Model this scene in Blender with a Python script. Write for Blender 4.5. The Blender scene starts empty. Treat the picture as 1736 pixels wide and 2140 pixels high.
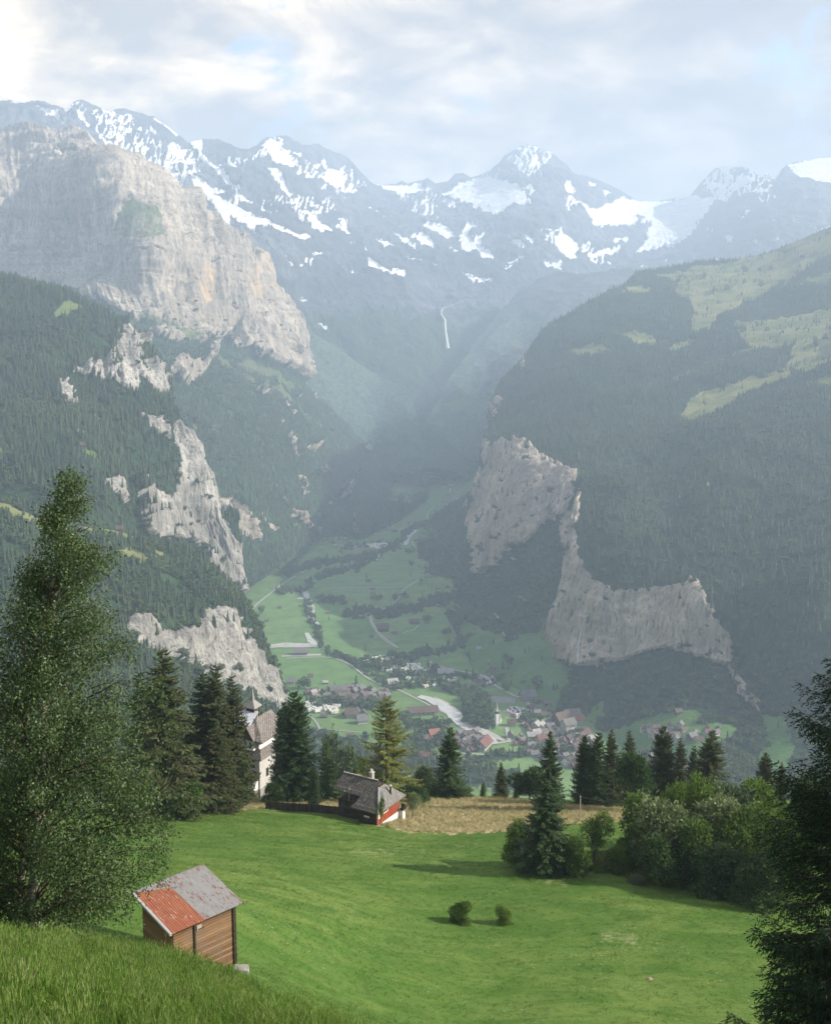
import bpy, math, random
import numpy as np
R = math.radians
rng = np.random.default_rng(7)
random.seed(7)
SC = bpy.context.scene
COL = SC.collection
f32 = np.float32

# ------------------------------------------------------------------ camera numbers
PITCH = R(8.5); CP, SP = math.cos(PITCH), math.sin(PITCH)
F = 2140.0
def ray(px, py):
    """direction per unit of world Y for a point seen at px,py (1736x2140 frame)"""
    u = (np.asarray(px, float) - 868) / F; v = -(np.asarray(py, float) - 1070) / F
    d = CP + v * SP
    return u / d, (v * CP - SP) / d
def P(px, py, Y):
    a, b = ray(px, py)
    return np.stack([a * Y, np.ones_like(a) * Y, b * Y], -1)
def V(px, py, Y):
    return tuple(float(t) for t in P(px, py, Y))
def to_px(X, Y, Z):
    c = Y * CP - Z * SP; v = Y * SP + Z * CP
    return 868 + F * X / c, 1070 - F * v / c

# ------------------------------------------------------------------ noise
_perm = np.random.default_rng(3).permutation(256).astype(np.int64); _perm = np.concatenate([_perm, _perm, _perm])
_g = np.random.default_rng(4).normal(size=(256, 3)).astype(f32); _g /= np.linalg.norm(_g, axis=1)[:, None]
def pnoise(x, y, z):
    x, y, z = (np.asarray(t, dtype=f32) for t in np.broadcast_arrays(x, y, z))
    xi, yi, zi = np.floor(x).astype(np.int64), np.floor(y).astype(np.int64), np.floor(z).astype(np.int64)
    xf, yf, zf = x - xi, y - yi, z - zi
    xi &= 255; yi &= 255; zi &= 255
    fd = lambda t: t * t * t * (t * (t * 6 - 15) + 10)
    u, v, w = fd(xf), fd(yf), fd(zf)
    def gr(i, j, k):
        g = _g[_perm[_perm[_perm[xi + i] + yi + j] + zi + k]]
        return g[..., 0] * (xf - i) + g[..., 1] * (yf - j) + g[..., 2] * (zf - k)
    a = gr(0, 0, 0); a = a + u * (gr(1, 0, 0) - a)
    b = gr(0, 1, 0); b = b + u * (gr(1, 1, 0) - b)
    a = a + v * (b - a)
    c = gr(0, 0, 1); c = c + u * (gr(1, 0, 1) - c)
    d = gr(0, 1, 1); d = d + u * (gr(1, 1, 1) - d)
    c = c + v * (d - c)
    return (a + w * (c - a)) * 1.5
def fbm(x, y, z=0.0, o=5, ridged=False, lac=2.03, gain=0.5):
    s = 0; a = 1.0; t = 0
    for i in range(o):
        n = pnoise(np.asarray(x) * lac**i + 17.1 * i, np.asarray(y) * lac**i + 5.3 * i, np.asarray(z) * lac**i + 9.7 * i)
        s = s + a * ((1 - 2 * np.abs(n)) if ridged else n); t += a; a *= gain
    return s / t

def tps_fit(pts, vals, lam=1e-4):
    pts = np.asarray(pts, float); n, k = pts.shape
    d = np.linalg.norm(pts[:, None] - pts[None], axis=2)
    K = np.where(d > 0, d * d * np.log(d + 1e-12), 0) + lam * np.eye(n)
    Pm = np.hstack([np.ones((n, 1)), pts])
    A = np.zeros((n + k + 1, n + k + 1)); A[:n, :n] = K; A[:n, n:] = Pm; A[n:, :n] = Pm.T
    w = np.linalg.solve(A, np.concatenate([vals, np.zeros(k + 1)]))
    def ev(q):
        q = np.asarray(q, float); out = np.empty(len(q))
        for s in range(0, len(q), 60000):
            qq = q[s:s + 60000]; r2 = ((qq[:, None] - pts[None])**2).sum(2)
            out[s:s + 60000] = (0.5 * r2 * np.log(r2 + 1e-20)) @ w[:n] + w[n] + qq @ w[n + 1:]
        return out
    return ev

def pip(px, py, poly):
    inside = np.zeros(px.shape, bool); n = len(poly)
    for i in range(n):
        x1, y1 = poly[i]; x2, y2 = poly[(i + 1) % n]
        if y1 == y2: continue
        c = ((y1 > py) != (y2 > py)) & (px < (x2 - x1) * (py - y1) / (y2 - y1) + x1)
        inside ^= c
    return inside
def polys(px, py, L, jit=5.0, fq=0.09, seed=0.0):
    """0..1 mask of a list of outlines with ragged edges"""
    jx = jit * fbm(px * fq, py * fq, seed, 3) * 1.6; jy = jit * fbm(px * fq, py * fq, seed + 40.0, 3) * 1.6
    m = np.zeros(px.shape, bool)
    qx, qy = px + jx, py + jy
    for p in L:
        p = np.asarray(p, float); lo = p.min(0); hi = p.max(0)
        s = (qx > lo[0]) & (qx < hi[0]) & (qy > lo[1]) & (qy < hi[1])
        if s.any():
            t = np.zeros(px.shape, bool); t[s] = pip(qx[s], qy[s], p); m |= t
    return m
def band(px, py, line, w, jit=3.0, seed=0.0):
    qx = px + jit * fbm(px * .1, py * .1, seed, 2) * 1.6; qy = py + jit * fbm(px * .1, py * .1, seed + 30., 2) * 1.6
    d = np.full(px.shape, 1e9)
    for (x1, y1), (x2, y2) in zip(line[:-1], line[1:]):
        L2 = (x2 - x1)**2 + (y2 - y1)**2 + 1e-9
        t = np.clip(((qx - x1) * (x2 - x1) + (qy - y1) * (y2 - y1)) / L2, 0, 1)
        d = np.minimum(d, np.hypot(qx - x1 - t * (x2 - x1), (qy - y1 - t * (y2 - y1)) * 1.3))
    return d < w / 2

# ------------------------------------------------------------------ mesh and object helpers
def mesh_np(name, co, faces=None, quads=None, tris=None, uv=None):
    me = bpy.data.meshes.new(name)
    co = np.ascontiguousarray(co, dtype=f32).reshape(-1, 3)
    parts = []; tot = []
    if quads is not None and len(quads): q = np.asarray(quads, np.int32); parts.append(q.ravel()); tot.append(np.full(len(q), 4, np.int32))
    if tris is not None and len(tris): q = np.asarray(tris, np.int32); parts.append(q.ravel()); tot.append(np.full(len(q), 3, np.int32))
    loops = np.concatenate(parts) if parts else np.zeros(0, np.int32); tot = np.concatenate(tot) if tot else np.zeros(0, np.int32)
    me.vertices.add(len(co)); me.vertices.foreach_set('co', co.ravel())
    if len(tot):
        me.loops.add(len(loops)); me.loops.foreach_set('vertex_index', loops)
        me.polygons.add(len(tot)); st = np.zeros(len(tot), np.int32); st[1:] = np.cumsum(tot)[:-1]
        me.polygons.foreach_set('loop_start', st); me.polygons.foreach_set('loop_total', tot)
    me.update(calc_edges=True); me.validate()
    return me
def link(name, me, mat=None, parent=None, label=None, cat=None, group=None, kind=None, loc=None, rotz=None, smooth=False):
    o = bpy.data.objects.new(name, me); COL.objects.link(o)
    if mat is not None and me is not None and not me.materials: me.materials.append(mat)
    if parent is not None: o.parent = parent
    if loc is not None: o.location = loc
    if rotz is not None: o.rotation_euler = (0, 0, rotz)
    tag(o, label, cat, group, kind)
    if smooth and me is not None: me.polygons.foreach_set('use_smooth', np.ones(len(me.polygons), bool))
    return o
def tag(o, label=None, cat=None, group=None, kind=None):
    if label: o['label'] = label
    if cat: o['category'] = cat
    if group: o['group'] = group
    if kind: o['kind'] = kind
def add_attr(me, name, rgba):
    a = me.color_attributes.new(name, 'FLOAT_COLOR', 'POINT'); a.data.foreach_set('color', np.ascontiguousarray(rgba, dtype=f32).ravel())

class NB:
    """small node builder"""
    def __init__(s, mat):
        s.t = mat.node_tree; s.n = s.t.nodes; s.l = s.t.links
    def __call__(s, kind, **kw):
        n = s.n.new(kind)
        for k, v in kw.items():
            if k.startswith('i_'):
                key = k[2:]; key = int(key) if key.isdigit() else key.replace('_', ' ')
                s.set(n, key, v)
            else: setattr(n, k, v)
        return n
    def set(s, n, key, v):
        if isinstance(v, bpy.types.NodeSocket): s.l.new(v, n.inputs[key])
        elif isinstance(v, bpy.types.Node): s.l.new(v.outputs[0], n.inputs[key])
        else: n.inputs[key].default_value = v
    def math(s, op, a, b=0.0, clamp=False):
        n = s('ShaderNodeMath', operation=op, use_clamp=clamp); s.set(n, 0, a); s.set(n, 1, b); return n.outputs[0]
    def mix(s, f, a, b, typ='MIX'):
        n = s('ShaderNodeMix', data_type='RGBA', blend_type=typ); s.set(n, 0, f)
        s.set(n, 6, a if not isinstance(a, tuple) else (*a[:3], 1)); s.set(n, 7, b if not isinstance(b, tuple) else (*b[:3], 1)); return n.outputs[2]
    def noise(s, vec, scale, detail=4, rough=.55, dist=0.0, out=0):
        n = s('ShaderNodeTexNoise'); s.set(n, 'Vector', vec); s.set(n, 'Scale', scale); s.set(n, 'Detail', float(detail)); s.set(n, 'Roughness', rough); s.set(n, 'Distortion', dist); return n.outputs[out]
    def ramp(s, f, stops, interp='LINEAR'):
        n = s('ShaderNodeValToRGB'); s.set(n, 0, f); e = n.color_ramp.elements; n.color_ramp.interpolation = interp
        while len(e) < len(stops): e.new(0.5)
        for k, (p, c) in enumerate(stops):
            e[k].position = p; e[k].color = (c, c, c, 1) if not isinstance(c, tuple) else (*c[:3], 1)
        return n.outputs[0]
    def scale(s, vec, sc):
        n = s('ShaderNodeMapping'); s.set(n, 0, vec); n.inputs['Scale'].default_value = sc; return n.outputs[0]
def newmat(name):
    m = bpy.data.materials.new(name); m.use_nodes = True; m.node_tree.nodes.clear(); b = NB(m); out = b('ShaderNodeOutputMaterial')
    return m, b, out
def principled(b, out, color, rough=.8, spec=.3, bump=None, metallic=0.0, **kw):
    p = b('ShaderNodeBsdfPrincipled'); b.set(p, 'Base Color', color if not isinstance(color, tuple) else (*color[:3], 1)); b.set(p, 'Roughness', rough)
    b.set(p, 'Specular IOR Level', spec); b.set(p, 'Metallic', metallic)
    if bump is not None: b.set(p, 'Normal', bump)
    b.l.new(p.outputs[0], out.inputs[0]); return p
def mat_plain(name, c, rough=.8, var=.12, scale=3.0, spec=.3, metallic=0.0, bump=0.0):
    m, b, out = newmat(name); tc = b('ShaderNodeTexCoord').outputs['Object']
    n = b.noise(tc, scale, 5, .6)
    col = b.mix(b.ramp(n, [(.3, 0.0), (.7, 1.0)]), tuple(x * (1 - var) for x in c), tuple(min(1, x * (1 + var)) for x in c))
    bm = None
    if bump:
        q = b('ShaderNodeBump'); b.set(q, 'Strength', bump); b.set(q, 'Height', n); bm = q.outputs[0]
    principled(b, out, col, rough, spec, bm, metallic); return m

# ------------------------------------------------------------------ camera, sun, sky
cam_d = bpy.data.cameras.new('camera'); cam = bpy.data.objects.new('camera', cam_d); COL.objects.link(cam)
cam_d.sensor_fit = 'VERTICAL'; cam_d.sensor_height = 36.0; cam_d.lens = 36.0; cam_d.clip_start = .5; cam_d.clip_end = 60000
cam.rotation_euler = (R(90) - PITCH, 0, 0); SC.camera = cam

SUN_EL, SUN_AZ = R(31.5), R(94)       # azimuth measured from +Y towards +X
S = np.array([math.sin(SUN_AZ) * math.cos(SUN_EL), math.cos(SUN_AZ) * math.cos(SUN_EL), math.sin(SUN_EL)])
sl = bpy.data.lights.new('sun', 'SUN'); sl.energy = 5.0; sl.angle = R(.5); sl.color = (1.0, .91, .78)
so = bpy.data.objects.new('sun', sl); COL.objects.link(so)
import mathutils
so.rotation_euler = mathutils.Vector(S).to_track_quat('Z', 'Y').to_euler(); so.location = (0, 0, 3000)

W = bpy.data.worlds.new('World'); SC.world = W; W.use_nodes = True; W.node_tree.nodes.clear(); b = NB(W)
wo = b('ShaderNodeOutputWorld')
sky = b('ShaderNodeTexSky', sky_type='NISHITA', sun_disc=False, sun_elevation=SUN_EL, sun_rotation=SUN_AZ, altitude=1300.0, air_density=1.0, dust_density=1.5)
bg1 = b('ShaderNodeBackground'); b.set(bg1, 'Color', sky.outputs[0]); b.set(bg1, 'Strength', .11)
D = b('ShaderNodeTexCoord').outputs['Generated']
sx = b('ShaderNodeSeparateXYZ'); b.set(sx, 0, D)
zz = b.math('MAXIMUM', sx.outputs[2], 0.0); zz = b.math('ADD', zz, .10)
cv = b('ShaderNodeCombineXYZ'); b.set(cv, 0, b.math('DIVIDE', sx.outputs[0], zz)); b.set(cv, 1, b.math('DIVIDE', sx.outputs[1], zz))
cv = cv.outputs[0]
n1 = b.noise(cv, .9, 7, .6, .5)            # big banks
n2 = b.noise(b.scale(cv, (1.0, .8, 1)), 2.6, 8, .62, .35)   # puffs
n3 = b.noise(b.scale(D, (7.0, 7.0, 17.0)), 1.0, 8, .58, .4)   # drifting puffs seen side on
side = b.math('ADD', b.math('MULTIPLY', sx.outputs[0], 1.15), .5, True)   # 0 left of view .. 1 right
lit = b.math('ADD', b.math('MULTIPLY', n2, .35), b.math('MULTIPLY', n3, .65))
litr = b.ramp(lit, [(.45, 0.0), (.53, .45), (.59, 1.0)])
shade = b.mix(side, (.24, .19, .15), (.155, .138, .145))
bright = b.mix(side, (1.0, .74, .41), (.56, .455, .375))
ccol = b.mix(b.math('MULTIPLY', litr, b.math('SUBTRACT', 1.08, b.math('MULTIPLY', side, .75)), True), shade, bright)
gray = b.ramp(n1, [(.35, .86), (.65, 1.1)])
ccol = b.mix(1.0, ccol, gray, 'MULTIPLY')
bg2 = b('ShaderNodeBackground'); b.set(bg2, 'Color', ccol); b.set(bg2, 'Strength', 1.0)
hole = b.ramp(b.noise(b.scale(D, (5.5, 5.5, 9.0)), 1.0, 6, .6, .3), [(.57, 1.0), (.65, 0.0)])
south = b.ramp(b.math('ADD', sx.outputs[1], b.math('MULTIPLY', n1, .3)), [(.25, .5), (.65, 1.0)])   # cloud bank over the range; unseen rest of the sky set clearer to cut fill light
hole = b.math('MULTIPLY', hole, south)
mx = b('ShaderNodeMixShader'); b.set(mx, 0, hole); b.l.new(bg1.outputs[0], mx.inputs[1]); b.l.new(bg2.outputs[0], mx.inputs[2])
b.l.new(mx.outputs[0], wo.inputs[0])
W.cycles.sampling_method = 'MANUAL'; W.cycles.sample_map_resolution = 512

SC.view_settings.view_transform = 'Standard'; SC.view_settings.look = 'None'; SC.view_settings.exposure = 1.22; SC.view_settings.gamma = 1
SC.cycles.use_denoising = True; SC.cycles.max_bounces = 4; SC.cycles.diffuse_bounces = 2; SC.cycles.volume_bounces = 2
SC.cycles.glossy_bounces = 1; SC.cycles.transmission_bounces = 2; SC.cycles.transparent_max_bounces = 8
SC.cycles.use_adaptive_sampling = True; SC.cycles.adaptive_threshold = .02

# haze: one closed box of even air
HB = dict(x0=-5200, x1=6700, y0=-260, y1=14000, z0=-760, z1=2280)
v = [(x, y, z) for x in (HB['x0'], HB['x1']) for y in (HB['y0'], HB['y1']) for z in (HB['z0'], HB['z1'])]
me = mesh_np('haze', v, quads=[(0, 1, 3, 2), (4, 6, 7, 5), (0, 4, 5, 1), (2, 3, 7, 6), (0, 2, 6, 4), (1, 5, 7, 3)])
hm, b, out = newmat('haze_air')
pv = b('ShaderNodeVolumePrincipled'); b.set(pv, 'Color', (.62, .785, 1.0, 1)); b.set(pv, "Density", 1.38e-4); b.set(pv, 'Anisotropy', .1)
b.l.new(pv.outputs[0], out.inputs[1]); hm.cycles.homogeneous_volume = True if hasattr(hm.cycles, 'homogeneous_volume') else None
link('haze', me, hm, kind='stuff', label='thin pale blue haze filling the whole valley air', cat='haze')

# ------------------------------------------------------------------ terrain sheets
FA, FB = -620.0, .015
def floor_Y(px, py):
    k = ray(px, py)[1]; return FA / (k - FB)
def floor_z(X, Y):
    return FA + FB * Y + 3.0 * fbm(X / 260., Y / 260., 0, 3)

SHEETS = {}
def interp(line, x):
    line = np.asarray(line, float); return np.interp(x, line[:, 0], line[:, 1])
def sheet(name, top, bot, ctrl, x0, x1, dx, ny, masks, disp, mat, back=(6, .35, .5), jag=1.5, jagf=.05, ease=1.0, floor_contact=None, label=None):
    """one landform: top and bottom outlines with their own distances, a grid between, relief, and a far side behind the crest"""
    xs = np.arange(x0, x1 + dx, dx); nx = len(xs)
    tp = interp(top, xs) + jag * fbm(xs * jagf, 3.3, hash(name) % 97, 5) * 2; bt = interp(bot, xs)
    t = np.linspace(0, 1, ny)**ease
    px = np.repeat(xs[None], ny, 0); py = tp[None] + (bt - tp)[None] * t[:, None]
    c = [(a, b_, (floor_Y(a, b_) if y == 'f' else y)) for a, b_, y in ctrl]
    ev = tps_fit([(a / 500, b_ / 500) for a, b_, y in c], np.log([y for *_, y in c]), 2e-4)
    Y = np.exp(ev(np.stack([px.ravel() / 500, py.ravel() / 500], 1))).reshape(ny, nx)
    co = P(px, py, Y)
    # masks rock, meadow, snow, stain
    m = masks(px, py, co)
    # normals of the smooth shape
    du = np.gradient(co, axis=1); dv = np.gradient(co, axis=0)
    nrm = np.cross(du, dv); nrm /= np.linalg.norm(nrm, axis=2)[..., None] + 1e-9
    nrm *= np.sign((nrm * -co).sum(2))[..., None] + 1e-9
    d = disp(px, py, co, m, nrm)
    co2 = co + nrm * d[..., None]
    nb, dyk, dzk = back
    if nb:
        rows = []
        topc = co2[0]
        for k in range(nb, 0, -1):
            s = (k / nb)
            r_ = topc * 1.0; dist = topc[:, 1:2] * dyk * s
            r_ = r_ + np.concatenate([topc[:, 0:1] * dyk * s, dist, -dist * dzk], 1)
            rows.append(r_)
        co2 = np.concatenate([np.array(rows), co2], 0)
        mb = np.repeat(m[:1], nb, 0); m2 = np.concatenate([mb, m], 0)
    else: m2 = m
    n_r, n_c = co2.shape[:2]
    idx = np.arange(n_r * n_c).reshape(n_r, n_c)
    q = np.stack([idx[:-1, :-1], idx[1:, :-1], idx[1:, 1:], idx[:-1, 1:]], -1).reshape(-1, 4)
    me = mesh_np(name, co2.reshape(-1, 3), quads=q)
    add_attr(me, 'cover', m2.reshape(-1, 4))
    o = link(name, me, mat, kind='structure', smooth=True)
    if label: o['label'] = label
    SHEETS[name] = dict(px=px, py=py, co=co2[nb:], m=m, nb=nb)
    return o
def at(name, px, py):
    """point of a landform seen at px,py"""
    s = SHEETS[name]; j = int(np.argmin(np.abs(s['px'][0] - px))); i = int(np.argmin(np.abs(s['py'][:, j] - py)))
    return s['co'][i, j]

def mat_terrain(name, rock_a, rock_b, forest=(.022, .045, .024), grass_a=(.10, .17, .045), grass_b=(.16, .20, .06), stain=(.42, .24, .10), vs=1.0, rs=1.0, lush=False):
    m, b, out = newmat(name); at_ = b('ShaderNodeAttribute', attribute_name='cover')
    sp = b('ShaderNodeSeparateColor'); b.set(sp, 0, at_.outputs['Color'])
    pos = b('ShaderNodeNewGeometry').outputs['Position']
    # rock: streaks down the face, ledges across it
    streak = b.noise(b.scale(pos, (.035 * vs, .035 * vs, .006 * vs)), 1.0, 8, .62, .6)
    ledge = b.noise(b.scale(pos, (.0016 * vs, .0016 * vs, .05 * vs)), 1.0, 5, .6, .5)
    big = b.noise(pos, .004 * vs, 5, .55)
    k = b.math('ADD', b.math('MULTIPLY', streak, .5), b.math('MULTIPLY', ledge, .3)); k = b.math('ADD', k, b.math('MULTIPLY', big, .2))
    rock = b.mix(b.ramp(k, [(.40, 0.0), (.60, 1.0)]), rock_a, rock_b)
    broad = b.noise(b.scale(pos, (.0035 * vs, .0035 * vs, .0014 * vs)), 1.0, 6, .6, .8); rock = b.mix(b.ramp(broad, [(.40, .55), (.56, 0.0)]), rock, tuple(x * .62 for x in rock_a))
    rock = b.mix(b.math('MULTIPLY', b.ramp(b.noise(b.scale(pos, (.05 * vs, .05 * vs, .0025 * vs)), 1.0, 4, .6), [(.54, 0.0), (.62, 1.0)]), .45), rock, tuple(x * .5 for x in rock_a))
    fine = b.noise(b.scale(pos, (.12 * vs, .12 * vs, .03 * vs)), 1.0, 6, .65)
    rock = b.mix(b.ramp(fine, [(.38, .8), (.47, 0.0)]), rock, tuple(x * .4 for x in rock_a))
    crk = b.noise(b.scale(pos, (.06 * vs, .06 * vs, .010 * vs)), 1.0, 6, .6, 1.2); rock = b.mix(b.ramp(crk, [(.475, 0.0), (.497, .5), (.503, .5), (.525, 0.0)]), rock, tuple(x * .35 for x in rock_a))
    rock = b.mix(b.math('MULTIPLY', b.ramp(b.noise(b.scale(pos, (.02 * vs, .02 * vs, .004 * vs)), 1.0, 5, .6, .3), [(.50, 0.0), (.66, 1.0)]), at_.outputs['Alpha']), rock, stain)
    if lush:
        sz = b('ShaderNodeSeparateXYZ'); b.set(sz, 0, pos); hz_ = b.ramp(b.math('ADD', b.math('MULTIPLY', sz.outputs[2], .005), 2.6, True), [(.0, 0.0), (1.0, 1.0)]); grass_a = b.mix(hz_, (.075, .165, .05), grass_a); grass_b = b.mix(hz_, (.12, .21, .07), grass_b)
    g1 = b.noise(pos, .012, 6, .6); g2 = b.noise(pos, .15, 5, .7)
    grass = b.mix(b.ramp(g1, [(.38, 0.0), (.62, 1.0)]), grass_a, grass_b)
    grass = b.mix(b.ramp(g2, [(.3, .35), (.55, 0.0)]), grass, (.05, .07, .03))
    f1 = b.noise(pos, .05, 6, .7)
    fo = b.mix(b.ramp(f1, [(.35, 0.0), (.65, 1.0)]), tuple(x * .6 for x in forest), tuple(x * 1.7 for x in forest))
    sn = b.mix(b.ramp(b.noise(pos, .01, 6, .6), [(.35, 0.0), (.6, 1.0)]), (.66, .70, .76), (.88, .89, .90))
    edge = b.noise(pos, .02 * vs, 6, .7)
    def soft(chan, w=.25):
        return b.ramp(b.math('ADD', chan, b.math('MULTIPLY', b.math('SUBTRACT', edge, .5), w * 2)), [(.42, 0.0), (.58, 1.0)])
    c = b.mix(soft(sp.outputs[1]), fo, grass); c = b.mix(soft(sp.outputs[0], .5), c, rock); c = b.mix(soft(sp.outputs[2], .75), c, sn)
    bp = b('ShaderNodeBump'); b.set(bp, 'Strength', 1.0); b.set(bp, 'Distance', 6.0 * rs); b.set(bp, 'Height', b.math('ADD', streak, b.math('MULTIPLY', fine, .5)))
    principled(b, out, c, .95, .1, bp.outputs[0]); return m

def M4(px, rock=None, meadow=None, snow=None, stain=None):
    m = np.zeros(px.shape + (4,), f32)
    for k, a in enumerate((rock, meadow, snow, stain)):
        if a is not None: m[..., k] = a
    return m
def crop(cx, cy, s, ox, oy): return [(ox + s * x, oy + s * y) for x, y in zip(cx, cy)]
def C1(L): return [(.5 * x, 171 + .5 * y) for x, y in L]
def C2(L): return [(868 + .5 * x, 171 + .5 * y) for x, y in L]
def C3(L): return [(.3945 * x, 599 + .3945 * y) for x, y in L]
def C4(L): return [(513.6 + .3945 * x, 856 + .3945 * y) for x, y in L]
def C6(L): return [(599 + .3945 * x, 1284 + .3945 * y) for x, y in L]

# --- A: far glaciated range
A_TOP = [(-200, 215), (0, 210), (60, 214), (90, 212), (110, 220), (140, 232), (155, 215), (172, 208), (190, 216), (215, 230), (232, 236), (240, 228), (262, 227), (290, 236), (318, 246), (345, 262), (375, 285), (395, 300), (410, 295), (425, 291), (455, 290), (480, 300), (500, 310), (520, 312), (535, 305), (550, 292), (575, 287), (600, 284), (622, 295), (632, 305), (660, 301), (700, 318), (725, 328), (745, 350), (770, 376), (785, 385), (800, 388), (830, 384), (840, 378), (850, 385), (870, 380), (895, 373), (910, 383), (935, 380), (950, 364), (965, 362), (985, 372), (1005, 365), (1040, 345), (1055, 325), (1085, 306), (1105, 304), (1150, 318), (1165, 330), (1200, 362), (1235, 372), (1290, 395), (1335, 420), (1360, 421), (1440, 413), (1470, 375), (1495, 352), (1530, 346), (1560, 347), (1590, 372), (1600, 362), (1620, 372), (1635, 350), (1660, 338), (1690, 335), (1736, 328), (1900, 320)]
A_CT = [(-200, 215, 7400), (0, 210, 7600), (172, 208, 7700), (395, 300, 8600), (600, 284, 9500), (780, 388, 11500), (950, 364, 12600), (1100, 304, 12800), (1340, 420, 14000), (1440, 413, 13900), (1530, 346, 13000), (1736, 328, 12300), (1900, 320, 12000),
        (0, 500, 6900), (250, 450, 7200), (450, 480, 7900), (600, 500, 8400), (800, 560, 9600), (1000, 430, 12200), (1000, 600, 10300), (1150, 440, 12400), (1200, 600, 11200), (1300, 470, 13300), (1430, 500, 12800), (1600, 480, 11600), (1800, 600, 10500), (1250, 700, 10000), (1500, 700, 9500),
        (600, 700, 7300), (750, 800, 7300), (930, 640, 9000), (930, 740, 8200), (900, 860, 7000), (1050, 800, 8000), (700, 950, 6400), (1000, 950, 6400), (1200, 950, 7000), (400, 900, 6300), (1500, 950, 8000), (0, 900, 6000), (900, 1000, 5600)]
A_CT = [(a, b_, y if y < 7000 else 7000 + (y - 7000) * .6) for a, b_, y in A_CT]
A_CT = [(a, b_, y * (1.0 - .20 * min(1, max(0, (b_ - interp(A_TOP, a)) / 170)))) for a, b_, y in A_CT]
A_SNOW = [C1(p) for p in [
    [(420, 250), (480, 275), (530, 300), (520, 320), (570, 340), (640, 360), (640, 385), (560, 350), (480, 310), (440, 285)], [(680, 395), (740, 400), (745, 440), (700, 425)],
    [(785, 410), (830, 425), (900, 455), (965, 475), (905, 478), (870, 470), (920, 500), (1000, 530), (1060, 570), (1150, 610), (1230, 645), (1300, 660), (1260, 680), (1180, 650), (1100, 630), (1060, 625), (1070, 665), (1040, 660), (1020, 610), (960, 560), (960, 620), (930, 590), (905, 540), (860, 480), (800, 440)],
    [(790, 240), (850, 245), (840, 290), (870, 330), (930, 380), (970, 440), (1010, 490), (1060, 520), (1000, 500), (950, 440), (900, 380), (850, 330)],
    [(1090, 270), (1150, 235), (1160, 280), (1200, 320), (1240, 380), (1180, 370), (1140, 340), (1120, 300)], [(1106, 375), (1160, 385), (1170, 420), (1200, 470), (1240, 530), (1180, 480), (1140, 430)],
    [(1270, 540), (1310, 560), (1340, 600), (1375, 610), (1395, 650), (1350, 625), (1300, 625), (1290, 580)], [(1400, 595), (1440, 620), (1470, 650), (1430, 640)],
    [(1509, 725), (1540, 760), (1600, 795), (1690, 805), (1685, 825), (1600, 812), (1540, 785)], [(1385, 772), (1440, 790), (1500, 812), (1440, 805)], [(1285, 726), (1345, 733), (1330, 743)],
    [(640, 155), (700, 160), (750, 215), (735, 230), (690, 195)], [(140, 110), (200, 130), (250, 150), (260, 180), (295, 210), (240, 180), (190, 150)], [(310, 140), (350, 150), (370, 200), (330, 170)],
    [(1570, 430), (1736, 440), (1736, 480), (1690, 490), (1700, 530), (1736, 560), (1680, 510), (1640, 470)], [(1530, 530), (1570, 550), (1610, 590), (1560, 560)], [(1565, 660), (1610, 670), (1650, 690), (1600, 690)],
    [(1640, 640), (1736, 690), (1736, 720), (1690, 690)], [(1380, 415), (1430, 430), (1400, 445)], [(680, 290), (730, 300), (770, 330), (820, 330), (780, 350), (700, 300)], [(900, 350), (980, 360), (1010, 375), (940, 365)], [(440, 240), (480, 250), (470, 260)], [(1245, 910), (1290, 918), (1270, 924)], [(1130, 855), (1170, 878), (1150, 872)], [(1080, 540), (1120, 552), (1100, 556)], [(1240, 770), (1265, 780), (1250, 786)],
    [(1310, 1000), (1340, 1020), (1380, 1060), (1350, 1040)], [(1180, 740), (1225, 790), (1205, 780)], [(0, 78), (60, 82), (120, 82), (180, 84), (60, 90)]]]
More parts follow.
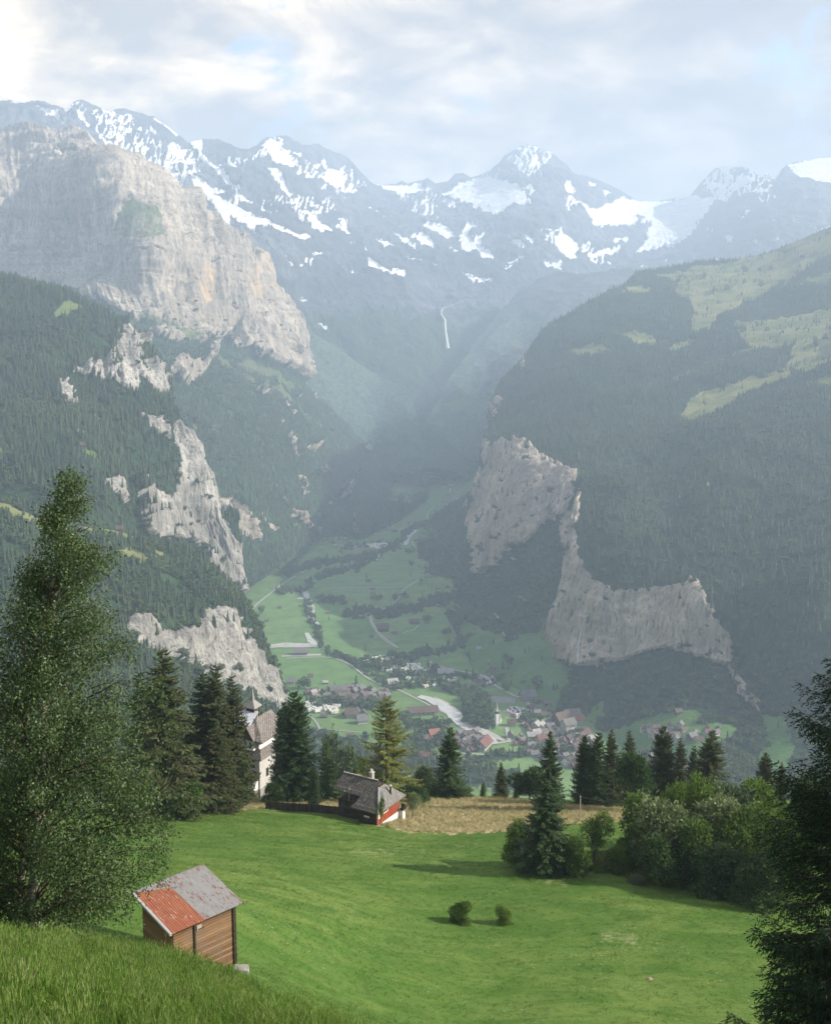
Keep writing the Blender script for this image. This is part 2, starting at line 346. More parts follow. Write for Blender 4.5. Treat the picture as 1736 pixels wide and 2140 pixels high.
A_SNOW += [C2(p) for p in [
    [(-20, 430), (30, 430), (20, 475), (-20, 475)], [(100, 480), (170, 440), (260, 400), (330, 420), (430, 440), (480, 500), (420, 520), (370, 545), (350, 580), (290, 565), (240, 530), (180, 510)],
    [(610, 420), (640, 430), (660, 480), (620, 470)], [(620, 500), (690, 520), (730, 540), (800, 520), (860, 485), (940, 500), (1060, 502), (1150, 485), (1180, 475), (1190, 495), (1260, 480), (1230, 540), (1200, 590), (1160, 640), (1100, 670), (1000, 690), (920, 720), (960, 660), (980, 610), (900, 600), (820, 600), (740, 610), (720, 560)],
    [(1270, 365), (1320, 345), (1370, 350), (1330, 360), (1280, 378)], [(1200, 460), (1250, 420), (1290, 425), (1260, 445)], [(1320, 440), (1370, 395), (1430, 410), (1370, 430), (1340, 460)],
    [(1555, 350), (1640, 325), (1736, 310), (1900, 310), (1900, 480), (1736, 440), (1680, 415), (1620, 430), (1580, 400)], [(575, 650), (640, 650), (680, 700), (660, 740), (620, 750), (590, 710)],
    [(710, 735), (760, 710), (860, 685), (850, 700), (790, 725), (730, 740)], [(400, 665), (440, 680), (475, 710), (450, 715), (410, 690)], [(445, 640), (490, 670), (490, 690), (460, 670)],
    [(20, 610), (80, 605), (130, 620), (165, 660), (120, 670), (60, 640)], [(180, 680), (200, 630), (230, 600), (255, 610), (220, 650), (240, 690), (280, 640), (290, 640), (270, 700), (330, 745), (280, 760), (250, 720), (210, 730)],
    [(0, 640), (60, 670), (80, 700), (30, 690), (-20, 660)], [(-60, 720), (60, 775), (150, 795), (80, 785), (20, 760)], [(190, 810), (250, 830), (340, 850), (300, 860), (240, 840)], [(380, 770), (450, 745), (455, 760), (400, 775)],
    [(520, 750), (560, 770), (600, 760), (610, 790), (550, 785)], [(1535, 590), (1595, 600), (1570, 610)], [(1300, 660), (1340, 655), (1310, 690)], [(1390, 675), (1450, 690), (1430, 705)], [(1500, 690), (1520, 655), (1515, 680)],
    [(820, 660), (890, 650), (880, 665), (830, 672)], [(700, 420), (760, 440), (720, 445)], [(760, 465), (820, 470), (790, 478)], [(540, 650), (550, 650), (545, 690)], [(355, 790), (410, 780), (390, 795)]]]
A_DUST = [C2([(360, 320), (420, 280), (480, 265), (570, 285), (560, 340), (500, 400), (380, 360)]), C2([(0, 590), (0, 450), (120, 480), (200, 520), (100, 540)]), C1([(440, 250), (500, 350), (700, 420), (860, 400), (800, 300), (640, 250), (480, 110), (300, 120), (400, 200)]),
          C1([(1040, 300), (1250, 400), (1380, 480), (1560, 470), (1480, 380), (1280, 330), (1150, 260)]), C2([(1200, 450), (1300, 350), (1440, 400), (1500, 480), (1250, 480)])]
AX_ROCKISLE = [C2([(905, 565), (930, 555), (965, 568), (930, 582)]), C2([(60, 460), (130, 450), (180, 440), (150, 470), (90, 480)])]
def mA(px, py, co):
    jag = np.abs(fbm(px * .03, py * .06, 2, 4))
    sn = polys(px, py, A_SNOW, 6, .11, 1).astype(f32)
    gul = fbm(px * .09 + py * .02, py * .035, 5.0, 5, True)
    dust = polys(px, py, A_DUST, 25, .03, 2) & (gul > .60)
    rnd = (gul > .64) & (py < 560 + 60 * fbm(px * .01, 0, 1, 2)) & (fbm(px * .015, py * .015, 9, 3) > .22)
    sn = np.maximum(sn, np.maximum(dust, rnd).astype(f32))
    sn[polys(px, py, AX_ROCKISLE, 3, .1, 3)] = 0
    crack = (fbm(px * .08, py * .30, 4.4, 3, True) > .62) & (fbm(px * .03, py * .03, 7, 2) > -.1)
    sn = np.where(crack, sn * .75, sn)
    rock = np.clip((1.0 - (py - 600 + 70 * fbm(px * .012, py * .012, 3, 4)) / 130.0), 0, 1)
    mead = .42 * np.clip((py - 560) / 60, 0, 1) * np.clip((790 - py + 60 * fbm(px * .02, py * .02, 8, 3)) / 60, 0, 1)
    return M4(px, rock, mead, sn)
def dA(px, py, co, m, n):
    X, Y, Z = co[..., 0], co[..., 1], co[..., 2]
    big = fbm(X / 900, Y / 1600, Z / 700, 7, True, gain=.55)
    fl = fbm(X / 230 + Z / 500, Y / 400, Z / 600, 5, True)
    k = np.clip((py - interp(A_TOP, px)) / 25, .12, 1)
    sn = m[..., 2]
    return ((big * 120 + fl * 46 - 62) * (1 - .85 * sn) + 14 * sn) * k
matA = mat_terrain('far_mountain_rock', (.05, .06, .078), (.17, .18, .20), grass_a=(.07, .10, .05), grass_b=(.12, .14, .08), vs=.35, rs=4)
sheet('mountains', A_TOP, [(-200, 1010), (1900, 1010)], A_CT, -200, 1900, 2.0, 420, mA, dA, matA, back=(6, .25, .4), jag=2.5, jagf=.07, ease=1.0)
SHEETS['range'] = SHEETS['mountains']

# --- H: hazy spur right of the valley head, I: dark spur left of it
H_TOP = [(860, 930), (880, 900), (905, 850), (930, 805), (960, 765), (1000, 705), (1040, 655), (1080, 612), (1130, 582), (1170, 566), (1220, 572), (1300, 560), (1400, 566), (1600, 560)]
H_CT = [(860, 930, 6100), (930, 805, 6600), (1040, 655, 7600), (1170, 553, 8200), (1400, 540, 8000), (1000, 1000, 5300), (900, 985, 5400), (1050, 850, 6000), (1200, 700, 6600), (1300, 900, 5600), (1600, 520, 7600), (1600, 1000, 5500)]
H_ROCK = [C2([(280, 1140), (380, 1080), (440, 1100), (480, 1130), (450, 1200), (300, 1198), (240, 1170)]), [(1000, 770), (1090, 700), (1120, 720), (1050, 790), (1010, 830)], C2([(250, 1085), (300, 1030), (280, 1070)])]
H_CT = [(a, b_, max(y * .84, 5060)) for a, b_, y in H_CT]
def mH(px, py, co):
    rk = polys(px, py, H_ROCK, 14, .06, 2) & (fbm(px * .08, py * .03, 1, 4) > -.1)
    md = (fbm(px * .012, py * .02, 4, 4) > .2)
    rk = np.maximum(rk * .9, np.clip((690 - py + 50 * fbm(px * .02, py * .02, 6, 4)) / 60, 0, 1))
    return M4(px, rk, md * .6)
def dH(px, py, co, m, n):
    X, Y, Z = co[..., 0], co[..., 1], co[..., 2]
    k = np.clip((py - interp(H_TOP, px)) / 40, .1, 1)
    return (fbm(X / 500, Y / 700, Z / 500, 6, True) * 60 - 30) * k
matH = mat_terrain('hazy_spur_rock', (.08, .09, .095), (.15, .16, .165), forest=(.065, .10, .075), grass_a=(.10, .15, .07), grass_b=(.15, .19, .10), vs=.5, rs=2)  # forest lightened so the colour itself carries pale haze over the shadowed slopes
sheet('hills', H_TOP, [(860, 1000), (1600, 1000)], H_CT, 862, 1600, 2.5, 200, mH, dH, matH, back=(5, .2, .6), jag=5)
I_TOP = [(560, 560), (600, 640), (630, 672), (660, 700), (720, 737), (765, 770), (800, 792), (845, 805), (865, 850), (890, 910), (905, 960), (925, 985)]
I_CT = [(560, 560, 6600), (600, 640, 6500), (720, 737, 6300), (800, 792, 6400), (865, 850, 6000), (915, 980, 5450), (600, 800, 5700), (700, 900, 5500), (800, 960, 5200), (640, 1010, 5000), (900, 1010, 5100)]
I_CT = [(a, b_, max(y * .84, 4980)) for a, b_, y in I_CT]
def mI(px, py, co):
    rk = (fbm(px * .09 - py * .04, py * .03, 1, 4) > .33) & (fbm(px * .02, py * .02, 5, 2) > 0)
    md = (fbm(px * .02, py * .02, 4, 4) > .25) | band(px, py, [(600, 655), (660, 705), (730, 760), (840, 800)], 14, 8)
    return M4(px, rk * .7, md * .45)
def dI(px, py, co, m, n):
    X, Y, Z = co[..., 0], co[..., 1], co[..., 2]
    return (fbm(X / 400, Y / 500, Z / 400, 6, True) * 45 - 25) * np.clip((py - interp(I_TOP, px)) / 40, .1, 1)
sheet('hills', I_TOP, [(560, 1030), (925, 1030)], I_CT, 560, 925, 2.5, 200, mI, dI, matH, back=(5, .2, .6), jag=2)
SHEETS['spur'] = SHEETS['hills']

# --- B: the great pale rock wall on the left, with its forested foot
B_TOP = [(-200, 290), (0, 283), (60, 280), (140, 281), (160, 277), (180, 278), (200, 297), (215, 318), (240, 328), (275, 338), (300, 350), (330, 362), (350, 375), (362, 395), (385, 405), (402, 425), (415, 440), (430, 448), (450, 470), (480, 492), (487, 500), (492, 488), (500, 498), (510, 525), (520, 535), (530, 518), (538, 520), (548, 548), (556, 575), (575, 610), (590, 640), (603, 680), (608, 715), (620, 750), (632, 785), (640, 805), (660, 830), (700, 862), (740, 905), (775, 938), (800, 962), (850, 985), (890, 1003), (910, 1015)]
B_BOT = [(-200, 1330), (400, 1330), (510, 1262), (560, 1225), (600, 1190), (650, 1145), (760, 1130), (840, 1085), (880, 1055), (910, 1032)]
B_CT = [(-200, 290, 5300), (0, 283, 5300), (180, 278, 5200), (300, 350, 4800), (430, 448, 4750), (540, 530, 4800), (600, 660, 4850), (640, 805, 4850), (775, 938, 4950), (910, 1015, 4850),
        (0, 340, 4900), (0, 420, 4600), (100, 420, 4650), (60, 600, 4300), (180, 480, 4500), (240, 380, 4350), (255, 460, 4150), (320, 560, 4050), (240, 600, 4100), (300, 680, 3800), (400, 600, 4250), (500, 650, 4450), (580, 720, 4600), (450, 730, 4200), (600, 790, 4550),
        (350, 740, 3650), (450, 820, 3600), (540, 860, 3800), (640, 900, 4150), (720, 960, 4350), (420, 900, 3150), (500, 1000, 3000), (620, 1010, 3400), (760, 1040, 3900), (850, 1030, 4450), (450, 1100, 2650), (300, 900, 2900), (300, 1200, 2450), (0, 900, 3200), (0, 1200, 2500), (-200, 1200, 2500), (-200, 700, 3900),
        (510, 1240, 'f'), (560, 1210, 'f'), (600, 1175, 'f'), (650, 1132, 'f'), (760, 1118, 'f'), (840, 1072, 'f'), (885, 1040, 'f')]
B_ROCK = [[(-250, 200), (200, 200), (700, 300), (800, 700), (640, 800), (600, 788), (560, 775), (520, 765), (470, 742), (430, 728), (390, 712), (345, 700), (300, 690), (230, 660), (150, 625), (-250, 600)]] + [C3(p) for p in [
    [(780, 280), (850, 290), (940, 300), (1030, 330), (1000, 360), (930, 340), (850, 340)], [(1040, 350), (1100, 370), (1110, 450), (1060, 480), (1040, 420)], [(860, 480), (950, 480), (1000, 470), (1050, 450), (1060, 500), (1040, 530), (990, 560), (950, 610), (900, 570), (870, 560)],
    [(1470, 850), (1500, 900), (1530, 940), (1500, 920)], [(1570, 910), (1620, 895), (1600, 920)], [(1320, 600), (1370, 610), (1340, 625)], [(1100, 1180), (1190, 1160), (1260, 1260), (1310, 1390), (1270, 1390), (1200, 1330), (1140, 1230)], [(1480, 1230), (1530, 1250), (1580, 1290), (1575, 1320), (1520, 1280)], [(1330, 1250), (1380, 1330), (1370, 1350), (1310, 1290)]]]
B_ROCK += [C4(p) for p in [[(170, 590), (230, 600), (270, 620), (275, 670), (230, 650)], [(160, 190), (200, 230), (225, 290), (200, 270)], [(0, 560), (30, 610), (80, 690), (20, 640)], [(225, 400), (270, 470), (260, 510), (240, 470)], [(470, 470), (510, 480), (520, 520), (480, 510)]]]
B_MEAD = [C1([(530, 540), (600, 560), (650, 620), (660, 690), (600, 700), (520, 640)]), C3([(1110, 400), (1300, 500), (1500, 620), (1700, 760), (1690, 770), (1480, 640), (1260, 520), (1120, 470)]), C3([(1200, 430), (1300, 440), (1480, 520), (1620, 560), (1450, 560)]), C1([(260, 340), (420, 330), (480, 350), (320, 370)]), C1([(560, 1000), (700, 1040), (760, 1090), (640, 1060)]), C3([(740, 225), (900, 240), (1050, 300), (960, 320), (860, 280)])]
B_SCREE = [C1([(0, 350), (120, 340), (300, 310), (380, 280), (300, 330), (100, 350)]), C1([(120, 400), (260, 400), (330, 440), (240, 560), (180, 480)])]
def mB(px, py, co):
    rk = polys(px, py, B_ROCK, 12, .05, 3)
    veg = (fbm(px * .02, py * .06, 6, 5) > .30) & (py > 420)
    veg2 = polys(px, py, B_MEAD, 10, .06, 4)
    streaks = (fbm(px * .06 - py * .05, py * .02, 2, 4) > .36) & (py > 830) & (px > 560)
    rock = np.where(rk, np.where(veg, .35, 1.0), np.where(streaks, .8, 0.0)); rock = np.where(veg2, rock * .45, rock)
    mead = np.where(veg2, .62 + .3 * fbm(px * .06, py * .06, 15, 4), np.where(veg & rk, .8, 0.0))
    mead = np.where((~rk) & (fbm(px * .03 - py * .02, py * .03, 12, 4) > .38), .8, mead)
    st = polys(px, py, [C1([(990, 800), (1010, 810), (1120, 850), (1110, 900), (1060, 960), (1000, 930)]), C1([(1040, 640), (1100, 700), (1110, 880), (1020, 860)]), C1([(740, 800), (820, 800), (840, 960), (700, 960)])], 12, .04, 8).astype(f32)
    return M4(px, rock, mead, None, st)
def dB(px, py, co, m, n):
    X, Y, Z = co[..., 0], co[..., 1], co[..., 2]
    rk = m[..., 0]
    strata = np.clip((470 - py) / 120, 0, 1)
    flute = fbm((X + Y * .35) / 130, Z / 1100, 3.0, 6, True, gain=.58)
    ledge = fbm(X / 1500, Y / 1500, Z / 55, 4, True)
    big = fbm(X / 650, Y / 650, Z / 800, 5, True)
    fine = fbm((X + Y * .4) / 34, Z / 120, 7.0, 4)
    d = rk * (flute * 62 * (1 - strata * .7) + ledge * (10 + 34 * strata) + big * 75 + fine * 11) + (1 - rk) * (fbm(X / 260, Y / 260, Z / 260, 5, True) * 36 + 30 - 42 * np.clip((px - 560) / 140, 0, 1)) * (1 - .6 * np.clip((px - 600) / 150, 0, 1))
    return d * np.clip((py - interp(B_TOP, px)) / 22, .15, 1)
matB = mat_terrain('pale_limestone', (.27, .235, .19), (.60, .52, .42), forest=(.03, .055, .028), grass_a=(.085, .115, .05), grass_b=(.14, .155, .08), vs=.75, rs=2, stain=(.52, .38, .23))
sheet('mountains', B_TOP, B_BOT, B_CT, -200, 910, 1.8, 560, mB, dB, matB, back=(6, .2, .25), jag=2.0, jagf=.12)
SHEETS['wall'] = SHEETS['mountains']

# --- C: nearer forested hill with the sheer cliff
C_TOP = [(-250, 560), (0, 583), (40, 587), (90, 600), (130, 612), (160, 624), (190, 642), (230, 657), (262, 684), (290, 700), (310, 726), (328, 750), (340, 795), (352, 850), (375, 890), (398, 900), (412, 925), (430, 975), (440, 1000), (452, 1040), (478, 1048), (487, 1062)]
C_BOT = [(-250, 1250), (0, 1260), (487, 1260)]
C_CT = [(-250, 560, 2450), (0, 583, 2450), (130, 612, 2450), (262, 684, 2400), (328, 750, 2350), (352, 850, 2200), (412, 925, 2120), (452, 1040, 2070), (487, 1062, 2080), (0, 700, 2150), (0, 850, 1850), (0, 1000, 1580), (0, 1120, 1450), (-250, 900, 1750), (-250, 1150, 1450),
        (150, 700, 2200), (250, 770, 2180), (300, 820, 2120), (200, 850, 1980), (280, 900, 1930), (150, 950, 1720), (250, 1000, 1790), (340, 960, 1960), (390, 1000, 2020), (380, 1100, 1990), (440, 1120, 2040), (300, 1060, 1800), (300, 1120, 1760), (200, 1100, 1560), (430, 1200, 2000), (300, 1240, 1700), (0, 1240, 1380), (487, 1250, 2050)]
C_ROCK = [C3(p) for p in [
    [(680, 215), (720, 260), (780, 340), (720, 350), (700, 380), (760, 420), (850, 450), (850, 610), (790, 590), (720, 520), (710, 600), (690, 620), (600, 560), (520, 540), (430, 520), (360, 490), (450, 460), (520, 460), (560, 400), (600, 330), (600, 270), (650, 240)],
    [(300, 560), (340, 580), (390, 680), (330, 670), (300, 630)], [(420, 700), (480, 740), (550, 730), (510, 780), (450, 760)],
    [(890, 750), (1000, 730), (1080, 820), (1120, 900), (1140, 980), (1190, 1080), (1260, 1120), (1260, 1150), (1150, 1190), (1180, 1300), (1300, 1430), (1300, 1640), (1080, 1640), (1000, 1400), (930, 1370), (850, 1340), (760, 1330), (700, 1310), (650, 1260), (670, 1180), (660, 1090), (720, 1070), (760, 1110), (850, 1140), (880, 1000), (920, 930), (890, 850)],
    [(470, 1070), (600, 1090), (600, 1190), (540, 1160)], [(700, 720), (780, 740), (840, 800), (860, 850), (780, 810), (730, 770)], [(380, 830), (430, 840), (410, 850)]]]
C_MEAD = [C3(p) for p in [[(270, 195), (340, 130), (380, 118), (450, 155), (370, 185), (320, 212)], [(340, 920), (390, 908), (490, 960), (480, 975), (400, 950)], [(-60, 860), (0, 890), (40, 950), (20, 970), (-60, 960)], [(-60, 1050), (60, 1100), (40, 1105), (-60, 1090)]]]
def mC(px, py, co):
    rk = polys(px, py, C_ROCK, 9, .08, 5); veg = (fbm(px * .05, py * .05, 6, 4) > .34)
    veg2 = fbm(px * .11, py * .11, 3, 3) > .44
    md = polys(px, py, C_MEAD, 3, .1, 4)
    upper = py < 860
    veg &= upper | (fbm(px * .05, py * .05, 6, 4) > .42)
    rock = np.where(rk, np.where(veg | (veg2 & upper), .15, 1.0), 0.0)
    return M4(px, rock, np.where(md, 1.0, 0.0))
def dC(px, py, co, m, n):
    X, Y, Z = co[..., 0], co[..., 1], co[..., 2]; rk = m[..., 0]
    fl = fbm((X + Y * .4) / 55, Z / 420, 3.0, 5, True)
    d = rk * (fl * 30 + fbm(X / 260, Y / 260, Z / 300, 4, True) * 26 + fbm(X / 16, Y / 16, Z / 60, 4) * 7) + (1 - rk) * (fbm(X / 180, Y / 180, Z / 180, 4, True) * 16 + 14)
    return d * np.clip((py - interp(C_TOP, px)) / 20, .15, 1)
matC = mat_terrain('near_cliff_rock', (.26, .245, .22), (.54, .51, .46), forest=(.022, .045, .022), vs=1.6, rs=1)
sheet('hills', C_TOP, C_BOT, C_CT, -250, 487, 1.8, 420, mC, dC, matC, back=(6, .25, .35), jag=1.2)
SHEETS['cliffhill'] = SHEETS['hills']

# --- D: knoll below it with pastures and a rock face
D_TOP = [(-250, 1010), (0, 1042), (60, 1075), (130, 1090), (250, 1112), (330, 1142), (400, 1155), (440, 1180), (462, 1205), (485, 1230), (510, 1262), (530, 1300), (550, 1350), (562, 1400), (572, 1440), (577, 1480), (590, 1510), (650, 1560)]
D_CT = [(-250, 1010, 1500), (0, 1042, 1420), (130, 1090, 1450), (250, 1112, 1520), (400, 1155, 1560), (462, 1205, 1560), (530, 1300, 1500), (572, 1440, 1430), (590, 1510, 1400), (650, 1560, 1380), (0, 1200, 1150), (-250, 1200, 1150), (200, 1180, 1330), (150, 1240, 1180), (300, 1250, 1280), (420, 1240, 1420),
        (260, 1310, 1180), (380, 1330, 1260), (450, 1300, 1330), (520, 1380, 1370), (570, 1480, 1370), (380, 1390, 1230), (480, 1450, 1280), (280, 1360, 1140), (350, 1480, 1050), (500, 1540, 1130), (560, 1570, 1180), (200, 1500, 900), (0, 1500, 800), (0, 1640, 640), (300, 1640, 760), (600, 1640, 1000), (-250, 1640, 600), (650, 1640, 1150)]
D_ROCK = [[(250, 1312), (300, 1303), (330, 1330), (400, 1322), (428, 1292), (440, 1285), (470, 1292), (500, 1332), (535, 1385), (562, 1420), (580, 1490), (545, 1482), (500, 1462), (470, 1445), (430, 1436), (380, 1410), (330, 1385), (300, 1372), (262, 1352)]]
D_MEAD = [[(-20, 1045), (60, 1088), (150, 1100), (250, 1118), (290, 1135), (270, 1142), (190, 1128), (150, 1122), (80, 1125), (30, 1100), (-20, 1080)], C3([(40, 1150), (130, 1200), (210, 1240), (190, 1310), (100, 1270), (50, 1220), (30, 1180)]), C3([(480, 1240), (620, 1290), (740, 1330), (690, 1350), (600, 1330), (480, 1270)]), C3([(610, 1430), (690, 1415), (790, 1470), (740, 1500), (650, 1500)]), C3([(780, 1440), (860, 1470), (820, 1475)]), C3([(-100, 1460), (40, 1470), (30, 1500), (-100, 1500)]), [(300, 1148), (345, 1168), (330, 1175)]]
def mD(px, py, co):
    rk = polys(px, py, D_ROCK, 9, .09, 5); veg = (fbm(px * .07, py * .07, 6, 4) > .36)
    md = polys(px, py, D_MEAD, 3, .1, 4)
    return M4(px, np.where(rk, np.where(veg, .3, 1.0), 0), np.where(md, 1.0, 0.0))
def dD(px, py, co, m, n):
    X, Y, Z = co[..., 0], co[..., 1], co[..., 2]; rk = m[..., 0]
    fl = fbm((X + Y * .4) / 34, Z / 200, 3.0, 5, True)
    d = rk * (fl * 14 + fbm(X / 120, Y / 120, Z / 160, 4, True) * 16 + fbm(X / 12, Y / 12, Z / 40, 4) * 5) + (1 - rk) * ((1 - m[..., 1]) * fbm(X / 120, Y / 120, Z / 120, 4, True) * 8 + 7)
    return d * np.clip((py - interp(D_TOP, px)) / 20, .15, 1)
matD = mat_terrain('knoll_rock', (.22, .21, .19), (.47, .45, .40), forest=(.028, .055, .022), grass_a=(.15, .19, .055), grass_b=(.25, .24, .10), vs=2.6, rs=.6)
sheet('hills', D_TOP, [(-250, 1700), (650, 1700)], D_CT, -250, 650, 1.8, 360, mD, dD, matD, back=(6, .25, .35), jag=1.2)
SHEETS['knoll'] = SHEETS['hills']

# --- G1: right-hand mountain, far part
G1_TOP = [(875, 1118), (890, 1092), (905, 1075), (930, 1062), (960, 1052), (985, 1045), (992, 1005), (1004, 975), (1015, 955), (1020, 905), (1026, 870), (1030, 835), (1040, 810), (1055, 788), (1085, 760), (1100, 738), (1115, 716), (1130, 692), (1160, 670), (1200, 647), (1240, 624), (1280, 602), (1310, 592), (1330, 567), (1370, 562), (1420, 554), (1480, 545), (1550, 540), (1600, 528), (1650, 510), (1700, 487), (1736, 472), (1850, 410), (1950, 330), (2100, 240), (2600, 60)]
G1_BOT = [(875, 1262), (930, 1285), (1000, 1420), (1165, 1510), (1300, 1530), (2600, 1530)]
G1_CT = [(875, 1118, 3350), (905, 1080, 3600), (960, 1055, 3500), (992, 1020, 3000), (1015, 960, 3050), (1026, 870, 3350), (1040, 810, 3600), (1115, 716, 3900), (1200, 647, 4100), (1310, 592, 4400), (1330, 567, 4700), (1480, 545, 4800), (1600, 528, 4700), (1736, 472, 4600), (1950, 330, 4700), (2600, 60, 5000),
         (1000, 1100, 2620), (1005, 1200, 2480), (1060, 1150, 2320), (1040, 935, 2780), (1100, 940, 2560), (1150, 970, 2430), (1150, 1090, 2260), (1200, 1000, 2300), (1195, 1150, 2120), (1100, 850, 3050), (1200, 850, 2900), (1300, 850, 2850), (1200, 740, 3500), (1400, 750, 3300), (1500, 650, 3800), (1736, 600, 3800), (1736, 720, 3100), (2200, 600, 3900), (2200, 900, 2800), (2600, 900, 3000), (1400, 950, 2500), (1300, 1100, 2200), (1600, 1100, 2200), (2200, 1300, 2000),
         (1000, 1260, 2330), (1100, 1250, 2080), (1150, 1330, 1900), (1080, 1340, 1960), (950, 1180, 2750), (940, 1110, 3150), (1250, 1420, 1800), (1400, 1500, 1700), (2600, 1500, 1700),
         (875, 1240, 'f'), (930, 1262, 'f'), (965, 1330, 'f'), (1000, 1400, 'f'), (1100, 1450, 'f'), (1165, 1485, 'f'), (925, 1165, 2840), (880, 1150, 'f'), (905, 1210, 'f')]
G1_ROCK = [[(1012, 960), (1022, 925), (1040, 933), (1085, 925), (1110, 937), (1150, 967), (1205, 992), (1200, 1050), (1190, 1075), (1150, 1090), (1110, 1130), (1070, 1150), (1050, 1180), (1010, 1208), (995, 1200), (1000, 1150), (985, 1110), (985, 1040), (990, 1000)], [(1022, 850), (1050, 838), (1040, 870), (1030, 885)], [(1180, 1070), (1205, 1075), (1202, 1150), (1175, 1140)], [(1085, 755), (1100, 745), (1095, 780)], [(1400, 1015), (1420, 1025), (1410, 1035)]]
GR_MEAD = [[(1440, 560), (1560, 540), (1700, 490), (1800, 430), (1900, 440), (1780, 520), (1690, 560), (1640, 600), (1560, 625), (1500, 650), (1470, 700), (1440, 690), (1450, 640), (1400, 620)], [(1540, 690), (1600, 670), (1736, 640), (1800, 640), (1720, 700), (1640, 730), (1560, 720)], [(1180, 735), (1240, 722), (1290, 735), (1230, 752)], [(1400, 612), (1500, 562), (1580, 533), (1650, 508), (1736, 465), (1900, 380), (1900, 440), (1736, 508), (1650, 555), (1570, 560), (1530, 600), (1510, 612), (1470, 655), (1455, 612), (1430, 608)], [(1300, 600), (1345, 596), (1362, 602), (1340, 612), (1300, 608)], [(1370, 570), (1440, 565), (1470, 575), (1400, 590)], [(1520, 672), (1600, 664), (1690, 655), (1700, 668), (1660, 690), (1610, 684), (1550, 685)], [(1655, 730), (1690, 700), (1760, 690), (1900, 660), (1900, 740), (1736, 756), (1680, 775), (1640, 770)], [(1390, 730), (1440, 715), (1455, 720), (1400, 745)],
           C3([(0, 0)] * 3), [(1436, 838), (1470, 822), (1520, 802), (1570, 790), (1640, 770), (1650, 785), (1560, 815), (1520, 845), (1470, 868), (1440, 880), (1420, 872)], [(1290, 700), (1330, 690), (1400, 712), (1360, 722)], [(1690, 800), (1760, 785), (1800, 800), (1730, 810)], [(1660, 590), (1760, 560), (1760, 570), (1680, 605)]]
G1_MEAD = GR_MEAD + [[(965, 1300), (1000, 1310), (1050, 1325), (1130, 1322), (1165, 1335), (1200, 1400), (1180, 1440), (1150, 1500), (1060, 1480), (1000, 1420), (960, 1330)], [(1130, 1290), (1165, 1290), (1170, 1340), (1120, 1335)]]
G1_LIGHT = [[(1170, 700), (1260, 690), (1300, 740), (1240, 750)], [(1360, 700), (1500, 760), (1420, 800), (1300, 800)]]
def mG1(px, py, co):
    rk = polys(px, py, G1_ROCK, 8, .07, 5); veg = (fbm(px * .035, py * .05, 6, 4) > .27)
    bits = (fbm(px * .06, py * .05, 21, 4) > .50) & (py > 900)
    md = polys(px, py, G1_MEAD, 7, .05, 4) | band(px, py, [(1405, 800), (1480, 760), (1560, 730), (1640, 705)], 5, 9) 
    md &= ~((fbm(px * .05, py * .06, 17, 3) > .30) & (py < 900))
    return M4(px, np.where(rk, np.where(veg, .25, 1.0), np.where(bits, .9, 0.0)), np.where(md, 1.0, 0.0))
def dG(top):
    def f(px, py, co, m, n):
        X, Y, Z = co[..., 0], co[..., 1], co[..., 2]; rk = m[..., 0]
        fl = fbm((Y + X * .5) / 60, Z / 500, 3.0, 5, True)
        fo = (1 - rk) * (1 - m[..., 1] * .6)
        d = rk * (fl * 16 + fbm(X / 250, Y / 250, Z / 300, 4, True) * 18 + fbm(X / 16, Y / 16, Z / 60, 3) * 4) + fo * (fbm(X / 420, Y / 420, Z / 420, 4, True) * 46 - 22 + 4 * fbm(X / 40, Y / 40, Z / 40, 3)) * np.clip((1500 - py) / 250, .15, 1)
        return d * np.clip((py - interp(top, px)) / 25, .15, 1)
    return f
matG = mat_terrain('shaded_cliff_rock', (.33, .28, .225), (.64, .555, .45), forest=(.024, .045, .024), grass_a=(.10, .135, .045), grass_b=(.24, .235, .10), vs=1.5, rs=1, lush=True)
sheet('hills', G1_TOP, G1_BOT, G1_CT, 875, 2600, 2.2, 460, mG1, dG(G1_TOP), matG, back=(8, .35, .1), jag=1.5)
SHEETS['mountainside'] = SHEETS['hills']

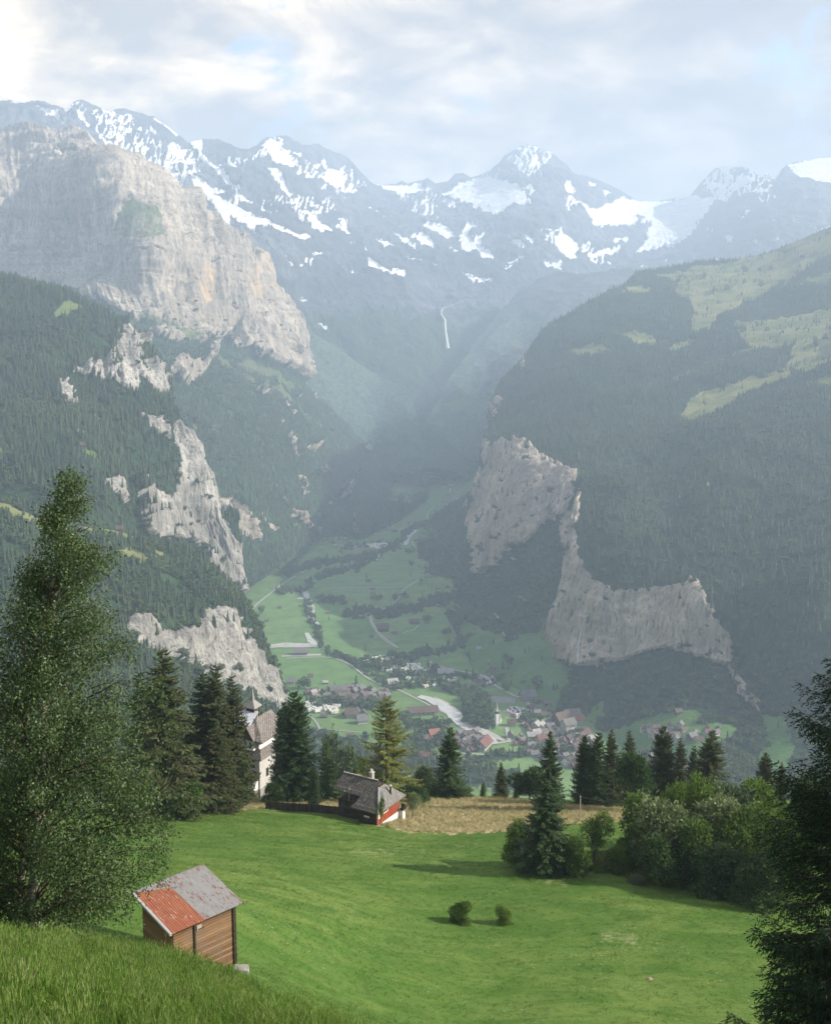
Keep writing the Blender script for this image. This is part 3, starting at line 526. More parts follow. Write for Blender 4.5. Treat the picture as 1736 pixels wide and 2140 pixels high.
# --- G2: right-hand mountain, near shoulder with the waterfall cliff
G2_TOP = [(1152, 1405), (1156, 1340), (1162, 1260), (1172, 1222), (1184, 1180), (1190, 1140), (1196, 1085), (1203, 1035), (1214, 1003), (1262, 968), (1330, 935), (1400, 895), (1450, 860), (1500, 832), (1560, 805), (1650, 770), (1736, 748), (1850, 660), (2100, 480), (2600, 180)]
G2_BOT = [(1152, 1500), (1250, 1560), (1400, 1690), (1736, 1900), (2600, 1900)]
G2_CT = [(1152, 1405, 1880), (1162, 1260, 1960), (1190, 1120, 2020), (1205, 1030, 2150), (1262, 968, 2380), (1400, 895, 2600), (1500, 832, 2750), (1650, 770, 2850), (1850, 660, 3000), (2100, 480, 3100), (2600, 180, 3300),
         (1205, 1300, 1850), (1200, 1385, 1800), (1240, 1230, 1850), (1300, 1250, 1790), (1400, 1230, 1740), (1460, 1220, 1710), (1300, 1390, 1740), (1400, 1360, 1700), (1490, 1385, 1640), (1530, 1330, 1640), (1580, 1470, 1560), (1540, 1440, 1590), (1736, 1200, 1650), (1600, 1100, 1900), (1400, 1100, 1980), (1300, 1100, 1980), (1300, 1000, 2250), (1736, 1000, 2050), (1900, 1200, 1750), (2600, 1100, 2100), (1500, 950, 2300), (1736, 850, 2500), (1620, 1400, 1560), (1736, 1400, 1480), (2600, 1500, 1400),
         (1300, 1450, 1660), (1450, 1430, 1600), (1240, 1500, 'f'), (1300, 1560, 'f'), (1350, 1500, 1560), (1500, 1500, 1500), (1380, 1580, 1430), (1540, 1560, 1420), (1640, 1530, 1420), (1736, 1560, 1380), (1600, 1640, 1280), (1500, 1640, 1290), (1400, 1650, 'f'), (1736, 1700, 1180), (1170, 1470, 1790), (1736, 1850, 1050), (2600, 1850, 1000)]
G2_ROCK = [[(1185, 1000), (1207, 990), (1212, 1050), (1206, 1110), (1216, 1165), (1240, 1208), (1290, 1243), (1340, 1240), (1400, 1227), (1455, 1215), (1475, 1248), (1500, 1290), (1532, 1330), (1528, 1400), (1490, 1387), (1440, 1372), (1400, 1362), (1350, 1368), (1310, 1388), (1250, 1402), (1200, 1388), (1150, 1360), (1140, 1300), (1150, 1240), (1160, 1180), (1175, 1100)], [(1524, 1398), (1540, 1415), (1562, 1448), (1602, 1482), (1582, 1492), (1545, 1462), (1525, 1415)]]
G2_MEAD = GR_MEAD + [[(1195, 1500), (1240, 1478), (1258, 1465), (1262, 1500), (1230, 1520)], [(1200, 1545), (1300, 1520), (1380, 1490), (1440, 1482), (1470, 1490), (1455, 1510), (1535, 1510), (1540, 1525), (1400, 1640), (1250, 1600), (1180, 1570)], [(1590, 1490), (1640, 1500), (1660, 1560), (1640, 1620), (1580, 1600), (1600, 1540)], [(1150, 1360), (1200, 1400), (1180, 1440), (1150, 1500)]]
def mG2(px, py, co):
    rk = polys(px, py, G2_ROCK, 8, .07, 5); veg = (fbm(px * .05, py * .06, 6, 4) > .36)
    bits = (fbm(px * .07, py * .06, 31, 4) > .52) & (py > 950) & (py < 1480)
    md = polys(px, py, G2_MEAD, 6, .05, 4); md &= ~((fbm(px * .06, py * .06, 17, 3) > .36) & (py < 900))
    return M4(px, np.where(rk, np.where(veg, .4, 1.0), np.where(bits, .9, 0.0)), np.where(md, 1.0, 0.0))
sheet('hills', G2_TOP, G2_BOT, G2_CT, 1152, 2600, 2.2, 480, mG2, dG(G2_TOP), matG, back=(6, .12, .5), jag=1.0)
SHEETS['shoulder'] = SHEETS['hills']

print('zmax', {k: (round(float(v['co'][..., 2].max())), round(float(v['co'][..., 0].max()))) for k, v in SHEETS.items()})
# ------------------------------------------------------------------ valley floor
F_FOREST_B = [(C4([(220, 870), (330, 830), (480, 800), (600, 790), (700, 760), (800, 720), (850, 650), (930, 610)]), 16), (C4([(380, 890), (500, 855), (600, 830), (700, 775)]), 14), (C4([(170, 960), (300, 955), (345, 920)]), 14), (C4([(325, 1010), (330, 1090), (375, 1160), (400, 1260)]), 12),
    (C4([(375, 1005), (520, 1005)]), 13), (C4([(530, 1085), (660, 1065), (705, 1095)]), 20), (C4([(740, 1085), (900, 1045), (1060, 1005)]), 26), (C4([(440, 1285), (560, 1335), (640, 1395)]), 14), (C4([(620, 1340), (760, 1330), (960, 1290)]), 22), (C4([(690, 1410), (760, 1480), (930, 1450)]), 16),
    (C4([(1010, 1290), (1100, 1260), (1200, 1200)]), 15), (C4([(1100, 1400), (1230, 1425)]), 16), (C4([(520, 725), (720, 700)]), 5), (C6([(760, 300), (900, 400), (1000, 420)]), 26), (C6([(980, 470), (960, 540), (1060, 570)]), 34), (C6([(280, 470), (450, 470), (540, 480)]), 12),
    (C6([(640, 720), (780, 740)]), 20), (C6([(660, 560), (760, 580)]), 16), (C6([(120, 620), (300, 680), (420, 660)]), 18), (C6([(960, 770), (1100, 760), (1240, 740)]), 22), (C6([(1100, 330), (1300, 350)]), 26), (C6([(200, 740), (460, 760), (900, 840), (1300, 900)]), 60)]
F_DRY = [C6([(750, 270), (900, 300), (900, 318), (760, 310)]), C4([(970, 1350), (1120, 1380), (1110, 1400), (970, 1390)]), C4([(720, 600), (860, 560), (900, 570), (760, 620)])]
def mF(px, py, co):
    fo = np.zeros(px.shape, bool)
    for k, (l, w) in enumerate(F_FOREST_B): fo |= band(px, py, l, w, 8, k * 3.1)
    hill = (py > 1690)
    fo |= hill
    dry = polys(px, py, F_DRY, 3, .1, 2)
    return M4(px, None, np.where(fo, 0.0, 1.0), None, dry)
def mat_floor():
    m, b, out = newmat('valley_fields'); at_ = b('ShaderNodeAttribute', attribute_name='cover'); sp = b('ShaderNodeSeparateColor'); b.set(sp, 0, at_.outputs['Color'])
    pos = b('ShaderNodeNewGeometry').outputs['Position']
    vo = b('ShaderNodeTexVoronoi', feature='F1'); b.set(vo, 'Vector', b.scale(pos, (.004, .0022, .0))); b.set(vo, 'Scale', 1.0); b.set(vo, 'Randomness', 1.0)
    tone = b('ShaderNodeSeparateColor'); b.set(tone, 0, vo.outputs['Color'])
    g = b.mix(tone.outputs[0], (.11, .225, .07), (.20, .305, .12)); g = b.mix(b.math('MULTIPLY', tone.outputs[1], .3), g, (.18, .19, .08))
    g = b.mix(b.ramp(b.noise(pos, .03, 6, .65), [(.35, .5), (.6, 0.0)]), g, (.06, .11, .03))
    g = b.mix(at_.outputs['Alpha'], g, (.26, .22, .12))
    fo = b.mix(b.ramp(b.noise(pos, .06, 5, .7), [(.35, 0.0), (.65, 1.0)]), (.02, .04, .018), (.05, .085, .035))
    c = b.mix(sp.outputs[1], fo, g); principled(b, out, c, .95, .1); return m
xs = np.arange(440, 1330, 1.6); ny = 420; t = np.linspace(0, 1, ny)
pyT = 962 + 0 * xs; pyB = 1790 + 0 * xs
px = np.repeat(xs[None], ny, 0); py = pyT + (pyB - pyT) * t[:, None]
Yf = floor_Y(px, py); co = P(px, py, Yf); co[..., 2] = floor_z(co[..., 0], co[..., 1])
ids = np.arange(co.shape[0] * co.shape[1]).reshape(co.shape[:2]); q = np.stack([ids[:-1, :-1], ids[1:, :-1], ids[1:, 1:], ids[:-1, 1:]], -1).reshape(-1, 4)
me = mesh_np('valley_floor', co.reshape(-1, 3), quads=q); mf = mF(px, py, co); add_attr(me, 'cover', mf.reshape(-1, 4))
link('valley_floor', me, mat_floor(), kind='structure', smooth=True)
SHEETS['floor'] = dict(px=px, py=py, co=co, m=mf)
# wide base ground under everything, out to the horizon
me = mesh_np('ground', [(-6000, -250, -700), (8000, -250, -700), (8000, 15000, -560), (-6000, 15000, -560)], quads=[(0, 1, 2, 3)])
link('ground', me, mat_plain('valley_soil', (.05, .08, .04), .95, .3, .01), kind='structure')

def fp(px, py, dz=0.0):
    Y = float(floor_Y(px, py)); p = P(px, py, Y); z = float(floor_z(p[0], p[1])); return np.array([p[0], p[1], z + dz])
def ribbon(name, line, w, mat, dz=.8, src=None, label=None, sub=6, wob=0.0, kind='structure'):
    """a strip w metres wide laid along the ground; line in frame coordinates"""
    L = np.asarray(line, float); t0 = np.arange(len(L)); tt = np.linspace(0, len(L) - 1, (len(L) - 1) * sub + 1)
    lx, ly = np.interp(tt, t0, L[:, 0]), np.interp(tt, t0, L[:, 1])
    k = np.ones(5) / 5
    if len(lx) > 12:
        sx_ = np.convolve(np.pad(lx, 2, 'edge'), k, 'valid'); sy_ = np.convolve(np.pad(ly, 2, 'edge'), k, 'valid'); sx_[0], sy_[0], sx_[-1], sy_[-1] = lx[0], ly[0], lx[-1], ly[-1]; lx, ly = sx_, sy_
    if src is None: pts = np.array([fp(a, c_) for a, c_ in zip(lx, ly)])
    else: pts = np.array([at(src, a, c_) for a, c_ in zip(lx, ly)])
    d = np.gradient(pts, axis=0); d[:, 2] = 0; d /= np.linalg.norm(d, axis=1)[:, None] + 1e-9; s = np.stack([-d[:, 1], d[:, 0], 0 * d[:, 0]], 1)
    ww = (w if np.ndim(w) == 0 else np.interp(tt, t0, w)) * (1 + wob * fbm(tt * .9, 1.1, len(L), 3) * 1.6) / 2
    a = pts + s * np.atleast_1d(ww)[:, None]; c_ = pts - s * np.atleast_1d(ww)[:, None]
    if src is None:
        a[:, 2] = floor_z(a[:, 0], a[:, 1]); c_[:, 2] = floor_z(c_[:, 0], c_[:, 1])
    a[:, 2] += dz; c_[:, 2] += dz
    n = len(a); co = np.concatenate([a, c_]); q = [(i, i + 1, n + i + 1, n + i) for i in range(n - 1)]
    o = link(name, mesh_np(name, co, quads=q), mat, kind=kind)
    if label: o['label'] = label
    return o
M_road = mat_plain('pale_road', (.38, .37, .35), .9, .1, .05)
M_grav = mat_plain('gravel_bank', (.42, .41, .385), .9, .2, .08)
M_river, b, out = newmat('glacial_water'); tc = b('ShaderNodeNewGeometry').outputs['Position']
bp = b('ShaderNodeBump'); b.set(bp, 'Strength', .4); b.set(bp, 'Height', b.noise(tc, .5, 4))
principled(b, out, b.mix(b.ramp(b.noise(tc, .08, 5, .65), [(.35, 0.0), (.65, 1.0)]), (.36, .38, .37), (.58, .59, .57)), .35, .5, bp.outputs[0])
ribbon('river', C4([(300, 942), (312, 965), (332, 1005), (350, 1050), (342, 1110), (372, 1132), (380, 1150)]), [22, 16, 16, 14, 14, 12, 8], M_river, 1.2, wob=.5)
ribbon('river', C4([(322, 1186), (345, 1225), (372, 1248), (376, 1262)]), [10, 16, 14, 8], M_river, 1.2, wob=.5)
ribbon('river', C4([(900, 615), (905, 640), (860, 672), (845, 720)]), [14, 16, 18, 10], M_river, 1.2, wob=.5)
ribbon('river', C4([(700, 765), (690, 800)]), [14, 10], M_river, 1.2)
ribbon('river', C6([(700, 436), (760, 452), (830, 490), (880, 527), (905, 560), (950, 597), (1000, 622), (1050, 655), (1090, 678), (1105, 690)]), [14, 20, 24, 24, 22, 20, 20, 20, 18, 10], M_river, 1.2, wob=.25)
ribbon('gravel_bank', C6([(780, 440), (850, 475), (905, 515), (940, 570), (1000, 600), (1060, 625), (1110, 655), (1150, 672)]), [4, 6, 8, 12, 12, 12, 14, 6], M_grav, 1.0)
for l, w in [([(590, 400), (640, 425), (720, 465), (800, 505), (880, 545), (960, 600)], 4), ([(0, 235), (80, 228), (190, 226), (260, 232), (330, 262), (380, 300), (420, 335), (500, 375), (560, 385), (600, 405)], 4.5), ([(445, 0), (450, 40), (480, 90), (530, 135), (590, 178)], 4),
             ([(755, 250), (790, 275), (850, 292), (920, 303), (1000, 318), (1060, 330), (1100, 380), (1160, 410)], 5), ([(1160, 410), (1210, 438), (1275, 450), (1285, 520), (1300, 560)], 5), ([(110, 540), (140, 555), (165, 585), (175, 610)], 3), ([(180, 605), (280, 618), (400, 628)], 2.5),
             ([(920, 735), (1000, 742), (1060, 745)], 5), ([(1070, 690), (1150, 680), (1240, 660)], 6), ([(1165, 600), (1170, 640), (1180, 680)], 6), ([(1440, 600), (1470, 660), (1500, 720), (1540, 780)], 7), ([(1300, 560), (1380, 590), (1440, 600)], 5), ([(1060, 330), (1020, 345)], 10), ([(150, 395), (240, 420), (300, 460), (370, 480)], 6)]:
    ribbon('road', C6(l), w, M_road, .9)
for l, w in [([(655, 1100), (665, 1140), (700, 1190), (750, 1235), (800, 1262)], 4), ([(725, 1060), (800, 1015), (830, 960), (860, 935), (920, 900)], 4.5), ([(880, 700), (890, 725), (940, 755), (975, 785), (995, 820)], 4), ([(960, 590), (960, 550), (1000, 510)], 4), ([(25, 1075), (60, 1030), (130, 975), (200, 920), (265, 885)], 5), ([(400, 945), (560, 943), (700, 942), (830, 940)], 3), ([(700, 665), (800, 640), (860, 620)], 4), ([(1080, 440), (1088, 395)], 6), ([(830, 1185), (890, 1170), (915, 1145)], 3)]:
    ribbon('road', C4(l), w, M_road, .9)
for l, w in [([(120, 1258), (200, 1248), (280, 1250), (360, 1245)], [22, 34, 30, 24]), ([(190, 1308), (280, 1300), (400, 1298)], [10, 14, 10]), ([(215, 858), (310, 862)], [14, 14]), ([(1050, 515), (1130, 520), (1215, 490)], [16, 34, 60]), ([(850, 320), (900, 340), (1000, 352)], [10, 20, 16]), ([(275, 1000), (310, 1000)], [14, 14])]:
    ribbon('gravel_yard', C4(l), w, M_grav, .7, wob=.4)
for l, w in [([(1180, 500), (1240, 520), (1270, 545)], [36, 46, 30]), ([(1050, 440), (1130, 455), (1210, 460)], [20, 34, 26]), ([(1040, 355), (1090, 375)], [16, 24]), ([(120, 500), (200, 510), (280, 505)], [14, 30, 16]), ([(1460, 620), (1560, 700), (1600, 760)], [20, 40, 40])]:
    ribbon('car_park', C6(l), w, mat_plain('car_park_surface', (.24, .235, .23), .9, .15, .1), .75)

# white water falling down the cliffs
M_fall, b, out = newmat('falling_water'); tc = b('ShaderNodeNewGeometry').outputs['Position']
principled(b, out, b.mix(b.ramp(b.noise(b.scale(tc, (.3, .3, .02)), 1.0, 5, .7), [(.3, 0.0), (.6, 1.0)]), (.34, .35, .36), (.62, .63, .64)), .6, .3)
def fall(src, line, w, label, fwd=.992):
    L = np.asarray(line, float); tt = np.linspace(0, len(L) - 1, 60); lx = np.interp(tt, np.arange(len(L)), L[:, 0]); ly = np.interp(tt, np.arange(len(L)), L[:, 1])
    pts = np.array([at(src, a, c_) for a, c_ in zip(lx, ly)]); Yc = np.convolve(np.pad(pts[:, 1], 3, 'edge'), np.ones(7) / 7, 'valid') * fwd
    pts = P(lx, ly, Yc); ww = np.interp(tt, np.arange(len(L)), w) * (1 + .5 * fbm(tt * 1.3, .4, 2, 3)) / 2
    n = len(pts); dx = np.stack([ww, -.15 * ww, 0 * ww], 1); fr = np.stack([0 * ww, -.5 * ww, 0 * ww], 1)
    co = np.concatenate([pts - dx, pts + fr, pts + dx, pts - fr]); q = []
    for k in range(4):
        for i in range(n - 1): a0, b0 = k * n, ((k + 1) % 4) * n; q.append((a0 + i, a0 + i + 1, b0 + i + 1, b0 + i))
    link('waterfall', mesh_np('waterfall', co, quads=q), M_fall, label=label, cat='waterfall', kind='structure')
fall('shoulder', [(1221, 1296), (1214, 1312), (1209, 1340), (1207, 1365), (1207, 1390)], [1.2, 2, 2.4, 3, 4], 'thin white waterfall down the near shaded cliff above the town', .985)
fall('mountainside', [(1178, 1010), (1172, 1040), (1163, 1075)], [1.5, 2.2, 2], 'faint waterfall on the farther right hand cliff', .985)
fall('range', [(985, 620), (955, 634), (924, 645), (921, 656), (929, 668), (930, 690), (933, 710), (935, 728)], [4, 5, 8, 12, 14, 16, 20, 24], 'long thin waterfall on the blue slope at the head of the valley', .99)

# ------------------------------------------------------------------ conifer and leaf-tree stand-off shapes for woods
def conifer_lo(seed, H=1.0, Rr=.17, tiers=6, sides=7):
    r = np.random.default_rng(seed); co = []; tr = []
    for t in range(tiers):
        z0 = .08 + .86 * t / tiers; z1 = z0 + .86 / tiers * 1.9; z1 = min(z1, 1.0) if t < tiers - 1 else 1.0
        rad = Rr * (1 - t / tiers)**.85 + .012
        base = len(co); co.append((0, 0, z1)); ph = r.uniform(0, 6)
        for s in range(sides):
            a = ph + s * 2 * math.pi / sides + r.normal() * .12; q = rad * r.uniform(.72, 1.2)
            co.append((q * math.cos(a), q * math.sin(a), z0 - .03 * r.uniform(0, 1.5)))
            a += math.pi / sides; q = rad * r.uniform(.45, .7); co.append((q * math.cos(a), q * math.sin(a), z0 + .03))
        for s in range(sides * 2): tr.append((base, base + 1 + s, base + 1 + (s + 1) % (sides * 2)))
    return np.array(co) * H, tr
def blob_lo(seed, n=170, H=1.0, Rr=.42):
    """a round leafy crown as loose leaf clumps over an uneven body"""
    r = np.random.default_rng(seed); co = []; tr = []
    lobes = [(r.normal() * .17, r.normal() * .17, r.uniform(.38, .78), r.uniform(.17, .27)) for _ in range(8)]
    for k in range(n):
        lx, ly, lz, lr = lobes[k % len(lobes)]
        d = r.normal(size=3); d /= np.linalg.norm(d); c = np.array((lx, ly, lz)) + d * lr * r.uniform(.75, 1.05)
        t1 = np.cross(d, r.normal(size=3)); t1 /= np.linalg.norm(t1); t2 = np.cross(d, t1); s = r.uniform(.07, .13)
        b0 = len(co); co += [c + t1 * s, c + t2 * s * .8 - t1 * s * .3 + d * .03, c - t1 * s * .8 - d * .02, c - t2 * s]
        tr += [(b0, b0 + 1, b0 + 2), (b0, b0 + 2, b0 + 3)]
    return np.array(co) * H, tr
def mat_leaf(name, c1, c2, c3=None, trans=.25, rnd=.5, isl=True, rough=.6, tone=None, spec=.25):
    m, b, out = newmat(name); oi = b('ShaderNodeObjectInfo').outputs['Random']; ge = b('ShaderNodeNewGeometry')
    k = b.math('ADD', b.math('MULTIPLY', oi, rnd), b.math('MULTIPLY', ge.outputs['Random Per Island'] if isl else b.noise(ge.outputs['Position'], .4, 3), 1 - rnd))
    c = b.mix(k, c1, c2)
    if tone: c = b.mix(b.ramp(b.noise(ge.outputs['Position'], .006, 4, .6), [(.40, 0.0), (.62, .75)]), c, tone)
    if c3: c = b.mix(b.ramp(b.noise(b('ShaderNodeTexCoord').outputs['Object'], .35, 3, .6), [(.5, 0.0), (.66, 1.0)]), c, c3)
    p = b('ShaderNodeBsdfPrincipled'); b.set(p, 'Base Color', c); b.set(p, 'Roughness', rough); b.set(p, 'Specular IOR Level', spec)
    tr = b('ShaderNodeBsdfTranslucent'); b.set(tr, 'Color', b.mix(.4, c, b.mix(1.0, c, (1.0, 1.15, .5), 'MULTIPLY'))); mx = b('ShaderNodeMixShader'); b.set(mx, 0, trans)
    b.l.new(p.outputs[0], mx.inputs[1]); b.l.new(tr.outputs[0], mx.inputs[2]); b.l.new(mx.outputs[0], out.inputs[0]); return m
M_wood_con = mat_leaf('distant_conifer_needles', (.012, .030, .016), (.042, .075, .030), trans=.1, rnd=.85, tone=(.060, .085, .030))
M_wood_leaf = mat_leaf('distant_leaf_crown', (.025, .055, .018), (.085, .135, .042), trans=.2, rnd=.7, tone=(.09, .12, .04))
con_protos = []; leaf_protos = []
for k in range(4):
    c_, t_ = conifer_lo(10 + k, 1.0, [.15, .18, .13, .2][k], 6 + k % 2); me = mesh_np('conifer_shape', c_, tris=t_); me.materials.append(M_wood_con); con_protos.append(me)
for k in range(3):
    c_, t_ = blob_lo(30 + k); me = mesh_np('leaf_tree_shape', c_, tris=t_); me.materials.append(M_wood_leaf); leaf_protos.append(me)
pc = bpy.data.collections.new('wood_shapes_conifer'); pl = bpy.data.collections.new('wood_shapes_mixed')
for k, me in enumerate(con_protos): pc.objects.link(bpy.data.objects.new(f'a_conifer_shape', me))
for k, me in enumerate(leaf_protos): pl.objects.link(bpy.data.objects.new(f'b_leaf_tree_shape', me))
def scatter(name, pts, sc, rz, coll, label, kind='stuff', cat=None, tilt=None):
    me = mesh_np(name, pts)
    a = me.attributes.new('sc', 'FLOAT_VECTOR', 'POINT'); s3 = np.asarray(sc, f32); s3 = np.repeat(s3[:, None], 3, 1) if s3.ndim == 1 else s3; a.data.foreach_set('vector', s3.ravel())
    a = me.attributes.new('rot', 'FLOAT_VECTOR', 'POINT'); rr = np.zeros((len(pts), 3), f32); rr[:, 2] = rz
    if tilt is not None: rr[:, :2] = tilt
    a.data.foreach_set('vector', rr.ravel())
    o = link(name, me, label=label, kind=kind, cat=cat)
    ng = bpy.data.node_groups.new(name + '_nodes', 'GeometryNodeTree'); ng.interface.new_socket('Geometry', in_out='INPUT', socket_type='NodeSocketGeometry'); ng.interface.new_socket('Geometry', in_out='OUTPUT', socket_type='NodeSocketGeometry')
    N = ng.nodes; L = ng.links; gi = N.new('NodeGroupInput'); go = N.new('NodeGroupOutput'); ip = N.new('GeometryNodeInstanceOnPoints'); ci = N.new('GeometryNodeCollectionInfo')
    ci.inputs['Collection'].default_value = coll; ci.inputs['Separate Children'].default_value = True; ci.inputs['Reset Children'].default_value = True
    ip.inputs['Pick Instance'].default_value = True
    rv = N.new('FunctionNodeRandomValue'); rv.data_type = 'INT'; rv.inputs[4].default_value = 0; rv.inputs[5].default_value = len(coll.objects) - 1
    s = N.new('GeometryNodeInputNamedAttribute'); s.data_type = 'FLOAT_VECTOR'; s.inputs[0].default_value = 'sc'; r_ = N.new('GeometryNodeInputNamedAttribute'); r_.data_type = 'FLOAT_VECTOR'; r_.inputs[0].default_value = 'rot'
    L.new(gi.outputs[0], ip.inputs['Points']); L.new(ci.outputs[0], ip.inputs['Instance']); L.new(rv.outputs[2], ip.inputs['Instance Index'])
    L.new(r_.outputs[0], ip.inputs['Rotation']); L.new(s.outputs[0], ip.inputs['Scale']); L.new(ip.outputs[0], go.inputs[0])
    md = o.modifiers.new('spread', 'NODES'); md.node_group = ng
    return o
def sample(src, n_per_m2, cap, thr=.5, pxr=(-60, 1800), leafy=None, cond=None):
    """random points on the wooded part of a landform, by ground area"""
    s = SHEETS[src]; co, m, px, py = s['co'], s['m'], s['px'], s['py']
    a = co[:-1, 1:] - co[:-1, :-1]; b_ = co[1:, :-1] - co[:-1, :-1]
    cr = np.cross(a, b_); ar = np.abs(cr[..., 2]) * .7 + np.linalg.norm(cr, axis=2) * .3
    rk_ = m[:-1, :-1, 0]; f = ((rk_ < thr) | ((rng.random(rk_.shape) < .10) & (fbm(px[:-1, :-1] * .06, py[:-1, :-1] * .05, 3.0, 3) > .05) & (rk_ < 1.01) & (src not in ('floor', 'hillside')))) & (m[:-1, :-1, 1] < thr) & (m[:-1, :-1, 2] < .5) & (px[:-1, :-1] > pxr[0]) & (px[:-1, :-1] < pxr[1])
    if cond is not None: f &= cond(px[:-1, :-1], py[:-1, :-1], co[:-1, :-1])
    ar = np.where(f, ar, 0)
    # strip-like stretched cells at outlines are not ground
    ar[np.linalg.norm(a, axis=2) > 60 + .03 * co[:-1, :-1, 1]] = 0
    tot = ar.sum(); n = int(min(cap, tot * n_per_m2)); print('woods', src, 'area km2', round(tot / 1e6, 2), 'n', n)
    idx = rng.choice(ar.size, n, p=(ar / tot).ravel()); i, j = np.unravel_index(idx, ar.shape)
    u, v_ = rng.random((2, n)); p = co[i, j] + a[i, j] * u[:, None] + b_[i, j] * v_[:, None]
    return p, px[i, j], py[i, j]
def woods(src, dens, cap, h, label, leaf_fn=None, **kw):
    p, x, y = sample(src, dens, cap, **kw)
    g_ = (fbm(p[:, 0] / 38, p[:, 1] / 38, p[:, 2] / 38, 3) > -.26) | (src in ('floor',)); p, x, y = p[g_], x[g_], y[g_]
    n = len(p); hh = h * rng.uniform(.55, 1.2, n)
    hh *= 1 + .25 * fbm(p[:, 0] / 90, p[:, 1] / 90, 1.0, 2)
    lf = (rng.random(n) < leaf_fn(x, y, p)) if leaf_fn is not None else np.zeros(n, bool)
    p[:, 2] -= 1.0
    w = rng.uniform(.8, 1.35, n)
    for msk, coll, nm, lb, wf in ((~lf, pc, 'conifer_forest', 'dark conifer woods ', 1.0), (lf, pl, 'broadleaf_woods', 'rounded leafy woods ', .75)):
        if msk.sum() > 5:
            s3 = np.stack([hh * w, hh * w, hh * (1 if coll is pc else .85)], 1)[msk]
            scatter(nm, p[msk], s3 * (1 if coll is pc else wf), rng.uniform(0, 6.28, msk.sum()), coll, lb + label)
ns = lambda s, a, c_: (lambda x, y, p: np.clip(fbm(p[:, 0] / s, p[:, 1] / s, 2.0, 3) * a + c_, 0, 1))
woods('cliffhill', .018, 32000, 19, 'on the hill left of the sheer cliff', ns(160, 1.2, .12))
woods('knoll', .018, 12000, 17, 'on the rocky knoll below the left cliff', ns(90, 1.5, .45))
woods('wall', .009, 40000, 19, 'on the slopes under the great rock wall', ns(300, 1.2, .15), cond=lambda x, y, p: (y > 640))
woods('mountainside', .012, 85000, 17, 'over the far right mountainside', lambda x, y, p: np.clip((y - 1030) / 120, 0, .8))
woods('shoulder', .013, 70000, 16, 'over the near right shoulder around the waterfall cliff', lambda x, y, p: np.clip((y - 1340) / 80, .12 + .25 * (fbm(p[:, 0] / 130, p[:, 1] / 130, 2.0, 2) > .2), .85))
sample_meadow = True
for s_, d_, c_n, h_ in (('mountainside', .0010, 1500, 15), ('shoulder', .0012, 900, 14), ('knoll', .0015, 300, 12), ('cliffhill', .001, 60, 12)):
    s0 = SHEETS[s_]; keepm = s0['m']; m2 = np.zeros_like(keepm); m2[..., 0] = np.where(keepm[..., 1] > .5, 0, 1); s0['m'] = m2
    p_, x_, y_ = sample(s_, d_, c_n); s0['m'] = keepm
    g_ = fbm(p_[:, 0] / 70, p_[:, 1] / 70, 4.0, 3) > .02; p_ = p_[g_]; p_[:, 2] -= .5; hh_ = h_ * rng.uniform(.5, 1.2, len(p_))
    if len(p_): scatter('scattered_trees', p_, np.stack([hh_ * 1.15, hh_ * 1.15, hh_], 1), rng.uniform(0, 6.28, len(p_)), pc, 'loose small conifers dotted over the open pastures of the ' + {'mountainside': 'far right mountain', 'shoulder': 'near right shoulder', 'knoll': 'left terraces', 'cliffhill': 'left forest hill'}[s_])
woods('floor', .010, 9000, 17, 'along the river and between the fields of the valley floor', lambda x, y, p: .7 + 0 * x, cond=lambda x, y, p: (y > 1000) & (y < 1690))
# ------------------------------------------------------------------ near ground
GP = [(340, 1692, 160), (540, 1688, 165), (700, 1700, 160), (860, 1738, 150), (1060, 1740, 148), (1300, 1744, 142), (870, 1672, 180), (1000, 1668, 188), (1100, 1670, 188), (1300, 1690, 172), (1700, 1690, 165), (100, 1700, 150), (-100, 1700, 150),
      (868, 2140, 74), (1300, 2140, 76), (1700, 2140, 78), (868, 1920, 102), (1300, 1930, 101), (1700, 1930, 102), (500, 1830, 105), (500, 1900, 86), (1150, 1822, 122), (1500, 1860, 116), (1700, 1860, 118), (2000, 1860, 118), (600, 2000, 80), (700, 2080, 74),
      (420, 1992, 61), (300, 1975, 59), (40, 1850, 90), (-200, 1850, 90), (60, 1990, 44), (480, 2025, 60), (200, 2008, 46),
      (0, 2140, 15), (300, 2140, 17.5), (600, 2140, 23), (760, 2140, 29), (0, 1975, 31), (130, 1980, 31.5), (250, 1988, 32), (400, 2018, 33.5), (480, 2038, 34.5), (600, 2110, 33.5), (700, 2145, 31), (0, 2055, 22.5), (200, 2062, 24), (400, 2075, 26), (-200, 2055, 22.5), (600, 2130, 29), (868, 2400, 32), (1300, 2450, 33), (1700, 2400, 36), (868, 2800, 15), (1700, 2900, 14), (-300, 1932, 30), (-300, 2200, 12), (2300, 2300, 40)]
W3 = np.array([P(a, b_, y) for a, b_, y in GP]); W3 = np.vstack([W3, [0, 2, -3.5], [-8, 4, -4.5], [10, 3, -5], [-120, 90, -45], [140, 90, -58], [130, 180, -82], [-150, 180, -80], [0, 230, -106], [120, 230, -108], [-140, 230, -108]])
_g1 = tps_fit(W3[:, :2] / 60, W3[:, 2], 3e-3)
def gz(X, Y):
    X = np.asarray(X, float); Y = np.asarray(Y, float); s = np.broadcast(X, Y).shape
    z = _g1(np.stack([np.broadcast_to(X, s).ravel() / 60, np.broadcast_to(Y, s).ravel() / 60], 1)).reshape(s)
    return z + .35 * fbm(X / 9., Y / 9., 0, 3) + .06 * fbm(X / 1.6, Y / 1.6, 1, 2)
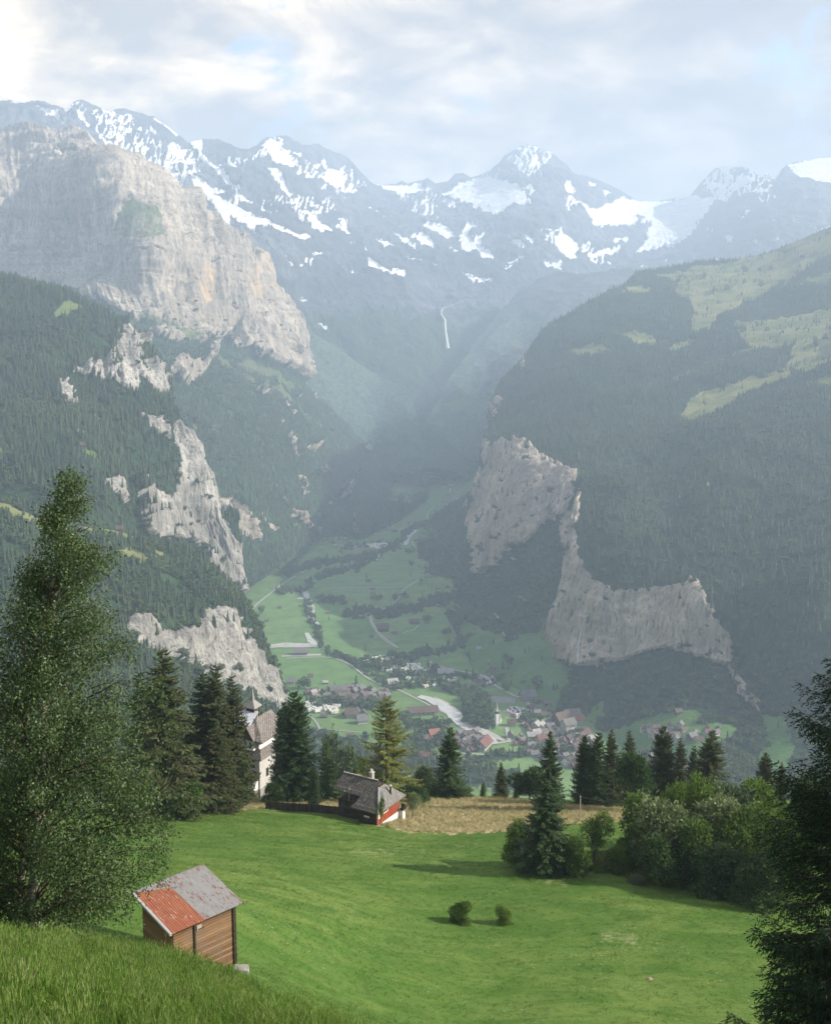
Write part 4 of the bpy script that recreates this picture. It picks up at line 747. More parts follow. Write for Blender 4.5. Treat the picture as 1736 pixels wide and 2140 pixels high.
def hit(px, py, y0=8, y1=260):
    """near ground point seen at px,py"""
    Y = np.linspace(y0, y1, 700); a, b_ = ray(px, py); d = gz(a * Y, Y) - b_ * Y
    k = np.nonzero(d > 0)[0]; i = k[0] if len(k) else len(Y) - 1
    return np.array([a * Y[i], Y[i], float(gz(a * Y[i], Y[i]))])
RX, RY = np.array([-400, 0, 130, 250, 400, 480, 560, 600, 700, 800, 900]), np.array([31, 31, 31.5, 32, 33.5, 34.5, 34.3, 33.5, 31, 28, 20])
def tall_mask(X, Y):
    px = 868 + F * X / (Y * CP + .55 * Y * SP)
    return (Y < np.interp(px, RX, RY) + 6) & (px < 860 + 20 * fbm(Y / 3, X / 3, 0, 2))
DRY = [(545, 1692), (640, 1690), (720, 1702), (800, 1728), (860, 1740), (960, 1742), (1060, 1738), (1200, 1722), (1310, 1716), (1320, 1690), (1250, 1686), (1120, 1673), (1000, 1667), (900, 1670), (840, 1660), (700, 1640), (540, 1670), (330, 1680), (335, 1696), (420, 1690)]
def dry_mask(X, Y, Z, j=6):
    px, py = to_px(X, Y, Z); return polys(px, py, [DRY], j, .05, 3) & (Y > 110)
gx = np.concatenate([np.arange(-170, -45, 1.5), np.arange(-45, 45, .45), np.arange(45, 190, 1.2)]); gy = np.concatenate([np.arange(2, 48, .35), np.arange(48, 125, .6), np.arange(125, 232, .9)])
GX, GY = np.meshgrid(gx, gy); GZ = gz(GX, GY)
me = mesh_np('meadow', np.stack([GX, GY, GZ], -1).reshape(-1, 3), quads=(lambda I: np.stack([I[:-1, :-1], I[:-1, 1:], I[1:, 1:], I[1:, :-1]], -1).reshape(-1, 4))(np.arange(GX.size).reshape(GX.shape)))
cv_ = np.zeros(GX.shape + (4,), f32); cv_[..., 0] = dry_mask(GX, GY, GZ); cv_[..., 1] = tall_mask(GX, GY)
ppx, ppy = to_px(GX, GY, GZ)
cv_[..., 2] = polys(ppx, ppy, [[(735, 1778), (828, 1776), (825, 1786), (740, 1784)], [(1480, 2260), (1570, 2280), (1560, 2300), (1490, 2290)], [(1255, 1945), (1330, 1955), (1330, 1972), (1265, 1965)], [(1120, 1842), (1190, 1838), (1180, 1852)]], 8, .08, 3)
add_attr(me, 'cover', cv_.reshape(-1, 4))
m, b, out = newmat('meadow_turf'); at_ = b('ShaderNodeAttribute', attribute_name='cover'); sp = b('ShaderNodeSeparateColor'); b.set(sp, 0, at_.outputs['Color']); pos = b('ShaderNodeNewGeometry').outputs['Position']
big = b.noise(pos, .035, 5, .6, .6); mid = b.noise(b.scale(pos, (.12, .35, .3)), 1.0, 6, .65, .8); fin = b.noise(pos, 2.2, 6, .75); fin2 = b.noise(b.scale(pos, (1.3, 3.0, 1.0)), .55, 5, .7)
g = b.mix(b.ramp(big, [(.38, 0.0), (.62, 1.0)]), (.076, .148, .026), (.130, .195, .042))
g = b.mix(b.ramp(mid, [(.40, .85), (.56, 0.0)]), g, (.052, .125, .016))
g = b.mix(b.ramp(mid, [(.56, 0.0), (.74, .5)]), g, (.145, .205, .042))
g = b.mix(b.math('MULTIPLY', b.ramp(b.noise(pos, 3.1, 3, .6), [(.60, 0.0), (.66, 1.0)]), b.ramp(b.noise(pos, .09, 5, .7), [(.50, 0.0), (.62, .75)])), g, (.30, .33, .17))
g = b.mix(b.ramp(fin2, [(.34, .15), (.50, 0.0)]), g, (.030, .085, .012)); g = b.mix(b.ramp(fin, [(.52, 0.0), (.72, .4)]), g, (.15, .20, .05))
dr = b.mix(b.ramp(fin, [(.3, 0.0), (.65, 1.0)]), (.32, .26, .15), (.52, .44, .28)); dr = b.mix(b.ramp(mid, [(.5, 0.0), (.7, .35)]), dr, (.16, .19, .06))
tl = b.mix(b.ramp(fin, [(.3, 0.0), (.6, 1.0)]), (.05, .10, .02), (.12, .19, .04))
c = b.mix(sp.outputs[1], g, tl); c = b.mix(sp.outputs[0], c, dr); c = b.mix(b.math('MULTIPLY', sp.outputs[2], b.ramp(fin2, [(.42, 0.0), (.6, .55)])), c, (.36, .36, .20))
bp = b('ShaderNodeBump'); b.set(bp, 'Strength', .45); b.set(bp, 'Distance', .08); b.set(bp, 'Height', b.math('ADD', fin, b.math('MULTIPLY', fin2, 1.5)))
principled(b, out, c, .9, .15, bp.outputs[0])
link('meadow', me, m, kind='structure', smooth=True)

# the wooded hillside falling from the meadow edge to the valley floor
hx = np.arange(-420, 520, 5.0); hy = np.arange(229, 1300, 5.0); HX, HY = np.meshgrid(hx, hy); ze = gz(np.clip(HX, -160, 180), 229 + 0 * HX)
HZ = ze - (HY - 229) * .60 + 10 * fbm(HX / 90, HY / 90, 4, 4); HZ = np.where(HY < 240, ze - (HY - 229) * .6, HZ)
fl = floor_z(HX, HY) - 6; HZ = np.maximum(HZ, fl)
hc = np.stack([HX, HY, HZ], -1); hpx, hpy = to_px(HX, HY, HZ)
hm_ = np.zeros(HX.shape + (4,), f32); hm_[..., 1] = (fbm(HX / 60, HY / 60, 9, 3) > .12)
me = mesh_np('hillside', hc.reshape(-1, 3), quads=(lambda I: np.stack([I[:-1, :-1], I[:-1, 1:], I[1:, 1:], I[1:, :-1]], -1).reshape(-1, 4))(np.arange(HX.size).reshape(HX.shape))); add_attr(me, 'cover', hm_.reshape(-1, 4))
link('hillside', me, matD, kind='structure', smooth=True)
SHEETS['hillside'] = dict(px=hpx, py=hpy, co=hc, m=hm_)
woods('hillside', .012, 9000, 13, 'below the edge of the meadow', lambda x, y, p: .6 + 0 * x, cond=lambda x, y, p: p[..., 1] > 330)

# ------------------------------------------------------------------ grass
def blades(seed, n, h, w, spread, lean=.35, head=False):
    r = np.random.default_rng(seed); co = []; tr = []
    for k in range(n):
        a, d = r.uniform(0, 6.28), r.uniform(0, spread); x, y = d * math.cos(a), d * math.sin(a); hh = h * r.uniform(.5, 1.15); la = r.uniform(0, 6.28); ln = lean * hh * r.uniform(.2, 1.3)
        dx, dy = math.cos(la) * ln, math.sin(la) * ln; wa = r.uniform(0, 3.14); wx, wy = w * math.cos(wa) / 2, w * math.sin(wa) / 2; b0 = len(co)
        co += [(x - wx, y - wy, -.05), (x + wx, y + wy, -.05), (x + dx * .35 + wx * .8, y + dy * .35 + wy * .8, hh * .6), (x + dx * .35 - wx * .8, y + dy * .35 - wy * .8, hh * .6), (x + dx, y + dy, hh * .95)]
        tr += [(b0, b0 + 1, b0 + 2), (b0, b0 + 2, b0 + 3), (b0 + 3, b0 + 2, b0 + 4)]
        if head and r.random() < .5:
            b0 = len(co); q = .012; tx, ty, tz = x + dx, y + dy, hh * .95
            co += [(tx - q, ty, tz - .02), (tx + q, ty, tz - .02), (tx + dx * .1, ty + dy * .1, tz + .12)]; tr.append((b0, b0 + 1, b0 + 2))
    return np.array(co), tr

def tuft_coll(name, mats, **kw):
    cl = bpy.data.collections.new(name)
    for k, mt in enumerate(mats):
        c_, t_ = blades(50 + k, **kw); me = mesh_np('grass_tuft', c_, tris=t_); me.materials.append(mt); cl.objects.link(bpy.data.objects.new('grass_tuft', me))
    return cl
Mg1 = mat_leaf('tall_grass_green', (.095, .185, .030), (.19, .28, .060), trans=.3, rnd=.55, rough=.5)
Mg2 = mat_leaf('tall_grass_straw', (.17, .22, .07), (.28, .30, .12), trans=.3, rnd=.6, rough=.6)
Mg3 = mat_leaf('lawn_grass', (.072, .150, .020), (.130, .200, .034), trans=.3, rnd=.6, rough=.5)
Mg3b = mat_leaf('lawn_grass_deep', (.060, .135, .018), (.11, .18, .028), trans=.3, rnd=.6, rough=.5)
Mg4 = mat_leaf('hay_grass', (.40, .33, .20), (.60, .52, .34), trans=.3, rnd=.6, rough=.7)
Mg5 = mat_leaf('tall_grass_dark', (.055, .125, .020), (.11, .18, .035), trans=.3, rnd=.55, rough=.5)
n = 34000; X = rng.uniform(-44, 6, n); Y = rng.uniform(10, 44, n)**1.0; k = tall_mask(X, Y); X, Y = X[k], Y[k]
hs = (.75 + .5 * fbm(X / 3.5, Y / 3.5, 2, 3)) * rng.uniform(.7, 1.2, len(X))
scatter('tall_grass', np.stack([X, Y, gz(X, Y)], 1), hs * (1 + np.clip((26 - Y) / 60, 0, .3)), rng.uniform(0, 6.28, len(X)), tuft_coll('tall_tufts', [Mg1, Mg1, Mg5, Mg1, Mg1, Mg2], n=26, h=.62, w=.016, spread=.22, lean=.55, head=True), 'long uncut grass with seed heads on the near slope')
n = 120000; Y = 48 + 110 * rng.random(n)**.8; X = rng.uniform(-75, 95, n); Z = gz(X, Y); k = ~dry_mask(X, Y, Z) & ~tall_mask(X, Y); k &= np.abs(to_px(X, Y, Z)[0] - 868) < 920; X, Y, Z = X[k], Y[k], Z[k]
scatter('meadow_grass', np.stack([X, Y, Z], 1), rng.uniform(.5, 1.2, len(X)) * (1 + .5 * fbm(X / 5, Y / 5, 2, 3)), rng.uniform(0, 6.28, len(X)), tuft_coll('lawn_tufts', [Mg3, Mg3, Mg3, Mg3], n=18, h=.075, w=.02, spread=.45, lean=1.2), 'short mown grass of the green meadow')
n = 90000; X = rng.uniform(-70, 75, n); Y = rng.uniform(118, 205, n); Z = gz(X, Y); k = dry_mask(X, Y, Z, 3); X, Y, Z = X[k], Y[k], Z[k]
scatter('hay_grass', np.stack([X, Y, Z], 1), rng.uniform(.6, 1.25, len(X)), rng.uniform(0, 6.28, len(X)), tuft_coll('hay_tufts', [Mg4, Mg4, Mg4, Mg2], n=16, h=.5, w=.03, spread=.28, lean=.4), 'tall straw coloured hay grass at the far side of the meadow')

# ------------------------------------------------------------------ trees near by
M_bark = mat_plain('spruce_bark', (.11, .08, .06), .95, .3, 6)
M_spr = [mat_leaf('spruce_needles_dark', (.012, .036, .010), (.060, .110, .030), trans=.12, rnd=.1), mat_leaf('spruce_needles_olive', (.030, .050, .014), (.080, .100, .030), (.075, .070, .028), trans=.12, rnd=.1),
         mat_leaf('spruce_needles_fresh', (.040, .095, .020), (.110, .180, .040), trans=.2, rnd=.1), mat_leaf('larch_needles', (.110, .150, .030), (.260, .270, .070), trans=.3, rnd=.1), mat_leaf('spruce_needles_near', (.007, .024, .009), (.017, .044, .015), trans=.1, rnd=.1)]
def tube(path, rad, sides=7):
    path = np.asarray(path, float); n = len(path); rad = np.broadcast_to(rad, n); t = np.gradient(path, axis=0); t /= np.linalg.norm(t, axis=1)[:, None] + 1e-9
    ref = np.array([.31, .2, .93]) if abs(t[0][2]) < .8 else np.array([1., .1, 0]); a = np.cross(t, ref); a /= np.linalg.norm(a, axis=1)[:, None]; c_ = np.cross(t, a)
    th = np.arange(sides) * 2 * math.pi / sides; co = (path[:, None] + rad[:, None, None] * (a[:, None] * np.cos(th)[None, :, None] + c_[:, None] * np.sin(th)[None, :, None])).reshape(-1, 3)
    q = [(i * sides + s, i * sides + (s + 1) % sides, (i + 1) * sides + (s + 1) % sides, (i + 1) * sides + s) for i in range(n - 1) for s in range(sides)]
    return co, q
class Acc:
    def __init__(s): s.c = []; s.q = []; s.t = []; s.n = 0
    def add(s, co, q=None, t=None):
        co = np.asarray(co, float).reshape(-1, 3); s.c.append(co)
        if q is not None and len(q): s.q.append(np.asarray(q) + s.n)
        if t is not None and len(t): s.t.append(np.asarray(t) + s.n)
        s.n += len(co)
    def diamonds(s, base, d, ln, w, nrm=None):
        """leaf or twig quads: base points, directions, lengths, widths"""
        n = len(base); r = rng.normal(size=(n, 3)) if nrm is None else nrm; sd = np.cross(d, r); sd /= np.linalg.norm(sd, axis=1)[:, None] + 1e-9
        ln = np.broadcast_to(ln, n)[:, None]; w = np.broadcast_to(w, n)[:, None]
        co = np.stack([base, base + d * ln * .42 + sd * w / 2, base + d * ln, base + d * ln * .42 - sd * w / 2], 1).reshape(-1, 3)
        s.add(co, q=np.arange(n * 4).reshape(n, 4))
    def mesh(s, name):
        return mesh_np(name, np.concatenate(s.c), quads=np.concatenate(s.q) if s.q else None, tris=np.concatenate(s.t) if s.t else None)
def unit(v): return v / (np.linalg.norm(v, axis=-1)[..., None] + 1e-9)
def spruce(seed, H=18., Rr=3.6, whorls=46, nb=8, tw=15, sparse=0.0, up=.25, hang=.6, twl=.34, tww=.17, low=.05, powr=.8, onesided=None):
    r = np.random.default_rng(seed); A = Acc(); T = Acc()
    bx_, by_ = r.normal() * .15, r.normal() * .15
    zs = np.linspace(0, 1, 14); T.add(*tube(np.stack([bx_ * np.sin(zs * 3) , by_ * np.sin(zs * 2.5), zs * H], 1), H * .014 * (1 - zs)**.8 + .015))
    for i in range(whorls):
        s = (i + r.uniform(-.3, .3)) / whorls; s = min(max(s, 0), .985); z = H * (low + (1 - low) * s); off = np.array([bx_ * math.sin(3 * z / H), by_ * math.sin(2.5 * z / H), 0])
        for k in range(nb if s < .85 else 5):
            if r.random() < sparse: continue
            a = r.uniform(0, 2 * math.pi); L = (Rr * (1 - s)**powr * r.uniform(.62, 1.12) + .12) * (.55 + .45 * min(1, (s + .02) / .10))
            el = up * (s * 2.2 - .55) + r.normal() * .08; h = np.array([math.cos(a), math.sin(a), 0])
            tt = np.linspace(.12, 1, tw); dz = L * (math.tan(el) * tt - .42 * hang * tt**1.6 + .22 * tt**4)
            pts = off + h * (L * tt)[:, None]; pts[:, 2] = z + dz
            if L > 1.2: T.add(*tube(pts[::3], np.linspace(.035, .008, len(pts[::3])), 3))
            sd = np.array([-math.sin(a), math.cos(a), 0])
            for sg in (-1, 1):
                tl = twl * L * (1.15 - tt)**.7 * r.uniform(.6, 1.15, tw) + .10
                d = unit(h * .75 + sg * sd * r.uniform(.5, 1.1, tw)[:, None] + np.array([0, 0, -1]) * (hang * r.uniform(.1, .8, tw))[:, None])
                A.diamonds(pts, d, tl, tww * r.uniform(.7, 1.3, tw) * (.5 + .5 * min(1, L)), nrm=np.array([0, 0, 1.]) + .5 * r.normal(size=(tw, 3)))
                m2 = r.random(tw) < .8; nn = int(m2.sum())
                if nn: A.diamonds((pts + d * tl[:, None] * .45)[m2], unit(d[m2] * .4 + np.array([0, 0, -1.]) * hang + .25 * r.normal(size=(nn, 3))), tl[m2] * .75, tww * .8)
            A.diamonds(pts[-1:], unit(h + np.array([0, 0, .25]))[None], .35, tww * .8)
    A.diamonds(np.array([[bx_ * math.sin(3), by_ * math.sin(2.5), H * .975]]), np.array([[0, 0, 1.]]), H * .04, .08)
    return T.mesh('trunk'), A.mesh('crown')
TP = {'spruce': [spruce(101 + k, 18, [3.3, 3.0, 3.7][k], 44, 8, 13, hang=[.9, .7, 1.1][k]) for k in range(3)],
      'dense': [spruce(121 + k, 18, 4.1, 52, 10, 13, hang=.75, up=.35, powr=.62) for k in range(2)],
      'larch': [spruce(131, 18, 4.6, 34, 6, 20, .15, up=.35, hang=.45, twl=.26, tww=.15, powr=.66), spruce(132, 18, 3.4, 34, 6, 16, .15, up=.3, hang=.5, twl=.28, tww=.15)]}
def place_tree(kind, var, px, Y, top, mat, label, group, wf=1.0, name='spruce_tree', cat='tree', base=None, rz=None):
    if base is not None: p = hit(px, base); Y = p[1]
    a, bt = ray(px, top); X = float(a * Y); z = float(gz(X, Y)) if Y < 229 else float(np.interp(Y, hy, HZ[:, np.argmin(np.abs(hx - X))]))
    Hh = float(bt * Y) - z + .3; s = Hh / 18.; wf *= 1.3 if kind != 'larch' else 1.45
    tm, cm = TP[kind][var]
    o = bpy.data.objects.new(name, None); COL.objects.link(o); o.location = (X, Y, z - .3); o.rotation_euler = (0, 0, rng.uniform(0, 6.28) if rz is None else rz); o.scale = (s * wf, s * wf, s)
    tag(o, label, cat, group)
    for nm, me_, mt in (('trunk', tm, M_bark), ('crown', cm, mat)):
        c_ = bpy.data.objects.new(nm, me_); COL.objects.link(c_); c_.parent = o
        if not me_.materials: me_.materials.append(mt)
        c_.material_slots[0].link = 'OBJECT'; c_.material_slots[0].material = mt
    return o
K = M_spr
for a in [
    ('spruce', 2, 338, 150, 1352, K[1], 'tall brownish spruce half hidden behind the birch crown', 1.1), ('spruce', 0, 290, 158, 1400, K[0], 'dark spruce showing through the right edge of the birch', 1.0), ('dense', 0, 372, 160, 1560, K[2], 'short green spruce right of the brownish spruce', .9), ('dense', 1, 395, 166, 1500, K[0], 'slim shaded spruce between the birch and the clump by the villa', .7),
    ('spruce', 2, 428, 164, 1402, K[0], 'leftmost spruce of the tall clump in front of the villa', 1.0), ('spruce', 1, 455, 162, 1385, K[1], 'tallest, middle spruce of the clump in front of the villa', 1.0), ('spruce', 0, 482, 165, 1408, K[1], 'rightmost spruce of the clump, overlapping the villa wall', .78), ('dense', 0, 450, 158, 1520, K[1], 'lower bushy spruce at the foot of the tall clump by the villa', .95),
    ('dense', 1, 592, 182, 1466, K[0], 'narrow spruce standing directly right of the villa', .62), ('dense', 0, 616, 176, 1443, K[0], 'tall pointed dark green spruce between the villa and the chalet', .82), ('dense', 1, 655, 168, 1600, K[0], 'low dark young spruce at the right foot of the pointed spruce', .6), ('larch', 1, 684, 180, 1545, K[2], 'light green young larch behind the end of the wooden fence', .9),
    ('larch', 0, 806, 176, 1456, K[3], 'big yellow green larch with open layered boughs behind the chalet', .92),
    ('spruce', 2, 942, 184, 1518, K[0], 'drooping dark spruce alone at the edge of the hay field', 1.1), ('spruce', 1, 1045, 192, 1592, K[1], 'small olive spruce on the far edge of the hay field', 1.1), ('dense', 1, 1010, 197, 1634, K[2], 'tiny spruce beside the small olive one', .8),
    ('spruce', 2, 1148, 0, 1628, K[0], 'drooping spruce standing in front on the mown meadow', 1.45, 1822), ('spruce', 0, 1151, 168, 1525, K[0], 'tall spruce right behind the one on the mown meadow', .95), ('spruce', 1, 1078, 194, 1632, K[0], 'small dark spruce just left of the tall pair on the meadow', 1.0),
    ('dense', 0, 1222, 178, 1535, K[0], 'leftmost spruce of the group behind the power line', .7), ('dense', 1, 1250, 176, 1530, K[0], 'second spruce from the left in the group behind the power line', .75), ('spruce', 1, 1280, 182, 1524, K[1], 'tall thin spruce in the middle of the group behind the power line', .95), ('spruce', 0, 1313, 186, 1526, K[1], 'rightmost thin spruce of the group behind the power line', .85),
    ('dense', 1, 1388, 176, 1517, K[1], 'broad spruce left in the group behind the round shrubs', .82), ('spruce', 0, 1420, 182, 1540, K[1], 'narrow spruce next to the broad one behind the shrubs', .85), ('spruce', 1, 1449, 186, 1556, K[1], 'smallest spruce of the group behind the round shrubs', .85), ('spruce', 2, 1490, 174, 1524, K[1], 'rightmost wide spruce of the group behind the shrubs', 1.25),
    ('dense', 0, 1600, 168, 1572, K[1], 'lone spruce rising above the right end of the shrubs', .8), ('spruce', 0, 1632, 172, 1592, K[1], 'lesser spruce leaning on the lone one at the right of the shrubs', .9), ('dense', 1, 1690, 150, 1640, K[0], 'shaded spruce behind the big near spruce', 1.0)]:
    k_, vv, px_, Y_, tp_, mt_, lb_, wf_ = a[:8]
    place_tree(k_, vv, px_, Y_, tp_, mt_, lb_, 'larches at the meadow edge' if k_ == 'larch' else 'spruces around the meadow', wf_, base=a[8] if len(a) > 8 else None, name='larch_tree' if k_ == 'larch' else 'spruce_tree')

M_lf = [mat_leaf('leaf_crown_green', (.028, .075, .014), (.175, .265, .055), trans=.35, rnd=.1), mat_leaf('leaf_crown_dark', (.016, .045, .012), (.075, .135, .036), trans=.25, rnd=.1), mat_leaf('leaf_crown_bright', (.050, .115, .018), (.20, .29, .055), trans=.35, rnd=.1),
        mat_leaf('leaf_crown_silver', (.075, .115, .045), (.27, .32, .15), trans=.25, rnd=.1), mat_leaf('leaf_crown_dusty', (.070, .110, .060), (.140, .190, .100), trans=.25, rnd=.1)]
M_bark2 = mat_plain('grey_bark', (.16, .145, .125), .95, .25, 6)
def broad(seed, lobes=11, n=9000, leaf=.24, squat=1.0, trunk=.28, low=.12, upright=0.0):
    """unit crown about 1 high and 1 wide scaled by 8 m: limbs, leaf clumps with gaps"""
    r = np.random.default_rng(seed); A = Acc(); T = Acc(); S_ = 8.0
    lb = []
    for k in range(lobes):
        a = r.uniform(0, 6.28); d = r.uniform(.05, .33); z = r.uniform(low + .15, .82); d *= (1.0 - .55 * abs(z - .42) / .5)
        lb.append((d * math.cos(a), d * math.sin(a), z, r.uniform(.13, .23)))
    T.add(*tube([(0, 0, -.05 * S_), (0.01 * S_, 0, trunk * .5 * S_), (.0, .01 * S_, trunk * S_), (0, 0, .6 * S_)], [.18, .14, .11, .04]))
    for (x, y, z, rr) in lb: T.add(*tube([(0, 0, trunk * .7 * S_), (x * .5 * S_, y * .5 * S_, (trunk + (z - trunk) * .55) * S_), (x * S_, y * S_, z * S_)], [.08, .05, .02], 5))
    w = np.array([l[3]**2 for l in lb]); w /= w.sum(); li = r.choice(lobes, n, p=w); L = np.array(lb)[li]
    d = unit(r.normal(size=(n, 3))); d[:, 2] = np.where(d[:, 2] < -.5, -d[:, 2], d[:, 2]); rad = L[:, 3] * (1 + .8 * fbm(d[:, 0] * 3 + li, d[:, 1] * 3, d[:, 2] * 3, 3)) * r.uniform(.55, 1.06, n)**.6
    p = (L[:, :3] + d * rad[:, None] * np.array([1, 1, .95 + upright])) * S_
    keep = fbm(p[:, 0] * 1.3, p[:, 1] * 1.3, p[:, 2] * 1.3, 2) > -.22; p, d = p[keep], d[keep]
    dr = unit(d * .7 + r.normal(size=p.shape) * .55 + np.array([0, 0, upright * 1.5])); A.diamonds(p, dr, leaf * 1.35 * r.uniform(.5, 1.4, len(p)), leaf * .85)
    return T.mesh('trunk'), A.mesh('crown')
BP = [broad(201, 12, 11000), broad(202, 9, 9000, upright=.3), broad(203, 16, 13000, trunk=.15, low=.0), broad(204, 13, 12000, .22, trunk=.12, low=-.05, upright=.5), broad(205, 8, 5000, .2, trunk=.2, low=.1)]
def place_broad(var, px, Y, top, width_px, mat, label, group='leafy trees and shrubs around the meadow', base=None, name='leafy_tree', cat='tree', rz=None, drop=0.0):
    if base is not None: p = hit(px, base); Y = p[1]
    a, bt = ray(px, top); X = float(a * Y); z = (float(gz(X, Y)) if Y < 229 else float(np.interp(Y, hy, HZ[:, np.argmin(np.abs(hx - X))]))) - drop
    Hh = float(bt * Y) - z; D_ = math.hypot(Y, z) * 1.0; wd = width_px * D_ / F * 1.0
    tm, cm = BP[var]; o = bpy.data.objects.new(name, None); COL.objects.link(o); o.location = (X, Y, z); o.rotation_euler = (0, 0, rng.uniform(0, 6.28) if rz is None else rz)
    o.scale = (wd / 6.6, wd / 6.6, Hh / 7.7); tag(o, label, cat, group)
    for nm, me_, mt in (('trunk', tm, M_bark2), ('crown', cm, mat)):
        c_ = bpy.data.objects.new(nm, me_); COL.objects.link(c_); c_.parent = o
        if not me_.materials: me_.materials.append(mt)
        c_.material_slots[0].link = 'OBJECT'; c_.material_slots[0].material = mt
    return o
Lf = M_lf
for a in [
    (1, 1322, 168, 1592, 95, Lf[1], 'round dark leafy tree with a smooth dome, right of the power line spruces', 'leafy_tree'),
    (0, 1350, 128, 1660, 110, Lf[0], 'leafy shrub at the left end of the big thicket', 'shrub'), (2, 1392, 122, 1668, 130, Lf[3], 'silvery domed willow shrub in the left half of the thicket', 'shrub'), (3, 1470, 128, 1648, 100, Lf[2], 'bright green pointed shrub topping the middle of the thicket', 'shrub'), (3, 1420, 136, 1650, 80, Lf[2], 'bright shrub behind the silvery dome', 'shrub'),
    (2, 1500, 124, 1660, 140, Lf[3], 'pale olive domed shrub in the middle of the thicket', 'shrub'), (0, 1462, 119, 1712, 110, Lf[0], 'dark leafed shrub at the front middle of the thicket', 'shrub'), (3, 1560, 120, 1700, 150, Lf[0], 'largest shrub of the thicket, right of its middle', 'shrub'), (2, 1540, 130, 1640, 120, Lf[4], 'dusty green shrub behind the largest one', 'shrub'),
    (3, 1620, 112, 1722, 130, Lf[0], 'drooping shrub at the right end of the thicket', 'shrub'), (0, 1600, 130, 1640, 130, Lf[2], 'light green shrub below the lone spruce', 'shrub'), (1, 1680, 122, 1650, 130, Lf[4], 'dull green shrub partly behind the big near spruce', 'shrub'), (0, 1380, 117, 1745, 100, Lf[1], 'low dark shrub in the shade at the foot of the silvery dome', 'shrub'), (2, 1500, 114, 1765, 120, Lf[1], 'low shaded shrub along the front foot of the thicket', 'shrub'), (2, 1590, 109, 1790, 110, Lf[1], 'lowest shaded shrub at the right front of the thicket', 'shrub'), (0, 1325, 124, 1730, 70, Lf[0], 'small shrub hugging the left flank of the thicket', 'shrub'),
    (4, 1243, 124, 1700, 75, Lf[0], 'small airy tree with a pale forked stem right of the meadow spruce', 'leafy_tree'), (2, 1083, 126, 1722, 62, Lf[0], 'leafy bush pressed against the left side of the meadow spruce', 'shrub'), (0, 1205, 120, 1755, 60, Lf[0], 'green bush at the right foot of the meadow spruce', 'shrub'), (0, 1290, 122, 1770, 60, Lf[2], 'loose light green bush between the airy tree and the thicket', 'shrub'),
    (0, 1108, 186, 1604, 85, Lf[1], 'dark leafy tree between the small spruces and the meadow pair', 'leafy_tree'), (1, 884, 190, 1608, 55, Lf[4], 'dusty leafy tree behind the right side of the chalet', 'leafy_tree'), (2, 870, 176, 1640, 55, Lf[1], 'dark rounded bush right behind the chalet roof', 'shrub'), (2, 912, 190, 1630, 60, Lf[1], 'dark bush at the left foot of the lone drooping spruce', 'shrub'), (2, 968, 186, 1648, 45, Lf[0], 'green bush at the right foot of the lone drooping spruce', 'shrub'),
    (0, 735, 260, 1560, 90, Lf[4], 'grey green leafy tree below the meadow edge, left of the larch', 'leafy_tree'), (0, 700, 330, 1535, 75, Lf[4], 'hazy round tree farther down, left of the larch', 'leafy_tree'), (1, 765, 240, 1600, 60, Lf[0], 'green tree right behind the chalet ridge', 'leafy_tree'), (2, 570, 250, 1512, 70, Lf[2], 'bright leafy tree behind the villa roof', 'leafy_tree'), (0, 535, 270, 1500, 60, Lf[0], 'green crown behind the metal roof of the villa', 'leafy_tree'),
    (2, 570, 172, 1632, 45, Lf[1], 'dark garden bush in front of the villa wall', 'shrub'), (2, 398, 150, 1632, 60, Lf[0], 'light green bush at the left edge of the spruce clump', 'shrub'), (2, 372, 148, 1648, 50, Lf[2], 'small bright bush beside the little hidden hut', 'shrub'), (4, 795, 151.5, 1668, 18, Lf[0], 'climbing shrub against the corner of the chalet', 'shrub'), (4, 862, 160, 1655, 40, Lf[3], 'thin pale bush at the right gable of the chalet', 'shrub'),
    (0, -30, 60, 1610, 120, Lf[0], 'leafy tree cut by the left border of the picture', 'leafy_tree')]:
    vv, px_, Y_, tp_, wd_, mt_, lb_, nm_ = a
    place_broad(vv, px_, Y_, tp_, wd_, mt_, lb_, group='leafy trees around the meadow' if nm_ == 'leafy_tree' else 'shrubs around the meadow', name=nm_, cat='tree' if nm_ == 'leafy_tree' else 'shrub', drop=.6)
place_broad(2, 962, 0, 1886, 46, Lf[0], 'larger, left one of the two lone bushes on the open meadow', 'lone bushes on the meadow', base=1928, name='bush', cat='bush', drop=.7)
place_broad(2, 1053, 0, 1896, 38, Lf[2], 'smaller, right one of the two lone bushes on the open meadow', 'lone bushes on the meadow', base=1930, name='bush', cat='bush', drop=.6)
place_broad(2, 1212, 0, 1802, 30, Lf[4], 'tiny grey bush in front of the meadow spruce', 'lone bushes on the meadow', base=1828, name='bush', cat='bush', drop=.2)
place_broad(2, 1330, 0, 1832, 40, Lf[4], 'tiny pale weedy bush at the shaded edge below the thicket', 'lone bushes on the meadow', base=1848, name='bush', cat='bush', drop=.2)
